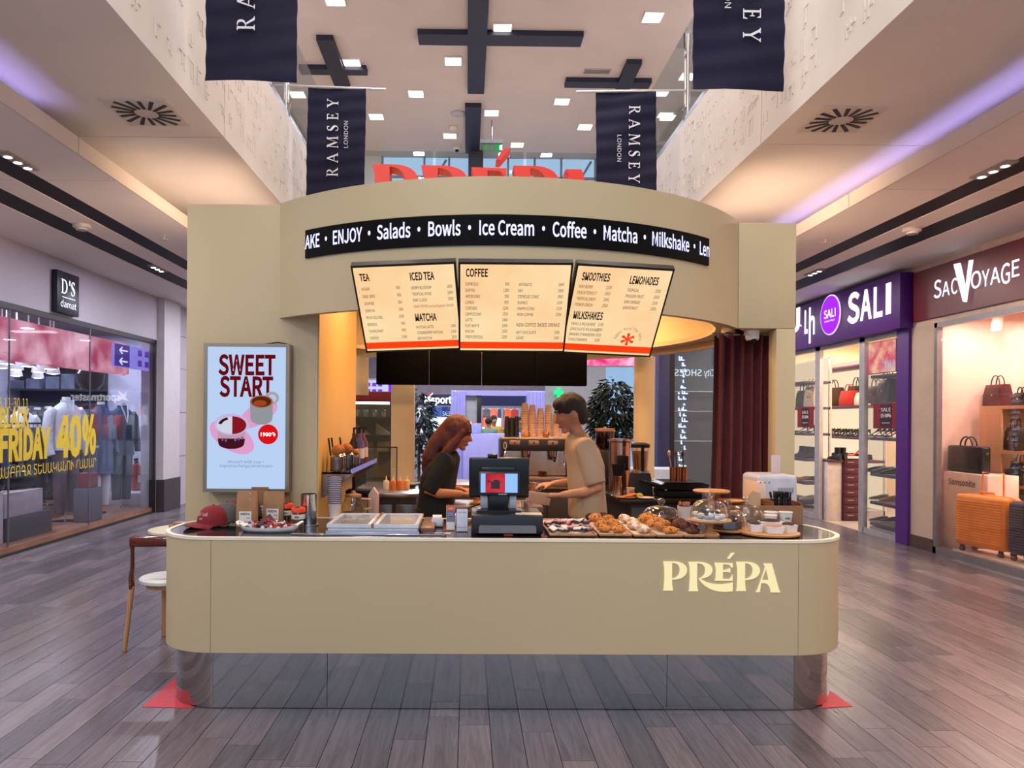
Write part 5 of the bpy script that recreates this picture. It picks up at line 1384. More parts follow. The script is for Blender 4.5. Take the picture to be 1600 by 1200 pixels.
cap((-1.40, 4.715, q[2]+.026), -.75, mat('26292a', .8, scale=40), 'black baseball cap at the back of the cap row')
# ---- coffee bags
def cbag(u, v, w, h, d, m, label, lw=.6, diamond=False, rz=0):
    loc = K(u, v); t = thing('coffee_bag', label, 'bag', loc, rz)
    part('bag', B().loft([[(x*w/2, y*d/2*s, z) for x, y in ((-1, -.7), (-.8, -1), (.8, -1), (1, -.7), (1, .7), (.8, 1), (-.8, 1), (-1, .7))] for z, s in ((0, .9), (h*.1, 1), (h*.6, .9), (h*.82, .35), (h, .12))]), m, t, smooth=30)
    part('label', B().box(-w*lw/2, w*lw/2, -d/2-.003, -d/2+.002, h*.12, h*.12+w*lw*.95), paper, t, smooth=0)
    k = B(); M = frame((0, -d/2-.0035, h*.12), (1, 0, 0), (0, 0, 1))
    text(k, 'PR\u00c9PA', M, 0, w*lw*.66, w*lw*.17, w=w*lw*.75, ax='C', bold=.03); k.box(w*lw*.1, w*lw*.42, w*lw*.42, w*lw*.46, 0, .0004, M); k.box(-w*lw*.4, w*lw*.42, w*lw*.1, w*lw*.13, 0, .0004, M)
    part('print', k, ink, t, smooth=0)
    if diamond:
        k = B()
        for z in (h*.78, h*.95): k.tube([(.018*cos(i*PI/2)+w*.12, -d*.5*.5-.014, z+.010*sin(i*PI/2)) for i in range(4)], .0018, 4, closed=True)
        part('diamond_print', k, paper, t, smooth=0)
cbag(386, 823, .118, .215, .075, kraft, 'tall kraft coffee bag with white label beside the caps', .62, True)
cbag(406, 812, .11, .21, .07, kraftd, 'kraft coffee bag half hidden between two others behind the sweets', .66)
cbag(428, 818, .125, .20, .07, kraft, 'kraft coffee bag in front behind the plate of sweets', .6)
cbag(441, 810, .10, .18, .06, kraftd, 'kraft coffee bag partly hidden by the orange-lidded cups', .66)
# ---- cups with orange lids
def keep(u, v, label):
    t = thing('reusable_cup', label, 'cup', K(u, v), 0, 'orange-lidded cups')
    part('glass', B().lathe([(.028, 0), (.030, .002), (.039, .095), (.0375, .095), (.0285, .006), (0, .006)], 20), glass('e6ddd4', .10, key='cup_glass', power=2.5), t)
    part('band', B().lathe([(.0365, .05), (.0395, .052), (.0405, .078), (.037, .08)], 20), mat('d8d4cc', .5), t)
    q = part('lid', B().lathe([(.040, .092), (.043, .094), (.043, .112), (.040, .120), (.034, .122), (0, .119)], 20), mat('e8431a', .45), t)
    part('lid_plug', B().rbox(-.012, .012, -.036, -.016, .120, .127, .002), mat('3a1a10', .5), q)
    k = B(); text(k, 'PR\u00c9PA', None, 0, .059, .011, w=.03, ax='C', bold=.03, fn=lambda p: Vector((.0412*sin(p.x/.041), -.0412*cos(p.x/.041), p.y))); part('print', k, ink, t, smooth=0)
keep(448, 817, 'orange-lidded glass cup, rear one beside the steel tumbler'); keep(466, 824, 'orange-lidded glass cup, front one beside the steel tumbler')
t = thing('steel_tumbler', 'tall polished steel cylinder standing behind the orange-lidded cups', 'container', K(482, 821))
part('body', B().lathe([(.055, 0), (.05, .004), (.048, .19), (.050, .194), (.046, .194), (.044, .01), (0, .01)], 24), mat('c4c2c0', .15, 1), t); part('base_ring', B().lathe([(.062, 0), (.062, .006), (.05, .008)], 24), mat('c4c2c0', .25, 1), t)
single('lens_cap', B().lathe([(.018, 0), (.018, .006), (0, .008)], 14), mat('d9c8a8', .5), 'tiny cream lid lying right of the steel tumbler', 'lid', K(492, 819))
# ---- oval plate of wrapped sweets
t = thing('oval_plate', 'white oval serving dish with curled handles full of wrapped sweets', 'plate', K(421, 830))
pw = mat('f2f0ee', .3)
part('dish', B().loft([[(rx*cos(2*PI*k/32), ry*sin(2*PI*k/32), z+zz*abs(cos(2*PI*k/32))**4) for k in range(32)] for rx, ry, z, zz in ((.150, .066, .0, 0), (.168, .078, .016, .012), (.172, .082, .028, .020), (.162, .074, .024, .018), (.12, .045, .008, 0))]), pw, t, smooth=60)
for s in (-1, 1): part('handle', B().tube([(s*.165, -.04, .04), (s*.183, -.02, .052), (s*.186, .02, .052), (s*.165, .04, .04)], .008, 8), pw, t)
cc = ['8c1c24', 'b02a30', '5a0f18', 'd8d0d0', 'a8323a', '3a3a48', 'c88a98', '701820', 'c4c8d4', 'b24a2a']
c0 = None; rnd = random.Random(8)
cms = [mat(c, .4) for c in cc]; pl = K(421, 830)
for i in range(64):
    a = rnd.random()*2*PI; r = math.sqrt(rnd.random())
    x, y = .14*r*cos(a), .058*r*sin(a); z = .020+.030*(1-r)+rnd.random()*.014
    if c0 is None:
        c0 = thing('wrapped_sweet', 'small foil-wrapped sweet in the heap on the white oval dish', 'sweet', (0, 0, 0), 0, 'wrapped sweets on the oval dish')
        part('sweet', B().ball((0, 0, 0), (.013, .009, .008), 8, 6).tube([(-.021, 0, 0), (-.011, 0, 0)], [.009, .003], 6).tube([(.011, 0, 0), (.021, 0, 0)], [.003, .009], 6), cms[0], c0); o = c0
    else: o = dup(c0)
    o.location = (pl[0]+x, pl[1]+y, pl[2]+z); o.rotation_euler = (rnd.uniform(-.5, .5), rnd.uniform(-.5, .5), rnd.random()*6)
    if i: recolor(o.children[0], cms[rnd.randrange(len(cms))])
single('chocolate_shard', B().prism([(-.05, 0), (.05, -.005), (.0, .045)], -.003, .003), mat('4a1c1c', .5), 'dark brown triangular wrapper leaning over the heap of sweets', 'wrapper', (pl[0]-.02, pl[1]+.05, pl[2]+.052), rot=(1.0, .1, 0))
# ---- ice cream display
q0, q1 = PZ(509, 834, ZK), PZ(655, 834, ZK)
W = q1.x-q0.x
t = thing('ice_cream_tray', 'steel ice cream display with two clear lids set in the counter', 'display', ((q0.x+q1.x)/2, q0.y, ZK+.001))
stl = mat('c0bec4', .18, 1, .03, 4)
part('base', B().box(-W/2, W/2, 0, .52, 0, .018), stl, t, smooth=0)
part('front_ledge', B().rbox(-W*.85, W*.78, -.055, .0, 0, .006, .002), stl, t)
part('well', B().box(-W/2+.01, W/2-.01, .012, .50, .018, .034), mat('dfe3ee', .3), t, smooth=0)
for s in (-1, 1):
    x0, x1 = (-W/2+.004, -.008) if s < 0 else (.008, W/2-.004)
    q = part('lid_frame', B().strip([(x0, .004), (x1, .004), (x1, .50), (x0, .50)], .024, .034, .054, True), mat('d5d8e2', .3, .3), t, smooth=0)
    part('lid_pane', B().box(x0+.024, x1-.024, .028, .476, .044, .050), glass('f8fafa', .04, key='lid_glass', power=7), q, smooth=0)
    for k in range(10): part('pan_divider', B().rbox(x0+.03+k*(x1-x0-.06)/10, x0+.03+(k+.55)*(x1-x0-.06)/10, .30, .46, .030, .041, .003), mat('eef0f6', .4), q)
    part('pan', B().rbox(x0+.03, x1-.03, .05, .28, .028, .040, .006), mat('c8cbd8', .3), q)
    part('label', B().box((x0+x1)/2-.03, (x0+x1)/2+.02, .006, .024, .0545, .0555), mat('b08a7a', .6), q, smooth=0)
part('middle_bar', B().box(-.008, .008, .0, .52, .034, .058), mat('8d7466', .3, .6), t, smooth=0)
part('side_board', B().rbox(W/2+.004, W/2+.085, .04, .52, 0, .03, .004), mat('6a4638', .4), t)
# ---- stack of striped paper cups beside the display
q = K(523, 808)
c0 = None
navyc = mat('3b3350', .5); pc = mat('d8cfd4', .5)
for i in range(15):
    if c0 is None:
        c0 = thing('paper_cup', 'paper cup with dark rim in the stack under the jar shelf, bottom one', 'cup', q, 0, 'paper cups stacked under the jar shelf')
        part('cup', B().lathe([(.032, 0), (.044, .095), (.0425, .095), (.031, .003), (0, .003)], 20), pc, c0); part('rim', B().tube([(.0448*cos(k*PI/10), .0448*sin(k*PI/10), .095) for k in range(20)], .003, 6, closed=True), navyc, c0)
    else: dup(c0, (q[0]+.001*sin(i*3), q[1]+.001*cos(i*2), q[2]+.0125*i), label='paper cup with dark rim in the stack under the jar shelf, '+ordn(i, 'bottom'))
# ---- jar shelf fixed to the wall panel
SX0, SX1, SZ = FX1+.006, FX1+.21, 1.25
t = thing('wall_shelf', 'stainless bracket shelf with jars on the inner kiosk wall', 'shelf', (FX1+.008, 5.05, SZ))
part('board', B().box(0, .20, 0, 1.42, -.012, 0), stl, t, smooth=0); part('lip', B().box(.196, .20, 0, 1.42, 0, .022), stl, t, smooth=0)
for y in (0, 1.40):
    part('bracket', B().prism([(0, 0), (.20, 0), (.20, -.02), (.02, -.17), (0, -.17)], 0, .012, frame((0, y+.012, 0), (1, 0, 0), (0, 0, 1))), mat('8a7a6c', .35, .8), t, smooth=0)
def jar(x, y, m, label, h=.12, r=.048, spoon=True):
    t = thing('glass_jar', label, 'jar', (x, y, SZ+.001), 0)
    part('filling', B().lathe([(r*.86, .004), (r*.92, .02), (r*.92, h*.82), (0, h*.85)], 18), m, t)
    part('glass', B().lathe([(r*.9, 0), (r, .01), (r, h*.86), (r*.72, h), (r*.68, h), (r*.95, h*.85), (r*.95, .012), (0, .003)], 18), clear, t)
    part('cork_ball', B().ball((0, 0, h+r*.55), r*.78, 16, 10), mat('a8622c', .8, bump=.3, scale=60), t)
    if spoon: part('spoon_handle', B().tube([(-r*.9, .01, h*.9), (-r*1.25, .015, h+.11)], .006, 6), black, t)
jar(-.90, 5.12, mat('6a3a2c', .8), 'jar of brown powder with cork ball, nearest on the wall shelf'); jar(-.905, 5.26, mat('8a5a44', .8), 'jar of tan powder with cork ball, second on the wall shelf', spoon=True)
jar(-.87, 5.40, mat('2a1812', .8), 'jar of dark beans with cork ball, third on the wall shelf'); jar(-.90, 5.55, mat('3a2218', .8), 'jar of dark beans with cork ball, fourth on the wall shelf', spoon=False)
jar(-.85, 5.66, mat('7a4a3c', .8), 'small jar without spoon, last on the wall shelf', h=.09, r=.035, spoon=False)
for i, (y, c, l) in enumerate(((5.82, '2a1a22', 'dark purple'), (5.93, '4a4a78', 'blue grey'), (6.04, '3a1e18', 'brown'), (6.15, '6a3a50', 'plum'))):
    t = thing('syrup_bottle', '%s syrup bottle with pale label on the wall shelf behind the jars' % l, 'bottle', (-.89+.03*(i % 2), y, SZ+.001))
    part('bottle', B().lathe([(.036, 0), (.038, .01), (.038, .17), (.014, .22), (.014, .25), (0, .25)], 16), mat(c, .2), t); part('label', B().lathe([(.0385, .05), (.0385, .13)], 16), mat('c8bcc8', .6), t); part('pump', B().cyl((0, 0, .25), (0, 0, .29), .008, n=8).box(-.006, .03, -.006, .006, .285, .297), black, t)
# coffee server below the shelf
q = K(547, 806)
q = (q[0]+.02, 4.885, q[2])
# ---- stainless prep unit on the left
PX0, PX1 = PY(577, 780, 6.5).x, PY(652, 780, 6.5).x
t = thing('prep_counter', 'stainless steel preparation counter inside the kiosk on the left', 'counter', ((PX0+PX1)/2, 6.5, .002))
W = PX1-PX0; HZ = PY(610, 771, 6.5).z
part('body', B().box(-W/2+.01, W/2-.01, .012, 1.2, .08, HZ-.04), mat('55504e', .35, .8), t, smooth=0)
part('worktop', B().rbox(-W/2-.18, W/2+.01, -.02, 1.2, HZ-.04, HZ, .004), mat('a89a90', .25, .9), t)
for i in (0, 1): part('door', B().rbox(-W/2+.02+i*W/2, -W/2+W/2+i*W/2-.01, 0, .012, .12, HZ-.10, .004), mat('6a6664', .3, .85), t)
for x in (-1, 1):
    for y in (.05, 1.12): part('foot', B().cyl((x*(W/2-.05), y, 0), (x*(W/2-.05), y, .08), .02, n=8), black, t)
def onprep(u, v): a = PZ(u, v, HZ+.002); return (a.x, a.y, HZ+.003)
for i, (u, c, l) in enumerate(((592, 'd8c8b8', 'white'), (598, 'd9742a', 'orange'), (604, 'd9742a', 'amber'), (610, 'e2a878', 'pale orange'))):
    a = onprep(u, 762)
    t = thing('sauce_bottle', '%s squeeze bottle, in the row of four on the steel counter' % l, 'bottle', (PX0+.11+.062*i, 6.85+.02*i, HZ+.003))
    part('bottle', B().lathe([(.027, 0), (.028, .07), (.022, .082), (0, .084)], 14), mat(c, .4), t); part('nozzle', B().cyl((0, 0, .082), (0, 0, .125), .010, .003, 10), mat('d8ccc0', .4), t)
for i, (u, l) in enumerate(((624, 'left'), (640, 'middle'), (650, 'right'))):
    t = thing('portafilter_pan', 'small black handled pan on the steel counter, %s one' % l, 'pan', (PX0+.34+.09*i, 7.0, HZ+.003), .6)
    part('bowl', B().lathe([(.03, 0), (.036, .03), (.033, .03), (.028, .004), (0, .004)], 14), dark, t); part('handle', B().cyl((.03, 0, .025), (.11, 0, .035), .008, n=8), black, t)
t = thing('sneeze_guard', 'thin framed glass guard standing on the steel counter', 'screen', (PX0+.10, 7.35, HZ+.001))
x0 = PY(571, 700, 7.35).x-t.location.x; x1 = PY(621, 700, 7.35).x-t.location.x; zz = PY(600, 698, 7.35).z-HZ
part('pane', B().box(x0, x1, -.004, .004, 0, zz), clear, t, smooth=0); part('frame', B().box(x1-.01, x1, -.008, .008, 0, zz).box(x0, x1, -.008, .008, zz-.012, zz).box(x0, x0+.008, -.008, .008, 0, zz), dark, t, smooth=0)
# small side table with glass servers under the shelf
t = thing('side_stand', 'low dark stand with a tan post beside the wall shelf', 'stand', (-.78, 5.35, .002))
part('top', B().rbox(-.2, .17, -.33, .33, .86, .885, .006), mat('3a2a24', .4), t)
for x in (-.17, .14):
    for y in (-.29, .29): part('leg', B().box(x-.02, x+.02, y-.02, y+.02, 0, .86), dark, t, smooth=0)
t = thing('glass_server', 'round glass coffee server with cream base below the jar shelf', 'jug', (-.80, 5.22, .888))
part('base', B().lathe([(.085, 0), (.09, .01), (.09, .06), (.082, .07), (0, .07)], 22), mat('c8a684', .4), t); part('glass', B().lathe([(.08, .07), (.085, .12), (.06, .16), (.055, .18), (.052, .18), (.057, .158), (.08, .12), (.075, .07)], 22), clear, t)
part('lid', B().lathe([(.06, .18), (.06, .195), (.02, .205), (.015, .22), (0, .222)], 18), mat('a07a58', .4), t); part('handle', B().tube([(.085, 0, .09), (.13, 0, .10), (.125, 0, .16), (.06, 0, .165)], .008, 6), mat('caa684', .3), t)
t = thing('coffee_brewer', 'dark cylinder brewer with black collar behind the glass server', 'brewer', (-.79, 5.44, .888))
part('body', B().lathe([(.06, 0), (.06, .15), (.055, .16), (0, .16)], 20), mat('b98a60', .3), t); part('collar', B().rbox(-.09, .11, -.07, .07, .16, .21, .01), black, t); part('column', B().cyl((-.04, 0, .21), (-.04, 0, .30), .012, n=8), black, t)
t = thing('milk_carton', 'tall pale carton beside the brewer under the jar shelf', 'carton', (-.665, 5.30, .888))
part('body', B().rbox(-.035, .035, -.035, .035, 0, .19, .003), mat('caa69a', .5), t); part('gable', B().prism([(-.035, 0), (.035, 0), (0, .05)], -.035, .035, frame((0, 0, .19), (1, 0, 0), (0, 0, 1))), mat('caa69a', .5), t, smooth=0)
# ---- showcase fridge
SY = 9.0
x0, x1 = -2.0, PY(611, 700, SY).x; zt_ = PY(600, 612, SY).z; zr = PY(600, 628, SY).z
t = thing('display_fridge', 'glass display fridge with dark red header behind the kiosk on the left', 'fridge', ((x0+x1)/2, SY, .002)); W = x1-x0
part('header', B().rbox(-W/2, W/2, -.02, .6, zr, zt_, .006), mat('7a1210', .5), t)
part('base', B().box(-W/2, W/2, 0, .6, 0, .5), mat('2a2624', .5), t, smooth=0)
part('back_panel', B().box(-W/2, W/2, .57, .6, .5, zr), mat('6c6256', .5), t, smooth=0)
for s in (-1, 1): part('post', B().box(s*W/2-.015, s*W/2+.015, 0, .03, .5, zr), dark, t, smooth=0)
part('pane', B().box(-W/2, W/2, .002, .010, .5, zr), glass('dfe4e4', .06, key='fridge_glass'), t, smooth=0)
part('light', B().box(-W/2+.05, W/2-.03, .05, .09, zr-.03, zr), emis('fff6ec', 5), t, smooth=0)
shz = [PY(600, v, SY+.2).z for v in (652, 680, 706, 745)]
for z in shz: part('shelf', B().box(-W/2+.02, W/2-.02, .10, .56, z-.03, z), dark, t, smooth=0)
for i in range(3):
    o = single('pastry_box', B().rbox(-.11, .11, -.08, .08, 0, .12, .004), mat(['a07a5c', '8a6a50', 'b0937a'][i], .7), 'kraft pastry box on the lower shelf of the display fridge, %s' % ['left', 'middle', 'right'][i], 'box', (x0+.45+.27*i, SY+.3, shz[2]+.003))
for i in range(3):
    single('cake_wedge', B().prism([(-.10, 0), (.10, 0), (-.10, .14)], -.06, .06, frame((0, 0, 0), (1, 0, 0), (0, 0, 1))), mat('b9a890', .6), 'pale wedge-shaped box on the second shelf of the display fridge, %s' % ['left', 'middle', 'right'][i], 'box', (x0+.42+.27*i, SY+.3, shz[1]+.003), smooth=0)
for i in range(6):
    t = thing('glass_tumbler', 'small glass of dessert on the top shelf of the display fridge, '+ordn(i, 'left'), 'glass', (x0+.40+.11*i, SY+.28, shz[0]+.003), 0, 'dessert glasses in the fridge'); part('glass', B().lathe([(.025, 0), (.035, .09), (.032, .09), (.024, .004), (0, .004)], 14), clear, t); part('dessert', B().lathe([(.022, .005), (.029, .06), (0, .062)], 12), mat('c8a890', .6), t)
# ---- till: drawer, displays
dx0, dx1 = PY(737, 820, 4.178).x, PY(849, 820, 4.178).x
t = thing('cash_drawer', 'black cash drawer with grey front plate on the counter', 'cash drawer', ((dx0+dx1)/2, 4.18, ZK+.001)); W = dx1-dx0
part('case', B().rbox(-W/2, W/2, .006, .36, .012, .118, .004), mat('141419', .4), t)
part('front', B().rbox(-W/2+.004, W/2-.004, 0, .008, .014, .114, .003), mat('17171c', .35), t)
part('grey_plate', B().prism([(-W*.40, .018), (W*.40, .018), (W*.40, .05), (W*.385, .062), (-W*.385, .062), (-W*.40, .05)], 0, .003, frame((0, -.001, 0), (1, 0, 0), (0, 0, 1))), mat('77757a', .35, .4), t, smooth=0)
for x in (-1, 1):
    for y in (.03, .33): part('foot', B().cyl((x*W*.45, y, 0), (x*W*.45, y, .013), .012, n=8), black, t)
part('badge', B().box(-.02, .03, -.002, 0, .003, .011), mat('a8301c', .5), t, smooth=0)
TZ = ZK+.1195
t = thing('till_terminal', 'black two-screen till terminal on top of the cash drawer', 'till', (PY(779, 760, 4.36).x, 4.36, TZ)); tx = t.location.x
blackp = mat('101014', .3)
part('base', B().loft([[(x*.5, y, z) for x, y in ((-.26, -.07), (.26, -.07), (.24, .09), (-.24, .09))] for z in (0, .012)]+[[(x*.5, y, .02) for x, y in ((-.14, -.04), (.14, -.04), (.14, .08), (-.14, .08))]]), blackp, t, smooth=20)
part('stand', B().rbox(-.06, .06, -.02, .05, .018, .12, .008), blackp, t)
for s in (-1, 1): part('stand_cover', B().rbox(s*.085-.022, s*.085+.022, -.015, .03, .018, .095, .008), mat('a8aab4', .3, .3), t)
a = PY(748, 737, 4.30); c = PY(812, 775, 4.30)
M = T(0, -.05, 0, rx=math.radians(-6))
w2 = (c.x-a.x)/2; z0, z1 = c.z-TZ, a.z-TZ; xo = (a.x+c.x)/2-tx
part('customer_screen_case', B().rbox(xo-w2, xo+w2, -.01, .016, z0, z1, .006, M=M), blackp, t)
q = part('customer_screen', B().box(xo-w2+.012, xo+w2-.012, -.0125, -.0095, z0+.017, z1-.012, M), emis('86b0f0', 1.0), t, smooth=0)
sw = w2-.012; F2 = M @ frame((xo-sw, -.0125, z0+.017), (1, 0, 0), (0, 0, 1)); sh_ = z1-.012-z0-.017
part('screen_picture', B().box(sw*2*.13, sw*2*.66, .0, sh_, 0, .001, F2), emis('c2323c', .9, h2='8e1c28', scale=8), q, smooth=0)
part('screen_picture', B().box(sw*2*.28, sw*2*.52, sh_*.2, sh_*.56, .001, .002, F2).box(sw*2*.25, sw*2*.55, sh_*.52, sh_*.58, .001, .002, F2).ball((sw*2*.22, sh_*.6, .001), (.008, .006, .001), 8, 4, F2).ball((sw*2*.42, sh_*.63, .001), (.02, .006, .001), 8, 4, F2), emis('3a3440', .8), q, smooth=0)
k = B(); text(k, 'AXIOM', M @ frame((xo+.02, -.0105, z0+.004), (1, 0, 0), (0, 0, 1)), 0, 0, .008, w=.05, ax='C', bold=.02); part('lettering', k, mat('c8c8d0', .5), t, smooth=0)
a = PY(733, 714, 4.44); c = PY(826, 778, 4.44); w3_ = (c.x-a.x)/2; xo2 = (a.x+c.x)/2-tx
M = T(0, .08, 0, rx=math.radians(8))
part('staff_screen_case', B().rbox(xo2-w3_, xo2+w3_, 0, .03, c.z-TZ, a.z-TZ, .010, 3, M), blackp, t)
part('rear_housing', B().rbox(xo2-w3_*.62, xo2+w3_*.55, -.022, .004, c.z-TZ+.03, a.z-TZ-.05, .010, 3, M), mat('15151a', .25), t)
part('staff_screen', B().box(xo2-w3_+.01, xo2+w3_-.01, .030, .032, c.z-TZ+.01, a.z-TZ-.01, M), emis('b8c8e8', .8), t, smooth=0)
part('camera_block', B().rbox(xo2-.07, xo2-.01, .0, .03, a.z-TZ, a.z-TZ+.022, .005, 2, M), blackp, t)
part('cable', B().tube([(-.07, .05, .06), (-.12, .06, .03), (-.17, .08, .012), (-.21, .09, -.03), (-.235, .10, -.11)], .004, 6), black, t)
sp = PZ(828, 803, TZ)
single('paper_sheet', B().box(-.075, .075, -.05, .05, 0, .0015).box(-.06, .05, -.03, -.02, .0015, .0017), mat('d6c4ba', .7), 'printed sheet lying on the right of the cash drawer top', 'paper', (PY(826, 803, 4.25).x, 4.26, TZ), rz=-.05, smooth=0)
t = thing('small_glass', 'small clear glass with cutlery behind the till on the drawer top', 'glass', (PY(822, 797, 4.42).x, 4.43, TZ)); part('glass', B().lathe([(.025, 0), (.033, .06), (.031, .06), (.023, .004), (0, .004)], 16), clear, t); part('contents', B().box(-.012, .012, -.01, .01, .005, .055), mat('8a5a44', .6), t, smooth=0)
# printers, leaflets
t = thing('card_terminal', 'small white card terminal with paper roll left of the till', 'terminal', K(683, 823))
part('body', B().rbox(-.038, .038, -.035, .045, 0, .045, .01, 3), mat('b8bac4', .4), t); part('roll', B().cyl((-.028, .02, .048), (.028, .02, .048), .022, n=14), paper, t); part('paper_strip', B().rbox(-.03, .03, -.036, -.033, .012, .06, .001), mat('d6d8e0', .6), t)
def stand(u, v, w, h, m, label, bands, lines=None):
    t = thing('leaflet_stand', label, 'sign', K(u, v))
    part('board', B().rbox(-w/2, w/2, -.004, .004, 0, h, .002, M=T(0, 0, 0, rx=-.08)), m, t); part('foot', B().box(-w*.3, w*.3, -.0, .05, 0, .004), dark, t, smooth=0)
    F3 = T(0, 0, 0, rx=-.08) @ frame((-w/2, -.0045, 0), (1, 0, 0), (0, 0, 1))
    for y0, y1, mm, nm in bands: part(nm, B().box(.002, w-.002, y0*h, y1*h, 0, .0006, F3), mm, t, smooth=0)
    k = B()
    for s, y, hh, ww in lines: text(k, s, F3 @ T(0, 0, .0008), w/2, y*h, hh, w=ww*w, ax='C', bold=.01)
    part('print', k, mat('e8e4e4', .6) if len(bands) > 2 else mat('4a4a6a', .6), t, smooth=0)
stand(704, 829, .052, .150, mat('c8c4c2', .5), 'orange and blue banded payment leaflet stand left of the white one', [(.74, 1, mat('c8623a', .5), 'orange_band'), (.53, .74, mat('22408a', .5), 'blue_band'), (.34, .53, mat('77787e', .5), 'grey_band'), (.03, .33, mat('dedede', .5), 'white_panel'), (0, .03, mat('c8623a', .5), 'orange_foot')], [('E-KARD', .84, .008, .5), ('PAYMENT', .65, .008, .75), ('ACCEPTED', .57, .008, .8)])
stand(722, 831, .068, .135, mat('23222a', .5), 'white framed payment stand in front of the cash drawer', [(.02, .98, mat('d4d4e6', .5), 'white_panel')], [('PAY HERE', .80, .008, .7), ('WITH APP', .16, .007, .8), ('+ + + +', .06, .007, .7)])
single('napkin_box', B().rbox(-.045, .045, -.03, .03, 0, .07, .004), mat('c9c7c8', .6), 'small white box behind the payment stands', 'box', (PY(713, 790, 4.60).x, 4.60, ZK+.001))
single('flyer', B().box(-.085, .075, -.028, .035, 0, .0012).box(-.07, .05, -.01, -.004, .0012, .0014).box(-.07, .03, .008, .014, .0012, .0014), mat('b8a8b8', .6), 'lilac printed flyer flat on the counter edge in front of the card terminal', 'paper', K(684, 834), smooth=0)
# ---- boards with sweets and cookies
def board(x, w, y0, y1, label, rz=0):
    t = thing('serving_board', label, 'board', (x, (y0+y1)/2, ZK+.001), rz); D = (y1-y0)/2
    part('board', B().loft([[(sx*(w/2-c)+dx, sy*(D-c)+dy, z) for sx, sy, dx, dy in ((-1, -1, .0, -.0), (1, -1, 0, 0), (1, 1, 0, 0), (-1, 1, 0, 0))] for z, c in ((0, .010), (.006, .001), (.016, 0), (.018, .002), (.018, .008), (.009, .014))]), woodp, t, smooth=20)
    part('paper_liner', B().box(-w/2+.018, w/2-.018, -D+.018, D-.018, .0095, .0105), mat('dccfc4', .7), t, smooth=0)
    return t
BZ = ZK+.001+.0115
board(.605, .27, 4.17, 4.80, 'wooden board of wrapped chocolates right of the cash drawer')
board(.845, .185, 4.175, 4.84, 'wooden board of chocolate chip cookies, second from the left')
board(1.008, .125, 4.165, 4.80, 'wooden board of sugar-dusted pastries, third from the left')
board(1.150, .150, 4.165, 4.84, 'wooden board of golden cookies, fourth from the left')
board(1.290, .115, 4.165, 4.50, 'wooden board of dark chocolate cookies, right-hand one')
rnd = random.Random(14); w0 = None
wm = [mat(c, .35) for c in ('d9d5d6', 'c9c2c8', '3a3036', 'b9566a', 'e2b0a8', 'd8d8de', 'c08a7a')]
for i in range(42):
    if w0 is None:
        w0 = thing('wrapped_chocolate', 'small square wrapped chocolate in the heap on the first wooden board', 'sweet', (0, 0, 0), 0, 'wrapped chocolates on the board')
        part('base', B().rbox(-.021, .021, -.019, .019, 0, .013, .004), wm[2], w0); part('wrapper', B().rbox(-.022, .022, -.020, .020, .012, .020, .003), wm[0], w0); o = w0
    else: o = dup(w0)
    r, c = divmod(i, 7); lay = 1 if i >= 35 else 0
    x = .605-.105+.035*(c)+rnd.uniform(-.006, .006); y = 4.225+.085*(r % 6 if not lay else 1.5)+rnd.uniform(-.03, .03)
    o.location = (x, y, BZ+.006+(.024 if lay else 0)+rnd.uniform(0, .012)); o.rotation_euler = (rnd.uniform(-.45, .45), rnd.uniform(-.45, .45), rnd.random()*3)
    if i:
        recolor(o.children[1], wm[rnd.choice((0, 1, 3, 4, 5, 6))])
def cookie_mesh(m, chip, nchip, label, group, rx=.042, rz=.022, seed=1, name='cookie'):
    rr = random.Random(seed); t = thing(name, label, 'cookie', (0, 0, 0), 0, group)
    b = B().ball((0, 0, rz), (rx, rx, rz), 16, 10, fn=lambda q: Vector((q.x, q.y, q.z))*(1+.06*sin(q.x*9+q.y*7)+.05*cos(q.y*13+q.z*8)))
    part('dough', b, m, t, smooth=70); k = B()
    for i in range(nchip):
        a = rr.random()*2*PI; e = rr.uniform(.1, 1.2)
        k.ball((rx*cos(a)*cos(e)*.98, rx*sin(a)*cos(e)*.98, rz+rz*sin(e)*.98), (.005, .005, .004), 6, 4)
    part('chips', k, chip, t, kind='stuff')
    return t
chipm = mat('2a140e', .5)
gold = mat('c07a34', .8, var=.14, scale=60, bump=.5); chocb = mat('5a3220', .85, var=.14, scale=60, bump=.6); dkch = mat('2e1612', .85, var=.1, bump=.6, scale=60); dusty = mat('d8c8ba', .9, h2='a8744a', scale=30, sharp=.6)
def place(tpl, pts, labels):
    for i, (x, y, z, tilt) in enumerate(pts):
        o = tpl if i == 0 else dup(tpl)
        o.location = (x, y, BZ+z); o.rotation_euler = (tilt, 0, i*1.7)
        o['label'] = labels+', '+ordn(i)
place(cookie_mesh(gold, chipm, 9, '', 'chocolate chip cookies on the second board', seed=3),
      [(.875, 4.24, .002, 0), (.80, 4.285, 0, 0), (.885, 4.345, .0, .2), (.81, 4.40, .010, .25), (.88, 4.45, .012, .3), (.80, 4.51, .018, .3), (.875, 4.56, .020, .3), (.81, 4.63, .02, .3)], 'golden chocolate chip cookie on the second wooden board')
place(cookie_mesh(dkch, chipm, 8, '', 'dark muffins at the back of the second board', seed=5, rx=.036, rz=.026), [(.80, 4.74, .0, 0), (.88, 4.70, 0, 0), (.885, 4.78, 0, 0)], 'dark chocolate muffin at the back of the second wooden board')
t = cookie_mesh(dusty, mat('b98a58', .8), 5, '', 'sugar-dusted pastries', rx=.036, rz=.024, seed=6, name='pastry')
for c in t.children: c.scale = (1, 1.55, 1)
place(t, [(1.02, 4.26, 0, 0), (.995, 4.395, .0, .15), (1.02, 4.53, .004, .2), (1.0, 4.66, .006, .2)], 'white sugar-dusted oval pastry on the third wooden board')
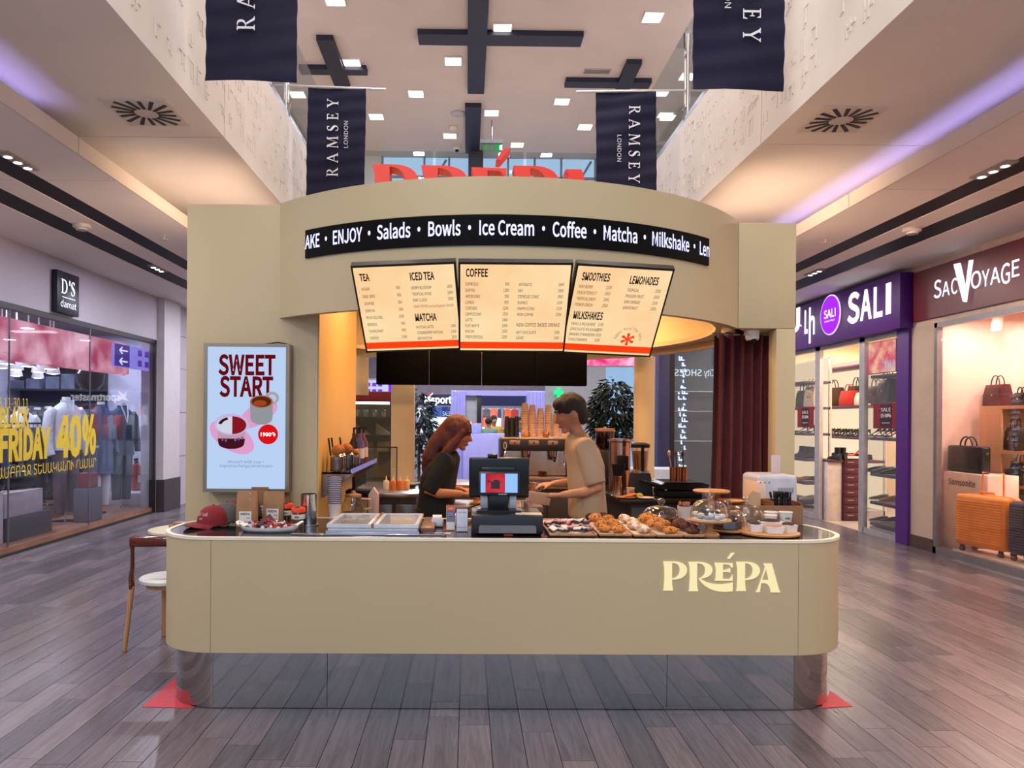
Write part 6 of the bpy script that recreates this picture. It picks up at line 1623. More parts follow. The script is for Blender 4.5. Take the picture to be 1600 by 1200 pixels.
for o in [o for o in C.objects if o.name.startswith('pastry') and o.parent is None and 'box' not in o.name]: o.rotation_euler.z = .25
place(cookie_mesh(gold, chipm, 10, '', 'golden cookies on the fourth board', seed=9),
      [(1.17, 4.225, .0, 0), (1.125, 4.31, .012, .45), (1.17, 4.36, .016, .5), (1.12, 4.42, .018, .5), (1.165, 4.47, .018, .5), (1.12, 4.53, .018, .5), (1.165, 4.58, .018, .5), (1.125, 4.64, .018, .5), (1.165, 4.70, .018, .5)], 'golden cookie in the leaning row on the fourth wooden board')
place(cookie_mesh(chocb, dkch, 10, '', 'dark cookies on the right-hand board', rx=.038, seed=11), [(1.295, 4.215, 0, 0), (1.27, 4.29, .010, .45), (1.29, 4.345, .014, .5), (1.265, 4.40, .016, .5), (1.29, 4.455, .016, .5)], 'dark brown chocolate cookie on the right-hand wooden board')
# ---- domes and stands
def dome(t, c, r, h):
    prof = [(r, 0), (r*1.01, h*.35), (r*.93, h*.62), (r*.72, h*.86), (r*.4, h*.97), (.012, h), (.010, h+.006), (.022, h+.016), (.026, h+.03), (.018, h+.044), (0, h+.048)]
    part('glass_dome', B().lathe(prof, 28, c=c), clear, t, smooth=60)
def pile(c, r, n, m, label, group, name='pastry_bite', size=.022, seed=1, cat='pastry'):
    rr = random.Random(seed); p0 = None
    for i in range(n):
        a = 2*PI*i*.618; q = r*math.sqrt((i+.4)/n)
        if p0 is None: p0 = single(name, B().ball((0, 0, size*.6), (size, size*.9, size*.62), 10, 7, fn=lambda v: v*(1+.12*sin(v.x*7+v.y*9))), m, label, cat, (0, 0, 0), 0, group, smooth=60); o = p0
        else: o = dup(p0)
        o.location = (c[0]+q*cos(a), c[1]+q*sin(a), c[2]+(.012 if i % 3 == 0 else 0)); o.rotation_euler = (rr.uniform(-.3, .3), rr.uniform(-.3, .3), rr.random()*6)
# low dome at the back
q = (1.245, 4.715, ZK+.001)
t = thing('cake_dome', 'low glass cake dome over dark pastries behind the cookie boards', 'dome', q)
part('plate', B().lathe([(.10, 0), (.135, .008), (.138, .014), (.12, .012), (0, .011)], 28), wood, t); dome(t, (0, 0, .013), .118, .105)
pile((q[0], q[1], q[2]+.0125), .085, 9, mat('4a281a', .8, bump=.5, scale=50), 'dark brown pastry under the low glass dome', 'pastries under the low dome', size=.030, seed=2)
# wooden cake stand in front
q = (1.395, 4.235, ZK+.001)
t = thing('cake_stand', 'turned wooden cake stand with glass dome over white and dark sweets', 'cake stand', q)
Hs = .088
part('pedestal', B().lathe([(.056, 0), (.058, .010), (.05, .018), (.026, .028), (.020, .045), (.024, .065), (.034, .080), (0, Hs)], 24), wood, t); part('plate', B().lathe([(.03, Hs-.008), (.115, Hs-.004), (.125, Hs+.006), (.122, Hs+.010), (.11, Hs+.006), (0, Hs+.006)], 32), wood, t); dome(t, (0, 0, Hs+.007), .103, .118)
part('doily', B().lathe([(.098, Hs+.007), (.1, Hs+.010), (0, Hs+.012)], 24), mat('d6d2d4', .8, bump=.4, scale=60), t)
pile((q[0], q[1], q[2]+Hs+.0125), .082, 14, mat('d6d2d2', .8, bump=.3, scale=40), 'white sugared sweet under the dome of the wooden cake stand', 'sugared sweets under the dome', size=.021, seed=4)
pile((q[0]-.01, q[1]-.03, q[2]+Hs+.036), .06, 5, mat('2e1a18', .7), 'dark chocolate piece on the white sweets under the dome', 'chocolate pieces under the dome', size=.013, seed=5, name='chocolate_piece')
# wooden plate with loaf cake
q = (1.565, 4.42, ZK+.001)
t = thing('cake_plate', 'round wooden plate with glass dome over a dark chocolate cake', 'dome', q)
part('plate', B().lathe([(.10, 0), (.128, .008), (.130, .016), (0, .014)], 28), wood, t); dome(t, (0, 0, .0165), .112, .125)
single('chocolate_cake', B().rbox(-.075, .075, -.04, .04, 0, .045, .006).ball((.03, 0, .06), (.035, .03, .025), 10, 7).ball((-.02, .005, .05), (.03, .03, .02), 10, 7), mat('2a1614', .6, bump=.4, scale=50), 'dark chocolate loaf cake under the dome behind the cake stand', 'cake', (q[0]-.005, q[1]-.01, q[2]+.017), rz=.1)
# big round board with boxed cakes
q = (1.77, 4.31, ZK+.001)
t = thing('round_board', 'large round wooden board of boxed cakes at the right of the counter', 'board', q)
part('board', B().lathe([(.150, 0), (.170, .006), (.171, .016), (.165, .018), (0, .018)], 36), wood, t)
bx = mat('d9d5d2', .6); topc = mat('4a2218', .7, bump=.6, scale=60)
for (dx, dy, w, d, h, m, l) in ((-.09, -.025, .07, .07, .045, mat('2a1414', .6, bump=.4), 'white boxed dark chocolate cake at the left of the round board'), (-.005, -.085, .10, .06, .04, mat('b98a78', .7, bump=.6, scale=60), 'white boxed pink crumble cake at the front of the round board'), (.095, -.045, .075, .075, .045, topc, 'white boxed brown crumble cake at the right of the round board'), (.02, .02, .13, .07, .055, mat('26110f', .6, bump=.4), 'long dark chocolate cake box at the middle of the round board')):
    o = thing('cake_box', l, 'cake', (q[0]+dx, q[1]+dy, q[2]+.019), .35 if w == .075 else -.06)
    part('box', B().loft([[(sx*w/2*k_, sy*d/2*k_, z) for sx, sy in ((-1, -1), (1, -1), (1, 1), (-1, 1))] for z, k_ in ((0, .86), (h, 1.0))]), bx, o, smooth=0); part('cake_top', B().ball((0, 0, h), (w*.47, d*.46, .016), 14, 8, fn=lambda v: v*(1+.1*sin(v.x*11+v.y*9))), m, o, smooth=60)
t = thing('cake_dome', 'glass cake dome with round knob standing behind the boxed cakes', 'dome', (1.74, 4.575, ZK+.001))
part('plate', B().lathe([(.10, 0), (.12, .006), (.122, .012), (0, .010)], 28), wood, t); dome(t, (0, 0, .012), .108, .135)
# crate and paper cups
t = thing('wooden_crate', 'open wooden crate holding napkins and black cutlery at the end of the counter', 'crate', (1.90, 4.78, ZK+.001))
cw = mat('7d4c30', .55, var=.1, stretch=(1, 5, 5))
part('side', B().box(-.24, .24, -.10, -.09, 0, .125), mat('8a6548', .7), t, smooth=0); part('side', B().box(-.24, .24, .08, .09, 0, .15), cw, t, smooth=0)
for s in (-1, 1): part('end', B().box(s*.235-.005, s*.235+.005, -.09, .08, 0, .145), cw, t, smooth=0)
part('bottom', B().box(-.23, .23, -.09, .08, 0, .008), cw, t, smooth=0); part('divider', B().box(.05, .058, -.09, .08, .008, .15), cw, t, smooth=0)
single('kraft_folder', B().prism([(-.11, 0), (.06, 0), (.07, .12), (.02, .135)], -.004, .004, frame((0, 0, 0), (1, 0, 0), (0, .25, 1))), mat('a88a68', .8), 'kraft paper pack leaning in the wooden crate', 'paper pack', (1.83, 4.735, ZK+.08), smooth=0)
blks = mat('141416', .4)
f0 = None; rnd = random.Random(3)
for i in range(26):
    if f0 is None:
        f0 = thing('plastic_fork', 'black plastic fork standing in the wooden crate', 'cutlery', (0, 0, 0), 0, 'black cutlery in the crate')
        part('handle', B().tube([(0, 0, 0), (.0, 0, .09)], [.004, .005], 6), blks, f0); part('head', B().rbox(-.008, .008, -.002, .002, .085, .125, .001), blks, f0); o = f0
    else: o = dup(f0)
    o.location = (1.985+.012*(i % 9)+rnd.uniform(-.003, .003), 4.735+.022*(i//9), ZK+.085); o.rotation_euler = (rnd.uniform(-.1, .1), rnd.uniform(-.25, .2), rnd.random()*1)
def pcup(x, y, z, label, r=.04, h=.095, group=None, parent_m=None):
    t = thing('paper_cup', label, 'cup', (x, y, z), 0, group)
    part('cup', B().lathe([(r*.74, 0), (r, h), (r*.95, h), (r*.7, .004), (0, .004)], 22), parent_m or mat('dcdad8', .6), t); part('rim', B().tube([(r*cos(k*PI/10), r*sin(k*PI/10), h) for k in range(20)], .0028, 6, closed=True), parent_m or mat('e4e2e0', .6), t)
    k = B(); text(k, 'PR\u00c9PA', None, 0, h*.55, h*.13, w=r*.95, ax='C', bold=.03, fn=lambda p: Vector(((r*(.74+.26*p.y/h)+.001)*sin(p.x/r), -(r*(.74+.26*p.y/h)+.001)*cos(p.x/r), p.y))); part('print', k, ink, t, smooth=0)
pcup(1.905, 4.605, ZK+.001, 'white printed paper cup left of its neighbour beside the crate'); pcup(1.995, 4.60, ZK+.001, 'white printed paper cup at the far right end beside the crate'); pcup(1.865, 4.52, ZK+.001, 'white printed paper cup just right of the rear glass dome', .036, .085)
t = thing('nut_cup', 'white paper cup heaped with nuts behind the low glass dome', 'cup', (1.40, 4.72, ZK+.001)); part('cup', B().lathe([(.036, 0), (.05, .115), (.047, .115), (.034, .004), (0, .004)], 20), mat('cfc6c2', .6), t); b = B(); rnd = random.Random(6)
for i in range(22): a = rnd.random()*6.28; r = .04*math.sqrt(rnd.random()); b.ball((r*cos(a), r*sin(a), .115+rnd.random()*.02), .011, 6, 5)
part('nuts', b, mat('9a5a40', .7), t, kind='stuff')
single('red_napkin', B().tube([(-.05, .02, .02), (-.02, -.02, .05), (.02, .0, .03), (.03, .05, .07)], [.006, .012, .012, .006], 8, flat=.3), mat('a8301f', .7), 'crumpled red wrapper behind the wooden cake stand', 'wrapper', (1.36, 4.40, ZK+.001))
t = thing('cake_stand', 'empty flat wooden cake stand standing at the back of the counter', 'cake stand', (1.595, 4.80, ZK+.001))
part('pedestal', B().lathe([(.06, 0), (.06, .01), (.02, .03), (.02, .17), (.035, .195), (0, .2)], 20), wood, t); part('plate', B().lathe([(.03, .192), (.11, .196), (.118, .206), (.112, .212), (0, .21)], 32), wood, t)
single('wooden_dish', B().lathe([(.05, 0), (.085, .015), (.09, .022), (.08, .02), (0, .008)], 24), wood, 'shallow wooden dish on the crate rim left of the kraft pack', 'dish', (1.715, 4.775, ZK+.128))
# white machine
t = thing('ice_machine', 'white rounded box machine at the right end of the counter', 'machine', (PY(1206, 780, 5.02).x, 5.02, .002))
wz0 = .957; wz1 = PY(1206, 741, 5.02).z
part('cabinet', B().rbox(-.16, .16, -.1, .2, 0, wz0-.03, .01), mat('8a8478', .6), t); part('body', B().rbox(-.135, .135, -.10, .20, wz0-.03, wz1, .03, 4), mat('bdbdc8', .4), t); part('front_panel', B().rbox(-.1365, -.08, -.103, .15, wz0, wz1-.04, .01), mat('e2c2ae', .4), t)
b = B()
for i in range(6): b.box(-.0+.018*i, .012+.018*i, -.1025, -.10, wz1-.12, wz1-.085)
part('vent_slots', b, mat('8d8d98', .5), t, smooth=0, kind='stuff')
for i in range(3): part('button', B().ball((-.12+.03*i, -.103, wz1-.05), .005, 8, 5), mat('5a3a34', .4), t)
single('card', B().rbox(-.032, .032, -.002, .002, 0, .125, .002), mat('cdb4b8', .5), 'pale pink card standing on top of the white machine', 'card', (PY(1212, 740, 5.06).x, 5.06, wz1+.003))
# ---- right-hand inner counter
rx0, rx1, ry0 = PY(983, 790, 6.25).x, 2.30, 6.25
t = thing('side_counter', 'dark grey counter inside the kiosk on the right', 'counter', ((rx0+rx1)/2, ry0, .002)); W = rx1-rx0
part('body', B().box(-W/2+.01, W/2-.01, .01, 1.2, 0, .91), mat('36363c', .5), t, smooth=0); part('worktop', B().rbox(-W/2-.08, W/2, -.02, 1.2, .91, .948, .004), mat('2a2422', .15, .3), t)
for i in range(3): part('door', B().rbox(-W/2+.02+i*W/3, -W/2+W/3+i*W/3, 0, .012, .06, .88, .003), mat('3c3c42', .45), t)
RZ = .952
def onr(u, y): return (PY(u, 770, y).x, y, RZ)
t = thing('blender', 'kitchen blender with clear jug and black base on the inner right counter', 'blender', onr(1000, 6.75))
part('base', B().loft([[(sx*w, sy*w*.9, z) for sx, sy in ((-1, -1), (1, -1), (1, 1), (-1, 1))] for z, w in ((0, .10), (.14, .085), (.19, .075))]), mat('1c1c20', .4), t, smooth=20); part('collar', B().lathe([(.08, .19), (.08, .21), (.07, .215), (0, .215)], 20), mat('a89a90', .3, .8), t)
part('jug', B().lathe([(.065, .215), (.082, .42), (.079, .42), (.062, .22), (0, .22)], 20), clear, t); part('smoothie', B().lathe([(.058, .222), (.072, .39), (0, .392)], 18), glass('c09a90', .05, key='smoothie_glass'), t); part('lid', B().lathe([(.086, .42), (.086, .45), (.05, .465), (0, .465)], 20), black, t); part('handle', B().box(-.012, .012, -.10, -.078, .21, .44), black, t, smooth=0)
t = thing('water_boiler', 'tall brushed steel water boiler beside the blender', 'boiler', onr(968, 7.0))
part('body', B().lathe([(.10, 0), (.10, .46), (.115, .47), (.115, .49), (0, .50)], 26), mat('b08a74', .22, 1), t); part('tap', B().rbox(-.05, .05, -.16, -.09, .20, .34, .01), black, t); part('drip_tray', B().box(-.06, .06, -.18, -.09, 0, .015), steel, t, smooth=0)
t = thing('coffee_grinder', 'steel and black hand grinder standing in front of the boiler', 'grinder', onr(966, 6.5)); part('body', B().lathe([(.05, 0), (.045, .02), (.045, .17), (.05, .18), (0, .18)], 20), mat('b9987f', .25, 1), t); part('cup', B().lathe([(.048, .18), (.062, .28), (.058, .28), (.044, .185)], 20), black, t)
a = onr(985, 6.42); pcup(a[0], a[1], a[2], 'small cream paper cup in front of the blender', .036, .08, None, mat('cdae98', .6))
t = thing('fruit_plate', 'plate of orange slices and a lemon in front of the boiler', 'plate', onr(979, 6.33)); part('plate', B().lathe([(.05, 0), (.085, .008), (.085, .012), (0, .008)], 22), mat('a8785a', .4), t)
for i in range(5): o = single('orange_slice', B().lathe([(.034, 0), (.036, .004), (.034, .008), (0, .008)], 16), mat('d8702a', .5), 'orange slice on the plate before the boiler, '+ordn(i, 'left'), 'fruit', (a[0]-.075+.018*i, 6.33, RZ+.012+.004*i), group='orange slices', rot=(0, -.25, 0))
single('lemon', B().ball((0, 0, .022), (.030, .024, .022), 12, 8, fn=lambda v: Vector((v.x*(1+.15*abs(v.x)**4), v.y, v.z))), mat('a8a032', .5), 'greenish lemon beside the orange slices', 'fruit', (a[0]+.055, 6.32, RZ+.003)); single('small_plate', B().lathe([(.04, 0), (.07, .010), (.07, .014), (0, .010)], 22), mat('d8c4b4', .4), 'small cream plate at the edge of the inner right counter', 'plate', (a[0]+.10, 6.275, RZ+.002))
t = thing('utensil_cup', 'row of copper cups with utensils standing on the black grill', 'container', (PY(1060, 760, 6.55).x, 6.55, RZ+.136))
for i in range(3): q = part('cup', B().lathe([(.028, 0), (.03, .12), (.028, .12), (.026, .004), (0, .004)], 14, c=(-.05+.05*i, 0, 0)), mat('a8704e', .25, 1), t); part('utensil', B().tube([(-.05+.05*i, 0, .02), (-.085+.06*i, 0, .23)], .006, 6).ball((-.085+.06*i, 0, .24), (.014, .006, .03), 8, 6), mat(['c8a890', '6a4a3a', '4a3024'][i], .3, .6), q)
t = thing('contact_grill', 'flat black open contact grill on the inner right counter', 'grill', (PY(1058, 770, 6.55).x, 6.55, RZ))
part('body', B().rbox(-.17, .17, -.18, .18, 0, .06, .012), black, t); part('lid', B().loft([[(sx*.20*k_+dx, sy*.19, z) for sx, sy in ((-1, -1), (1, -1), (1, 1), (-1, 1))] for z, k_, dx in ((.075, 1.0, 0), (.115, 1.05, .02), (.135, .8, .0))]), mat('111113', .25), t, smooth=20); part('handle', B().tube([(-.2, -.15, .10), (-.30, -.15, .13), (-.30, .10, .13), (-.2, .10, .10)], .012, 8), black, t)
for x, y in ((-.14, -.14), (.14, -.14), (-.14, .14), (.14, .14)): part('knob', B().cyl((x, y, .058), (x, y, .078), .012, n=8), steel, t)
# ---- back counter with the espresso machine
by = 7.72
ex0, ex1 = PY(784, 700, by).x, PY(891, 700, by).x
t = thing('back_counter', 'dark back counter under the espresso machine', 'counter', (.60, by-.08, .002))
part('body', B().box(-.75, .72, .02, .72, 0, .90), mat('2c2420', .5), t, smooth=0); part('worktop', B().rbox(-.76, .73, 0, .74, .90, .938, .004), mat('8a6a52', .3), t)
for i in range(3): part('door', B().rbox(-.74+i*.49, -.74+.48+i*.49, .008, .02, .06, .87, .003), mat('332a26', .45), t)
t = thing('espresso_machine', 'two-group espresso machine with bronze panels on the back counter', 'coffee machine', ((ex0+ex1)/2, by+.02, .942)); W = ex1-ex0
bz_ = mat('b08a72', .28, .8); dkp = mat('241c1a', .35); Ht = PY(838, 684, by).z-.942
part('body', B().rbox(-W/2+.03, W/2-.03, .12, .55, .05, Ht-.02, .01), mat('7a6558', .3, .7), t)
part('cup_tray', B().rbox(-W/2, W/2, .0, .56, Ht-.02, Ht, .005), mat('c9a88c', .3, .7), t)
part('control_panel', B().rbox(-W/2+.01, W/2-.01, .0, .12, Ht-.14, Ht-.02, .006), dkp, t)
for i, x in enumerate((-W*.31, -.02, W*.25)): q = part('button_panel', B().rbox(x-.055, x+.055, -.005, .002, Ht-.08, Ht-.03, .003), bz_, t); part('button', B().box(x-.01, x+.01, -.008, -.004, Ht-.065, Ht-.045), mat('8a2a1a', .4) if i == 0 else dkp, q, smooth=0)
for s in (-1, 1):
    part('side_frame', B().rbox(s*W/2-.012, s*W/2+.012, -.02, .56, .03, Ht-.02, .006), mat('1a1412', .3), t); part('oval_grip', B().tube([(s*(W/2-.035)+.014*cos(k*PI/8), -.008, Ht-.085+.036*sin(k*PI/8)) for k in range(16)], .006, 6, closed=True), mat('d8c4b0', .3, .6), t)
part('splash_back', B().box(-W/2+.03, W/2-.03, .10, .12, .09, Ht-.14), mat('c4ae9e', .2, .85), t, smooth=0)
part('drip_tray', B().rbox(-W/2+.01, W/2-.01, -.05, .30, .03, .08, .004), bz_, t)
for x in (-.10, .18):
    q = part('group_head', B().cyl((x, .04, Ht-.14), (x, .04, Ht-.20), .048, .044, 18), mat('c8b4a4', .15, 1), t); part('portafilter', B().cyl((x, .04, Ht-.20), (x, .04, Ht-.23), .04, n=16).tube([(x, .0, Ht-.215), (x, -.14, Ht-.235)], [.011, .014], 8), dkp, q)
for x in (-W*.44, W*.42): part('steam_wand', B().tube([(x, -.01, Ht-.12), (x-.02, -.05, Ht-.2), (x-.01, -.06, Ht-.30)], .006, 6), chrome, t)
for x in (-W/2+.08, W/2-.08):
    for y in (.05, .5): part('foot', B().cyl((x, y, 0), (x, y, .05), .025, n=10), black, t)
for i, x in enumerate((.06, .10)): single('espresso_cup', B().lathe([(.018, 0), (.022, .05), (.02, .05), (.016, .004), (0, .004)], 14), mat('5a3a30', .3, .6), 'small dark shot cup on the drip tray of the espresso machine, %s' % ['left', 'right'][i], 'cup', ((ex0+ex1)/2+x, by+.05, .942+.082))
# stacked cups on the machine
cupm = mat('cfa384', .6, var=.05); c0 = None
TZm = .942+Ht+.001
names = ['first', 'second', 'third', 'fourth', 'fifth', 'sixth']
for si, (u, vt) in enumerate(((820, 628), (831.5, 631), (844, 636), (856.5, 632), (869, 646), (882, 668))):
    p = PY(u, 684, by+.18); ht = PY(u, vt, by+.18).z-TZm
    n = max(2, int((ht-.085)/.0185)+1)
    for i in range(n):
        l = 'cream cup on the espresso machine, %s stack from left, %s' % (names[si], ordn(i, 'the bottom'))
        if c0 is None:
            c0 = thing('paper_cup', l, 'cup', (p.x, by+.18, TZm), 0)
            part('cup', B().lathe([(.040, 0), (.029, .085), (0, .085)], 18), cupm, c0); part('rim', B().tube([(.0405*cos(k*PI/8), .0405*sin(k*PI/8), .002) for k in range(16)], .0035, 6, closed=True), mat('e2bd9e', .5), c0); o = c0
        else: o = dup(c0, (p.x+.0015*sin(i*2.1+si), by+.18+.001*cos(i), TZm+.003+.0185*i), i*.5, l)
        o['group'] = 'paper cups in the %s stack' % names[si]
bc = None
for si, (u, n) in enumerate(((792, 9), (799.5, 8), (807, 9))):
    p = PY(u, 684, by+.16)
    for i in range(n):
        l = 'black cup on the espresso machine, %s black stack, %s' % (['left', 'middle', 'right'][si], ordn(i, 'the bottom'))
        if bc is None:
            bc = thing('paper_cup', l, 'cup', (p.x, by+.16, TZm), 0); part('cup', B().lathe([(.027, 0), (.020, .07), (0, .07)], 16), mat('1c1716', .5), bc); part('rim', B().tube([(.0275*cos(k*PI/8), .0275*sin(k*PI/8), .002) for k in range(16)], .003, 6, closed=True), mat('241e1c', .5), bc); o = bc
        else: o = dup(bc, (p.x, by+.16, TZm+.003+.0185*i), 0, l)
        o['group'] = 'black cups in the %s stack' % ['left', 'middle', 'right'][si]
for u, l, c in ((822, 'small amber syrup jug in front of the cup stacks, left one', 'b97a3a'), (853, 'amber honey bottle in front of the cup stacks, right one', '9a5a2a')):
    p = PY(u, 684, by+.06); t = thing('syrup_jug', l, 'jug', (p.x, by+.07, TZm)); part('body', B().lathe([(.025, 0), (.03, .02), (.026, .05), (.012, .07), (.012, .085), (0, .085)], 14), mat(c, .2), t); part('handle', B().tube([(.025, 0, .02), (.045, 0, .035), (.02, 0, .06)], .004, 6), mat('2a1a14', .4), t)
t = thing('bean_hopper', 'bean grinder hopper with bronze lid behind the man', 'grinder', (PY(945, 700, 7.9).x, 7.9, .002)); part('stand', B().box(-.12, .12, -.12, .12, 0, .93), mat('2c2420', .5), t, smooth=0); part('body', B().rbox(-.09, .09, -.1, .1, .93, 1.30, .015), dkp, t); part('hopper', B().lathe([(.06, 1.30), (.10, 1.36), (.10, 1.50), (.097, 1.50), (.097, 1.36), (.05, 1.31)], 20), glass('c8a898', .06, key='hopper_glass'), t); part('lid', B().lathe([(.105, 1.50), (.105, 1.53), (0, 1.535)], 20), mat('a86a44', .4), t)

# ---- chair and round table on the left
t = thing('cafe_chair', 'wooden chair with glossy red-brown back and round white seat left of the counter', 'chair', (-2.12, 5.33, 0.001))
lw_ = mat('b8875e', .45, var=.06, stretch=(8, 8, 1)); rb = mat('5a1f10', .15, var=.2, coat=.6, stretch=(1, 1, 4))
part('seat', B().lathe([(.19, .445), (.208, .45), (.21, .47), (.20, .478), (0, .474)], 36), mat('dcdcd6', .4), t)
part('seat_frame', B().lathe([(.165, .41), (.165, .445), (.15, .445), (.15, .41)], 28), lw_, t)
for s in (-1, 1):
    part('leg', B().tube([(s*.205, -.16, .44), (s*.235, -.20, .0)], [.019, .016], 12), lw_, t)
    part('leg', B().loft([[(s*.10+dx, .165+dy, z) for dx, dy in ((-.028, -.012), (.028, -.012), (.028, .012), (-.028, .012))] for z in (0, .44)]), lw_, t, smooth=0)
    part('back_post', B().tube([(s*.207, -.16, .42), (s*.207, -.16, .50), (s*.20, -.165, .56), (s*.198, -.17, .68), (s*.198, -.175, .755)], [.022, .026, .018, .015, .026], 12, flat=.8), rb, t)
    b = B()
    for z in (.455, .475, .495): b.ball((s*.207-.0, -.184, z), .0035, 6, 5)
    part('rivets', b, chrome, t, kind='stuff')
part('back_rail', B().rbox(-.215, .215, -.20, -.155, .715, .79, .018, 4), rb, t)
t = thing('round_table', 'round cream cafe table behind the chair left of the kiosk', 'table', (PZ(288, 828, .74).x, PZ(288, 828, .74).y+.1, .001))
part('top', B().lathe([(.29, .715), (.30, .72), (.30, .735), (0, .738)], 36), mat('d8c8a4', .4), t); part('column', B().cyl((0, 0, .02), (0, 0, .715), .03, n=14), mat('d8c8a4', .5), t); part('foot', B().lathe([(.2, 0), (.2, .01), (.03, .02), (0, .02)], 28), mat('d8c8a4', .5), t)
single('wooden_block', B().rbox(-.07, .07, -.04, .04, 0, .03, .004).rbox(-.04, .07, -.035, .035, .03, .05, .004), mat('9a7448', .5), 'small wooden napkin block lying on the round cream table', 'block', (t.location.x-.07, t.location.y-.02, .7405))

# ============================================================ PEOPLE
def blend_mesh(bl, voxel, smooth=2):
    """fuse overlapping limbs into one continuous surface"""
    me = bl.mesh('body', 0); o = bpy.data.objects.new('tmp', me)
    m = o.modifiers.new('r', 'REMESH'); m.mode = 'VOXEL'; m.voxel_size = voxel
    s = o.modifiers.new('s', 'SMOOTH'); s.iterations = smooth; s.factor = .5
    r = evald(o); bpy.data.objects.remove(o); bpy.data.meshes.remove(me); r.shade_smooth(); return r
def head(b, c, s, yaw, pitch):
    """head with brow, nose, lips, chin and ears; faces -y before turning; c = centre"""
    M = Matrix.Translation(c) @ Matrix.Rotation(yaw, 4, 'Z') @ Matrix.Rotation(pitch, 4, 'X')
    def fn(q):
        x, y, z = q
        y2 = y*(1.0-.10*max(0, -z)); x2 = x*(1-.26*max(0, -z)**1.5)
        if y < 0: y2 -= .06*max(0, -z)*max(0, 1-abs(x)*2)
        if y > 0 and z < -.2: y2 *= 1-.35*min(1, (-z-.2)/.7)
        return Vector((x2, y2, z))
    b.ball((0, 0, 0), (.076*s, .098*s, .118*s), 24, 16, M, fn)
    b.tube([(0, -.088*s, .022*s), (0, -.108*s, -.012*s), (0, -.116*s, -.026*s), (0, -.094*s, -.034*s)], [.007*s, .011*s, .014*s, .009*s], 10, M)
    b.ball((0, -.084*s, -.058*s), (.024*s, .016*s, .008*s), 10, 6, M); b.ball((0, -.082*s, -.070*s), (.020*s, .015*s, .008*s), 10, 6, M)
    b.ball((0, -.074*s, -.100*s), (.026*s, .022*s, .018*s), 10, 6, M)
    b.ball((0, -.086*s, .038*s), (.05*s, .012*s, .008*s), 12, 6, M)
    for k in (-1, 1): b.ball((k*.077*s, .006*s, -.008*s), (.010*s, .020*s, .030*s), 10, 8, M); b.ball((k*.042*s, -.066*s, -.025*s), (.024*s, .02*s, .024*s), 10, 8, M)
    return M
def face_parts(t, M, s, lip='8a4a40'):
    for k in (-1, 1):
        e = part('eye', B().ball((k*.028*s, -.079*s, .014*s), (.0125*s, .009*s, .0075*s), 12, 8, M), mat('d8d2cc', .3), t); part('iris', B().ball((k*.028*s, -.0868*s, .014*s), (.006*s, .003*s, .006*s), 10, 6, M), mat('2a1a12', .3), e)
        part('eyebrow', B().tube([(k*.014*s, -.097*s, .034*s), (k*.032*s, -.097*s, .040*s), (k*.050*s, -.084*s, .034*s)], .0038*s, 6, M), mat('1c1210', .8), t)
    part('lips', B().tube([(-.022*s, -.090*s, -.064*s), (0, -.101*s, -.063*s), (.022*s, -.090*s, -.064*s)], .005*s, 6, M, flat=1.2), mat(lip, .5), t)
def hand(b, wrist, d, up, s=1.0, curl=.9, side=1):
    """palm with four bent fingers and a thumb; d = pointing direction, up = back of the hand"""
    d = Vector(d).normalized(); up = Vector(up); up = (up-d*up.dot(d)).normalized(); r = d.cross(up)*side
    w = Vector(wrist)
    b.tube([w-d*.02*s, w+d*.03*s, w+d*.09*s], [.024*s, .034*s, .038*s], 12, flat=.52, up=up)
    for i, (o, L) in enumerate(((-.027, .066), (-.009, .076), (.009, .072), (.026, .056))):
        p = w+d*.088*s+r*o*s; q = [p-d*.02*s, p]; dd = d.copy()
        for k, f in enumerate((.45, .32, .23)):
            dd = (Matrix.Rotation(-curl*.45*(k+.6)*side, 3, r) @ d) if False else (d*cos(curl*.5*(k+.5))-up*sin(curl*.5*(k+.5)))
            p = p+dd*L*f*s*1.05; q.append(p)
        b.tube(q, [.0095*s, .0095*s, .0088*s, .008*s, .0066*s], 8)
    p = w+d*.03*s-r*.028*s
    b.tube([p, p-r*.022*s+d*.022*s-up*.006*s, p-r*.030*s+d*.05*s-up*.016*s, p-r*.026*s+d*.072*s-up*.028*s], [.014*s, .012*s, .0105*s, .008*s], 8)
def V3(*a): return Vector(a)
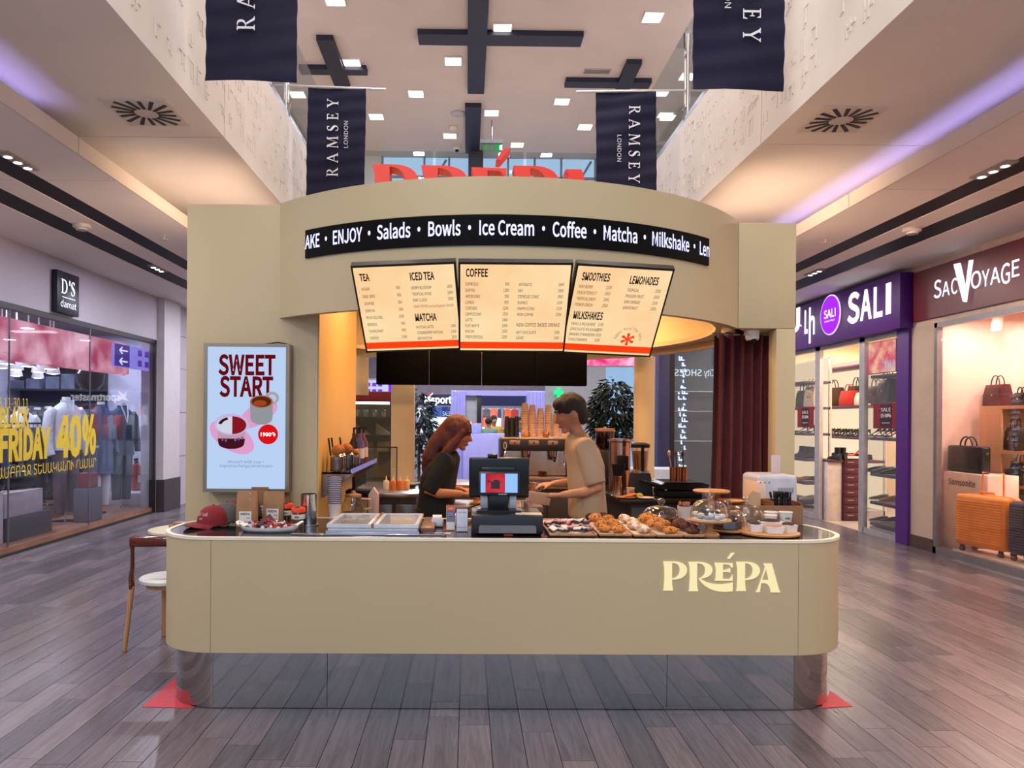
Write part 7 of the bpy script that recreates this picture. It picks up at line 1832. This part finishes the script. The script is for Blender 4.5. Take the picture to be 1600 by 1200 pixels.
def person(label, loc, rz, J, skin, voxel, fs=1.0, cat='person', detail=True):
    """J: dict of joints in local metres, body faces -y"""
    b = B()
    g = J.get
    P = {k: Vector(v) for k, v in J.items() if not isinstance(v, (int, float))}
    # trunk and neck
    b.loft([ell(P['pelvis']+V3(0, 0, -.08), .150, .105), ell(P['pelvis'], .165, .115), ell((P['pelvis']+P['chest'])/2, .140, .10), ell(P['chest'], .160, .11), ell(P['neck']+V3(0, 0, -.07), .13, .085), ell(P['neck'], .058, .058), ell(P['head']+V3(0, 0, -.06), .052, .054)])
    M = head(b, P['head'], fs, g('yaw', 0), g('pitch', 0))
    for s in 'LR':
        sh, el, wr = P['sh'+s], P['el'+s], P['wr'+s]
        b.tube([P['neck']+V3(0, 0, -.09), sh, sh+(el-sh)*.3, el, el+(wr-el)*.3, wr], [.05, .056, .048, .038, .040, .026], 12)
        hd = g('hd'+s, tuple((wr-el).normalized())); hand(b, wr, hd, g('hu'+s, (0, 0, 1)), 1.0*g('hs', 1), g('curl', .9), 1 if s == 'R' else -1)
        hp, kn, an = P['hip'+s], P['kn'+s], P['an'+s]
        b.tube([P['pelvis']+V3(0, 0, -.03), hp, hp+(kn-hp)*.35, kn, kn+(an-kn)*.3, an, an+V3(0, 0, -.05)], [.09, .095, .08, .056, .056, .038, .036], 12)
        b.ball((an.x, an.y-.06, .045), (.042, .115, .038), 12, 8)
    t = thing('person', label, cat, loc, rz)
    part('body', blend_mesh(b, voxel), skin, t, smooth=0)
    if detail: face_parts(t, M, fs)
    return t, P, M
def shirt(t, P, m, hem, sr=1.0, sleeve=.75, name='shirt', rxa=.19, puff=0, voxel=.012):
    b = B(); pe, ch, ne = P['pelvis'], P['chest'], P['neck']
    low = pe+V3(0, 0, hem-pe.z)
    b.loft([ell(low, rxa*1.02, .142), ell((low+ch)/2, rxa*.96+puff, .134), ell(ch, rxa*1.0, .138), ell(ch+(ne-ch)*.5, rxa*.98, .122), ell(ne+V3(0, 0, -.055), .145, .095), ell(ne+V3(0, .004, -.005), .072, .072)])
    for s in 'LR':
        sh, el, wr = P['sh'+s], P['el'+s], P['wr'+s]
        pts = [ne+V3(0, 0, -.09), sh+V3(0, 0, .004)]; r = [.072*sr, .076*sr]
        if sleeve <= 1: pts += [sh+(el-sh)*.5, sh+(el-sh)*sleeve]; r += [.074*sr, .074*sr]
        else: pts += [sh+(el-sh)*.5, el, el+(wr-el)*(sleeve-1)]; r += [.070, .060, .046]
        b.tube(pts, r, 14)
    me = blend_mesh(b, voxel, 3)
    return part(name, me, m, t, smooth=0)
def trousers(t, P, m, name='trousers', voxel=.014):
    b = B(); pe = P['pelvis']
    b.loft([ell(pe+V3(0, 0, -.12), .165, .125), ell(pe, .178, .128), ell(pe+V3(0, 0, .07), .168, .120)])
    for s in 'LR':
        hp, kn, an = P['hip'+s], P['kn'+s], P['an'+s]
        b.tube([pe+V3(0, 0, -.04), hp, hp+(kn-hp)*.4, kn, an+V3(0, 0, .0)], [.105, .108, .095, .075, .062], 14)
    part(name, blend_mesh(b, voxel, 2), m, t, smooth=0)
    for s in 'LR':
        an = P['an'+s]; part('shoe', B().rbox(an.x-.05, an.x+.05, an.y-.185, an.y+.07, .001, .085, .03, 3), mat('1e1c1e', .5), t)
def std(h=1.75, **kw):
    k = h/1.75
    J = dict(pelvis=(0, .0, .93*k), chest=(0, -.01, 1.26*k), neck=(0, 0, 1.475*k), head=(0, -.02, 1.62*k), shL=(.185*k, 0, 1.41*k), elL=(.225*k, .0, 1.12*k), wrL=(.22*k, -.08, .88*k), shR=(-.185*k, 0, 1.41*k), elR=(-.225*k, 0, 1.12*k), wrR=(-.22*k, -.08, .88*k),
             hipL=(.09*k, 0, .88*k), knL=(.10*k, -.01, .49*k), anL=(.10*k, .02, .085), hipR=(-.09*k, 0, .88*k), knR=(-.10*k, -.01, .49*k), anR=(-.10*k, .02, .085))
    J.update(kw); return J
skinm = mat('b07a5c', .5, var=.03, scale=20); skinw = mat('b9714a', .5, var=.03, scale=20)
# man facing left (-x): local -y turned to -x
mx = PY(919, 700, 5.42).x
J = std(1.82, chest=(0, -.02, 1.29), neck=(0, -.075, 1.52), head=(0, -.130, 1.668), pitch=.32, yaw=0,
        shL=(.19, -.05, 1.425), elL=(.24, .03, 1.125), wrL=(.20, -.22, 1.085), shR=(-.19, -.05, 1.425), elR=(-.23, .0, 1.145), wrR=(-.15, -.24, 1.135), hdL=(-.1, -.95, -.05), hdR=(.25, -.95, -.1), curl=.8)
t, P, M = person('man in a loose beige T-shirt with dark hair working at the counter, facing left', (mx, 5.42, 0.002), -PI/2, J, skinm, .011, 1.12)
beige = mat('a58e76', .85, var=.03, scale=4, bump=.1)
shirt(t, P, beige, .905, sleeve=.86, name='t_shirt', rxa=.235, puff=.012)
trousers(t, P, mat('1c1a1c', .8))
hairm = mat('1e1410', .7, bump=.5, scale=60, stretch=(1, 1, .3))
b = B()
def hairfn(q): return Vector((q.x, q.y, q.z))*(1+.03*sin(q.x*17)+.02*cos(q.y*13+q.z*9))
hs = 1.12
b.ball((0, .012*hs, .040*hs), (.086*hs, .106*hs, .096*hs), 24, 16, M, hairfn); b.ball((0, .055*hs, -.02*hs), (.074*hs, .058*hs, .075*hs), 16, 12, M, hairfn); b.ball((0, -.048*hs, .078*hs), (.070*hs, .052*hs, .040*hs), 16, 10, M, hairfn)
part('hair', blend_mesh(b, .009, 2), hairm, t, smooth=0)
wr = M  # tools held
lh = t.location
# held milk jug and a sheet of paper
a = Vector((mx, 5.42, 0)); 
hL = Vector((mx-.31-.075, 5.42+.20*-1, 1.075))
single('paper_pack', B().rbox(-.09, .09, -.006, .006, -.045, .045, .004), mat('c49a80', .7), 'pale paper pack held in the near hand of the man', 'paper pack', (mx-.385, 5.205, 1.066), rot=(.3, .12, .2))
t2 = thing('tamper', 'steel milk jug held in the far hand of the man', 'jug', (mx-.385, 5.585, 1.06))
part('body', B().lathe([(.034, 0), (.036, .01), (.030, .07), (.034, .085), (.031, .085), (.027, .07), (.032, .012), (0, .006)], 18), mat('c9b8aa', .2, 1), t2); part('handle', B().tube([(.03, 0, .075), (.06, 0, .07), (.06, 0, .03), (.034, 0, .02)], .005, 6), steel, t2)
# woman facing right (+x)
wx = PY(676, 700, 5.55).x
J = std(1.66, chest=(0, -.05, 1.19), neck=(0, -.115, 1.385), head=(0, -.185, 1.515), pitch=.30,
        shL=(.165, -.09, 1.325), elL=(.22, .02, 1.07), wrL=(.15, -.22, 1.075), shR=(-.165, -.09, 1.325), elR=(-.21, .02, 1.08), wrR=(-.16, -.22, 1.075), hdL=(-.2, -.95, -.1), hdR=(.12, -.95, -.12), hs=.92)
t, P, M = person('woman with long reddish hair in a black top bending over the counter, facing right', (wx, 5.55, 0.002), PI/2, J, skinw, .011, 1.02)
blk_top = mat('0b0a0b', .85, var=.1)
shirt(t, P, blk_top, .80, sleeve=.98, name='black_top', rxa=.192, sr=.82)
trousers(t, P, mat('131114', .8))
b = B()
b.loft([ell(P['pelvis']+V3(0, -.02, -.35), .20, .135), ell(P['pelvis']+V3(0, -.012, -.1), .195, .138), ell(P['pelvis']+V3(0, -.01, .08), .178, .132)])
part('apron', blend_mesh(b, .014, 2), mat('0c0a09', .8), t, smooth=0)
b = B(); hs = 1.02
b.ball((0, .014*hs, .030*hs), (.090*hs, .112*hs, .106*hs), 24, 16, M, hairfn); b.ball((0, .055*hs, -.06*hs), (.085*hs, .075*hs, .11*hs), 18, 12, M, hairfn)
for k in (-1, 1): b.tube([M @ V3(k*.072, -.03, .03), M @ V3(k*.088, -.01, -.06), M @ V3(k*.092, .03, -.15), M @ V3(k*.08, .07, -.25), M @ V3(k*.06, .10, -.33)], [.026, .034, .038, .034, .012], 10)
b.tube([M @ V3(0, .09, .02), M @ V3(0, .12, -.12), M @ V3(0, .14, -.25), M @ V3(0, .15, -.36)], [.05, .066, .062, .02], 12)
part('hair', blend_mesh(b, .011, 1), mat('5a1f12', .55, bump=.5, scale=40, stretch=(1, 1, .25)), t, smooth=0)
single('banana_peel', B().tube([(-.06, 0, 0), (-.02, .01, .012), (.04, 0, .008), (.07, -.01, -.004)], [.006, .014, .014, .005], 8), mat('c98a1e', .6), 'yellow strip of food under the hands of the woman', 'food', (wx+.34, 5.40, 1.00))
t2 = thing('sandwich', 'half-wrapped sandwich the woman is filling at the counter', 'food', (wx+.37, 5.54, 1.002)); part('bread', B().rbox(-.06, .06, -.05, .05, 0, .03, .012, 3), mat('c07a3c', .8), t2); part('filling', B().rbox(-.065, .065, -.055, .055, .03, .042, .005), mat('b2452a', .7), t2); part('top_bread', B().rbox(-.058, .058, -.048, .048, .042, .065, .012, 3), mat('c4854a', .8), t2); part('paper', B().box(-.09, .09, -.07, .07, -.004, 0), mat('d6c4b4', .7), t2, smooth=0)
t2 = thing('work_table', 'narrow steel work table in front of the two people', 'table', (.27, 5.50, .002))
part('top', B().rbox(-.36, .28, -.22, .22, .955, .995, .004), mat('8a6e5c', .3, .5), t2)
for x in (-.33, .25):
    for y in (-.19, .19): part('leg', B().box(x-.018, x+.018, y-.018, y+.018, 0, .955), steel, t2, smooth=0)
part('lower_shelf', B().box(-.34, .26, -.2, .2, .45, .47), mat('4a3a32', .5), t2, smooth=0)
# visitors farther away
gx = PY(601, 700, 10.2).x
J = std(1.72, elR=(-.24, -.06, 1.10), wrR=(-.13, -.22, 1.42), hdR=(.1, -.2, 1), huR=(0, 1, 0), curl=.5)
t, P, M = person('person in a dark green jumper raising one hand behind the display fridge', (gx-.06, 10.2, .002), .15, J, skinm, .02, 1.0)
shirt(t, P, mat('26302c', .85), .86, sleeve=1.8, name='jumper', voxel=.018); trousers(t, P, mat('6a7a9a', .8), 'jeans', .018)
b = B().ball((0, .012, .04), (.086, .106, .096), 18, 12, M, hairfn); part('hair', b, hairm, t, smooth=60)
for (u, y, rz, h, top, low, l) in ((771, 18.6, .3, 1.72, 'c8962a', '23222a', 'shopper in a yellow jacket in front of the far sports shop'), (763, 17.6, 2.8, 1.66, '6a8a84', '3a3a44', 'shopper in a grey green top in front of the far sports shop'), (800, 18.9, 3.0, 1.68, '58626e', '2a2a30', 'shopper in a blue grey coat at the right of the far sports shop'), (814, 19.4, .0, 1.70, '2a2a30', '2a2a34', 'shopper in black between the others at the far sports shop')):
    px = PY(u, 700, y).x; t, P, M = person(l, (px, y, .002), rz, std(h), skinm, .028, 1.0, detail=False)
    shirt(t, P, mat(top, .8), .84*h/1.72, sleeve=1.7, name='jacket', voxel=.024); trousers(t, P, mat(low, .8), voxel=.026); part('hair', B().ball((0, .012, .04), (.086, .106, .096), 14, 10, M), hairm, t, smooth=60)

# ============================================================ FAR MALL BEHIND THE KIOSK
lilac = mat('aeaef0', .5, var=.02)
lamps('far_lamp', (-2.2, -.4, 1.6, 3.6), (11.4, 14.2, 17.2, 19.8), 3.64, 420, (.92, .93, 1), .2)
# lilac booth
Yb = 13.0
fx_ = lambda u: PY(u, 700, Yb).x
fz = lambda v: PY(742, v, Yb).z
t = thing('lilac_booth', 'lilac promotion booth with fluted columns behind the kiosk', 'booth', (fx_(780), Yb, .002)); ox = t.location.x
emb = mat('a9aaf2', .4, var=.02)
for u0, u1 in ((704, 727), (823, 851)):
    q = part('column', B().rbox(fx_(u0)-ox, fx_(u1)-ox, 0, .3, 0, fz(611), .01), emb, t)
    for k in range(5): x = fx_(u0)+(fx_(u1)-fx_(u0))*(k+.5)/5-ox; part('flute', B().cyl((x, 0, .01), (x, 0, fz(611)-.01), .02, n=8), emb, q)
part('header', B().box(fx_(704)-ox, fx_(851)-ox, .02, .25, fz(618), fz(610)), emb, t, smooth=0)
part('counter', B().rbox(fx_(724)-ox, fx_(790)-ox, -.05, .5, 0, fz(678), .008), emb, t); part('counter_end', B().rbox(fx_(790)-ox, fx_(851)-ox, .0, .5, 0, fz(676), .008), emb, t)
part('low_box', B().rbox(fx_(726)-ox, fx_(751)-ox, .05, .3, fz(677), fz(662), .006), mat('9cb0f4', .5), t)
part('sign_panel', B().box(fx_(726)-ox, fx_(745)-ox, .1, .13, fz(660), fz(618)), mat('a8adb2', .5), t, smooth=0)
k = B(); text(k, 'mosa', frame((fx_(727)-ox, .098, fz(627)), (1, 0, 0), (0, 0, 1)), 0, 0, .06, w=fx_(742)-fx_(727)); part('lettering', k, mat('4a4a54', .6), t, smooth=0)
part('dark_pillar', B().rbox(fx_(745)-ox, fx_(752)-ox, .05, .2, fz(661), fz(618), .005), mat('1e2a2a', .5), t)
b = B()
for i in range(30): a = random.random(); b.add([(fx_(727+17*a)-ox, .15, fz(660)), (fx_(727+17*a)-ox+.03, .16, fz(660)), (fx_(727+17*a)-ox+random.uniform(-.06, .06), .17, fz(660)+random.uniform(.05, .16))], [(0, 1, 2)])
part('small_plant', b, mat('2c3a1c', .7), t, smooth=0, kind='stuff')
# sports shop front across the mall end
Ys = 20.5
gx_ = lambda u: PY(u, 640, Ys).x
gz = lambda v: PY(742, v, Ys).z
t = thing('sports_shop_front', 'far shop front with navy fascia, white lettering and star', 'shop front', (gx_(735), Ys, .002)); ox = t.location.x
part('fascia', B().box(gx_(560)-ox, gx_(905)-ox, 0, .2, gz(634), gz(617)), mat('151a48', .4), t, smooth=0)
k = B(); text(k, 'sportmaster', frame((gx_(673)-ox, -.01, gz(630.5)), (1, 0, 0), (0, 0, 1)) @ Matrix.Shear('XZ', 4, (0, 0)), 0, 0, .19, w=1.36, bold=.03); part('lettering', k, emis('ffffff', 2), t, smooth=0)
part('star_logo', B().prism([(0, .0), (.09, .11), (.05, .28), (.13, .17), (.30, .30), (.20, .12), (.38, .0), (.17, .05)], 0, .02, frame((gx_(661)-ox-.02, -.02, gz(631)), (1, 0, 0), (0, 0, 1))), emis('ffffff', 1.6), t, smooth=0); part('star_tip', B().prism([(.08, .2), (.14, .17), (.30, .32)], .0, .025, frame((gx_(661)-ox-.02, -.02, gz(631)), (1, 0, 0), (0, 0, 1))), emis('d8202a', 1.4), t, smooth=0)
part('glass_front', B().box(gx_(560)-ox, gx_(905)-ox, .05, .06, 0, gz(634)), glass('eef2f6', .05, key='far_glass'), t, smooth=0)
for u in (650, 668, 705, 752, 785, 812, 830): part('mullion', B().box(gx_(u)-ox-.03, gx_(u)-ox+.03, .02, .1, 0, gz(634)), mat('9a9aa4', .4), t, smooth=0)
part('floor_slab', B().box(gx_(560)-ox, gx_(905)-ox, .2, 4.2, 0, .01), mat('9a9aa0', .5), t, smooth=0)
part('back_wall', B().box(gx_(560)-ox, gx_(905)-ox, 4.1, 4.2, 0, gz(634)), mat('c9ced8', .6), t, smooth=0)
lamps('far_shop_lamp', (gx_(735)-1.5, gx_(735), gx_(735)+1.5), (Ys+.9, Ys+2.4), gz(634)+.3, 200, (.92, .96, 1), .2)
part('blue_poster', B().box(gx_(664)-ox, gx_(690)-ox, .3, .32, gz(652), gz(637)), emis('5a7ad0', .8, h2='a8c4ee', scale=2), t, smooth=0); part('sale_poster', B().box(gx_(690)-ox, gx_(706)-ox, .25, .27, gz(652), gz(636)), emis('2d4fa0', .8), t, smooth=0)
k = B(); text(k, 'SALE', frame((gx_(691)-ox, .245, gz(650)), (1, 0, 0), (0, 0, 1)), 0, 0, .12, w=.22); part('poster_lettering', k, emis('ffffff', 1), t, smooth=0)
rnd = random.Random(9); k0 = None
for r, (v, n) in enumerate(((660, 16), (676, 18), (692, 14))):
    for i in range(n):
        u = 656+i*(172/n)+rnd.uniform(-2, 2); c = rnd.choice(['d8d8e0', 'e8622a', '3a3a48', 'b03030', '6a86b8', 'e2e2ea', '23232b', 'c8c8d0'])
        nm = {'d8d8e0': 'white', 'e8622a': 'orange', '3a3a48': 'dark grey', 'b03030': 'red', '6a86b8': 'blue', 'e2e2ea': 'white', '23232b': 'black', 'c8c8d0': 'pale grey'}[c]
        single('shirt_display', B().loft([ell((0, 0, 0), .15, .05, 10), ell((0, 0, .25), .16, .06, 10), ell((0, 0, .36), .15, .05, 10), ell((0, 0, .42), .04, .03, 10)]), mat(c, .7), '%s garment on display inside the far sports shop' % nm, 'garment', (gx_(u)*1.05, Ys+1.2+.5*(2-r), gz(v)), group='%s garments in the far sports shop' % nm)
        if r == 0: pass
# garment rails carrying them
for r, v in enumerate((660, 676, 692)):
    o = thing('display_rail', 'long garment rail, %s row inside the far sports shop' % ['top', 'middle', 'bottom'][r], 'rack', (gx_(741)*1.05, Ys+1.2+.5*(2-r)+.08, .013)); w_ = (gx_(830)-gx_(652))/2*1.08
    part('bar', B().box(-w_, w_, -.03, .03, gz(v)-.05, gz(v)-.015), mat('8d8f98', .4), o, smooth=0)
    for s in (-1, 0, 1): part('post', B().box(s*w_*.98-.02, s*w_*.98+.02, -.02, .02, 0, gz(v)-.05), mat('8d8f98', .4), o, smooth=0)
# ceiling band with black fittings, lamps in the rear mall
t = thing('ceiling_track', 'row of black hanging fittings under the far mall ceiling', 'track', (.6, 15.5, ZC+.015)); 
for i, (u, w) in enumerate(((708, .12), (716, .03), (722, .03), (733, .06), (749, .22), (766, .26), (785, .2), (797, .3), (815, .06), (826, .06), (840, .1))): x = PY(u, 605, 15.5).x-.6; part('fitting', B().box(x-w/2, x+w/2, -.1, .1, -.34, 0), black, t, smooth=0)
part('rail', B().box(PY(700, 605, 15.5).x-.6, PY(852, 605, 15.5).x-.6, -.04, .04, -.05, 0), mat('8d8c94', .4), t, smooth=0)
for i, (u, y) in enumerate(((676, 14.5), (790, 14.5), (726, 18), (840, 18))): single('ceiling_panel_light', B().box(-.5, .5, -.15, .15, -.02, .01), emis('ffffff', 3), 'long glowing ceiling panel in the far mall, %s' % ['near left', 'near right', 'far left', 'far right'][i], 'ceiling light', (PY(u, 600, y).x, y, ZC+.012), smooth=0)
# right rear: pale wall, pink screen, pharmacy cross, windows
struct('wall_rear_right', B().box(PY(852, 700, 16).x, XR, 16, 16.15, 0, ZC), mat('9a9aa0', .6, var=.02), 0)
t = thing('green_cross_sign', 'green lit pharmacy cross on the far right wall', 'sign', (PY(873, 614, 15.9).x, 15.93, PY(873, 614, 15.9).z)); part('cross', B().box(-.09, .09, -.04, .04, -.03, .05).box(-.03, .03, -.045, .045, -.09, .11), emis('1fd06a', 2), t, smooth=0); part('bracket', B().box(-.02, .02, 0, .07, -.02, .02), steel, t, smooth=0)
p0, p1 = PY(918, 565, 12.2), PY(990, 565, 12.2)
t = thing('pink_screen', 'long pink lit screen under the ceiling behind the drum', 'screen', ((p0.x+p1.x)/2, 12.2, PY(950, 571, 12.2).z)); part('screen', B().box(-.7, .55, 0, .02, 0, .20), emis('e8206a', 1.1, h2='ffa8c8', scale=5), t, smooth=0); part('case', B().box(-.72, .57, .02, .10, -.02, ZC-t.location.z+.05), mat('c0bcc4', .5), t, smooth=0)
Yw = 11.2
hx = lambda u: PY(u, 650, Yw).x
hz = lambda v: PY(1050, v, Yw).z
t = thing('glass_shop_front', 'grey tinted shop front with white lettering seen behind the kiosk on the right', 'shop front', (hx(1060), Yw, .002)); ox = t.location.x
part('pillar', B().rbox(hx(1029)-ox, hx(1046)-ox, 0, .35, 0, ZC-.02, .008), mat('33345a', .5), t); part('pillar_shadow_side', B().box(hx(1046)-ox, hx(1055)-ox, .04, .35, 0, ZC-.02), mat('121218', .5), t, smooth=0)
part('back_panel', B().box(hx(1055)-ox, hx(1165)-ox, .15, .2, .5, ZC-.02), mat('8f9aa4', .35, var=.06, scale=1), t, smooth=0)
part('pane', B().box(hx(1055)-ox, hx(1165)-ox, .08, .09, .5, ZC-.02), glass('dfe6ea', .10, key='far_glass2'), t, smooth=0)
for v in (612, 643, 690): part('rail', B().box(hx(1055)-ox, hx(1165)-ox, .06, .10, hz(v), hz(v)+.012), mat('a8b0b8', .4), t, smooth=0)
part('base_wall', B().box(hx(1055)-ox, hx(1165)-ox, .05, .2, 0, .5), mat('b8a894', .5), t, smooth=0); part('base_rail', B().box(hx(1055)-ox, hx(1165)-ox, 0.02, .2, .42, .52), mat('c8c4be', .5), t, smooth=0)
rl = B(); rr = random.Random(21); z = hz(738)
while z < hz(556):
    for k in range(3):
        if rr.random() < .75: h = rr.uniform(.03, .07); w = rr.uniform(.02, .06); x = hx(1066)-ox+rr.uniform(-.05, .05); rl.box(x, x+w, .055, .06, z, z+.018); rl.box(x, x+.016, .055, .06, z, z+h)
    z += .085
part('vertical_lettering', rl, emis('c8dcff', 1.2), t, smooth=0, kind='stuff')
k = B(); text(k, 'SHOES', frame((hx(1098)-ox, .055, hz(587)), (-1, 0, 0), (0, 0, 1)), 0, 0, .10, w=.42); text(k, 'City', frame((hx(1118)-ox, .055, hz(587)), (-1, 0, 0), (0, 0, 1)), 0, 0, .10, w=.16)
part('lettering', k, emis('d8e4f4', .9), t, smooth=0)
t = thing('lit_window', 'pale blue lit shop window strip left of the dark pillar', 'window', (hx(1005), Yw+1.2, .002)); ox = t.location.x
part('panel', B().box(hx(970)-ox, hx(1034)-ox+.2, 0, .05, .6, ZC-.05), emis('8fb4dc', .75, h2='a4c8ea', scale=1), t, smooth=0); part('base', B().box(hx(970)-ox, hx(1034)-ox+.2, -.05, .1, 0, .6), mat('8d98a8', .5), t, smooth=0)
single('white_cabinet', B().rbox(-.35, .35, -.25, .25, 0, .95, .01), mat('c4d0e4', .5), 'low pale cabinet below the blue lit window', 'cabinet', (PY(1020, 760, 10.4).x, 10.4, .002))
# ficus
fxp = PY(957, 690, 10.0).x
t = thing('ficus_tree', 'leafy dark green potted ficus behind the kiosk on the right', 'plant', (fxp, 10.0, .002))
part('pot', B().lathe([(.16, 0), (.22, .45), (.20, .45), (.19, .40), (0, .40)], 20), mat('3a3634', .5), t)
part('stem', B().tube([(0, 0, .4), (.02, 0, 1.0), (0, .02, 1.6)], [.03, .025, .012], 8).tube([(.02, 0, .9), (-.15, .05, 1.5)], [.018, .008], 6).tube([(.02, 0, .8), (.2, -.05, 1.5)], [.018, .008], 6), mat('4a3a2a', .8), t)
def foliage(n, c, r, L, seed, droop=.6):
    rr = random.Random(seed); b = B()
    for i in range(n):
        a = rr.random()*2*PI; zz = rr.uniform(-1, 1); q = math.sqrt(1-zz*zz)*rr.random()**.35
        p = Vector((c[0]+r[0]*q*cos(a), c[1]+r[1]*q*sin(a), c[2]+r[2]*zz*rr.random()**.4))
        d = Vector((cos(a), sin(a), rr.uniform(-droop*1.6, .4))).normalized(); s = d.cross(Vector((rr.uniform(-.3, .3), rr.uniform(-.3, .3), 1))).normalized()*L*.2
        m_ = p+d*L*.45+Vector((0, 0, L*.06)); e = p+d*L+Vector((0, 0, -L*.2))
        b.add([p, m_+s, e, m_-s], [(0, 1, 2), (0, 2, 3)])
    return b
part('foliage', foliage(1500, (0, 0, 1.68), (.34, .34, .52), .11, 5), mat('233022', .5, var=.3, scale=6), t, smooth=0, kind='stuff')
pxp = PY(655, 690, 13.5).x
t = thing('ficus_tree', 'dark potted plant at the left edge of the far sports shop', 'plant', (pxp, 13.5, .002)); part('pot', B().lathe([(.18, 0), (.22, .5), (.2, .5), (0, .45)], 18), mat('4a4846', .5), t); part('stem', B().tube([(0, 0, .45), (0, 0, 1.6)], [.03, .015], 8), mat('4a3a2a', .8), t); part('foliage', foliage(500, (0, 0, 1.45), (.28, .28, .75), .16, 6), mat('27352a', .5, var=.3, scale=6), t, smooth=0, kind='stuff')
# wayfinding sign behind the fridge
Yd = 12.5
t = thing('direction_sign_and_reflection', 'pale lit direction sign with purple pictograms above the display fridge', 'sign', (PY(594, 606, Yd).x, Yd, PY(594, 613, Yd).z)); part('panel', B().box(-.26, .26, 0, .05, 0, .20), emis('b8bdf4', 1.0), t, smooth=0); part('purple_end', B().box(.14, .26, -.005, 0, 0, .20), emis('7a2ae0', 1), t, smooth=0)
b = B()
for x in (-.2, -.1, 0): b.box(x-.035, x+.035, -.006, 0, .10, .16); b.box(x-.035, x+.035, -.006, 0, .0, .05)
part('pictogram', b, emis('6a3ac8', 1), t, smooth=0); part('hanger', B().box(-.01, .01, .02, .03, .2, ZC-t.location.z).box(-.24, .24, .02, .03, .2, .23), steel, t, smooth=0)

bpy.data.scenes.remove(TS)
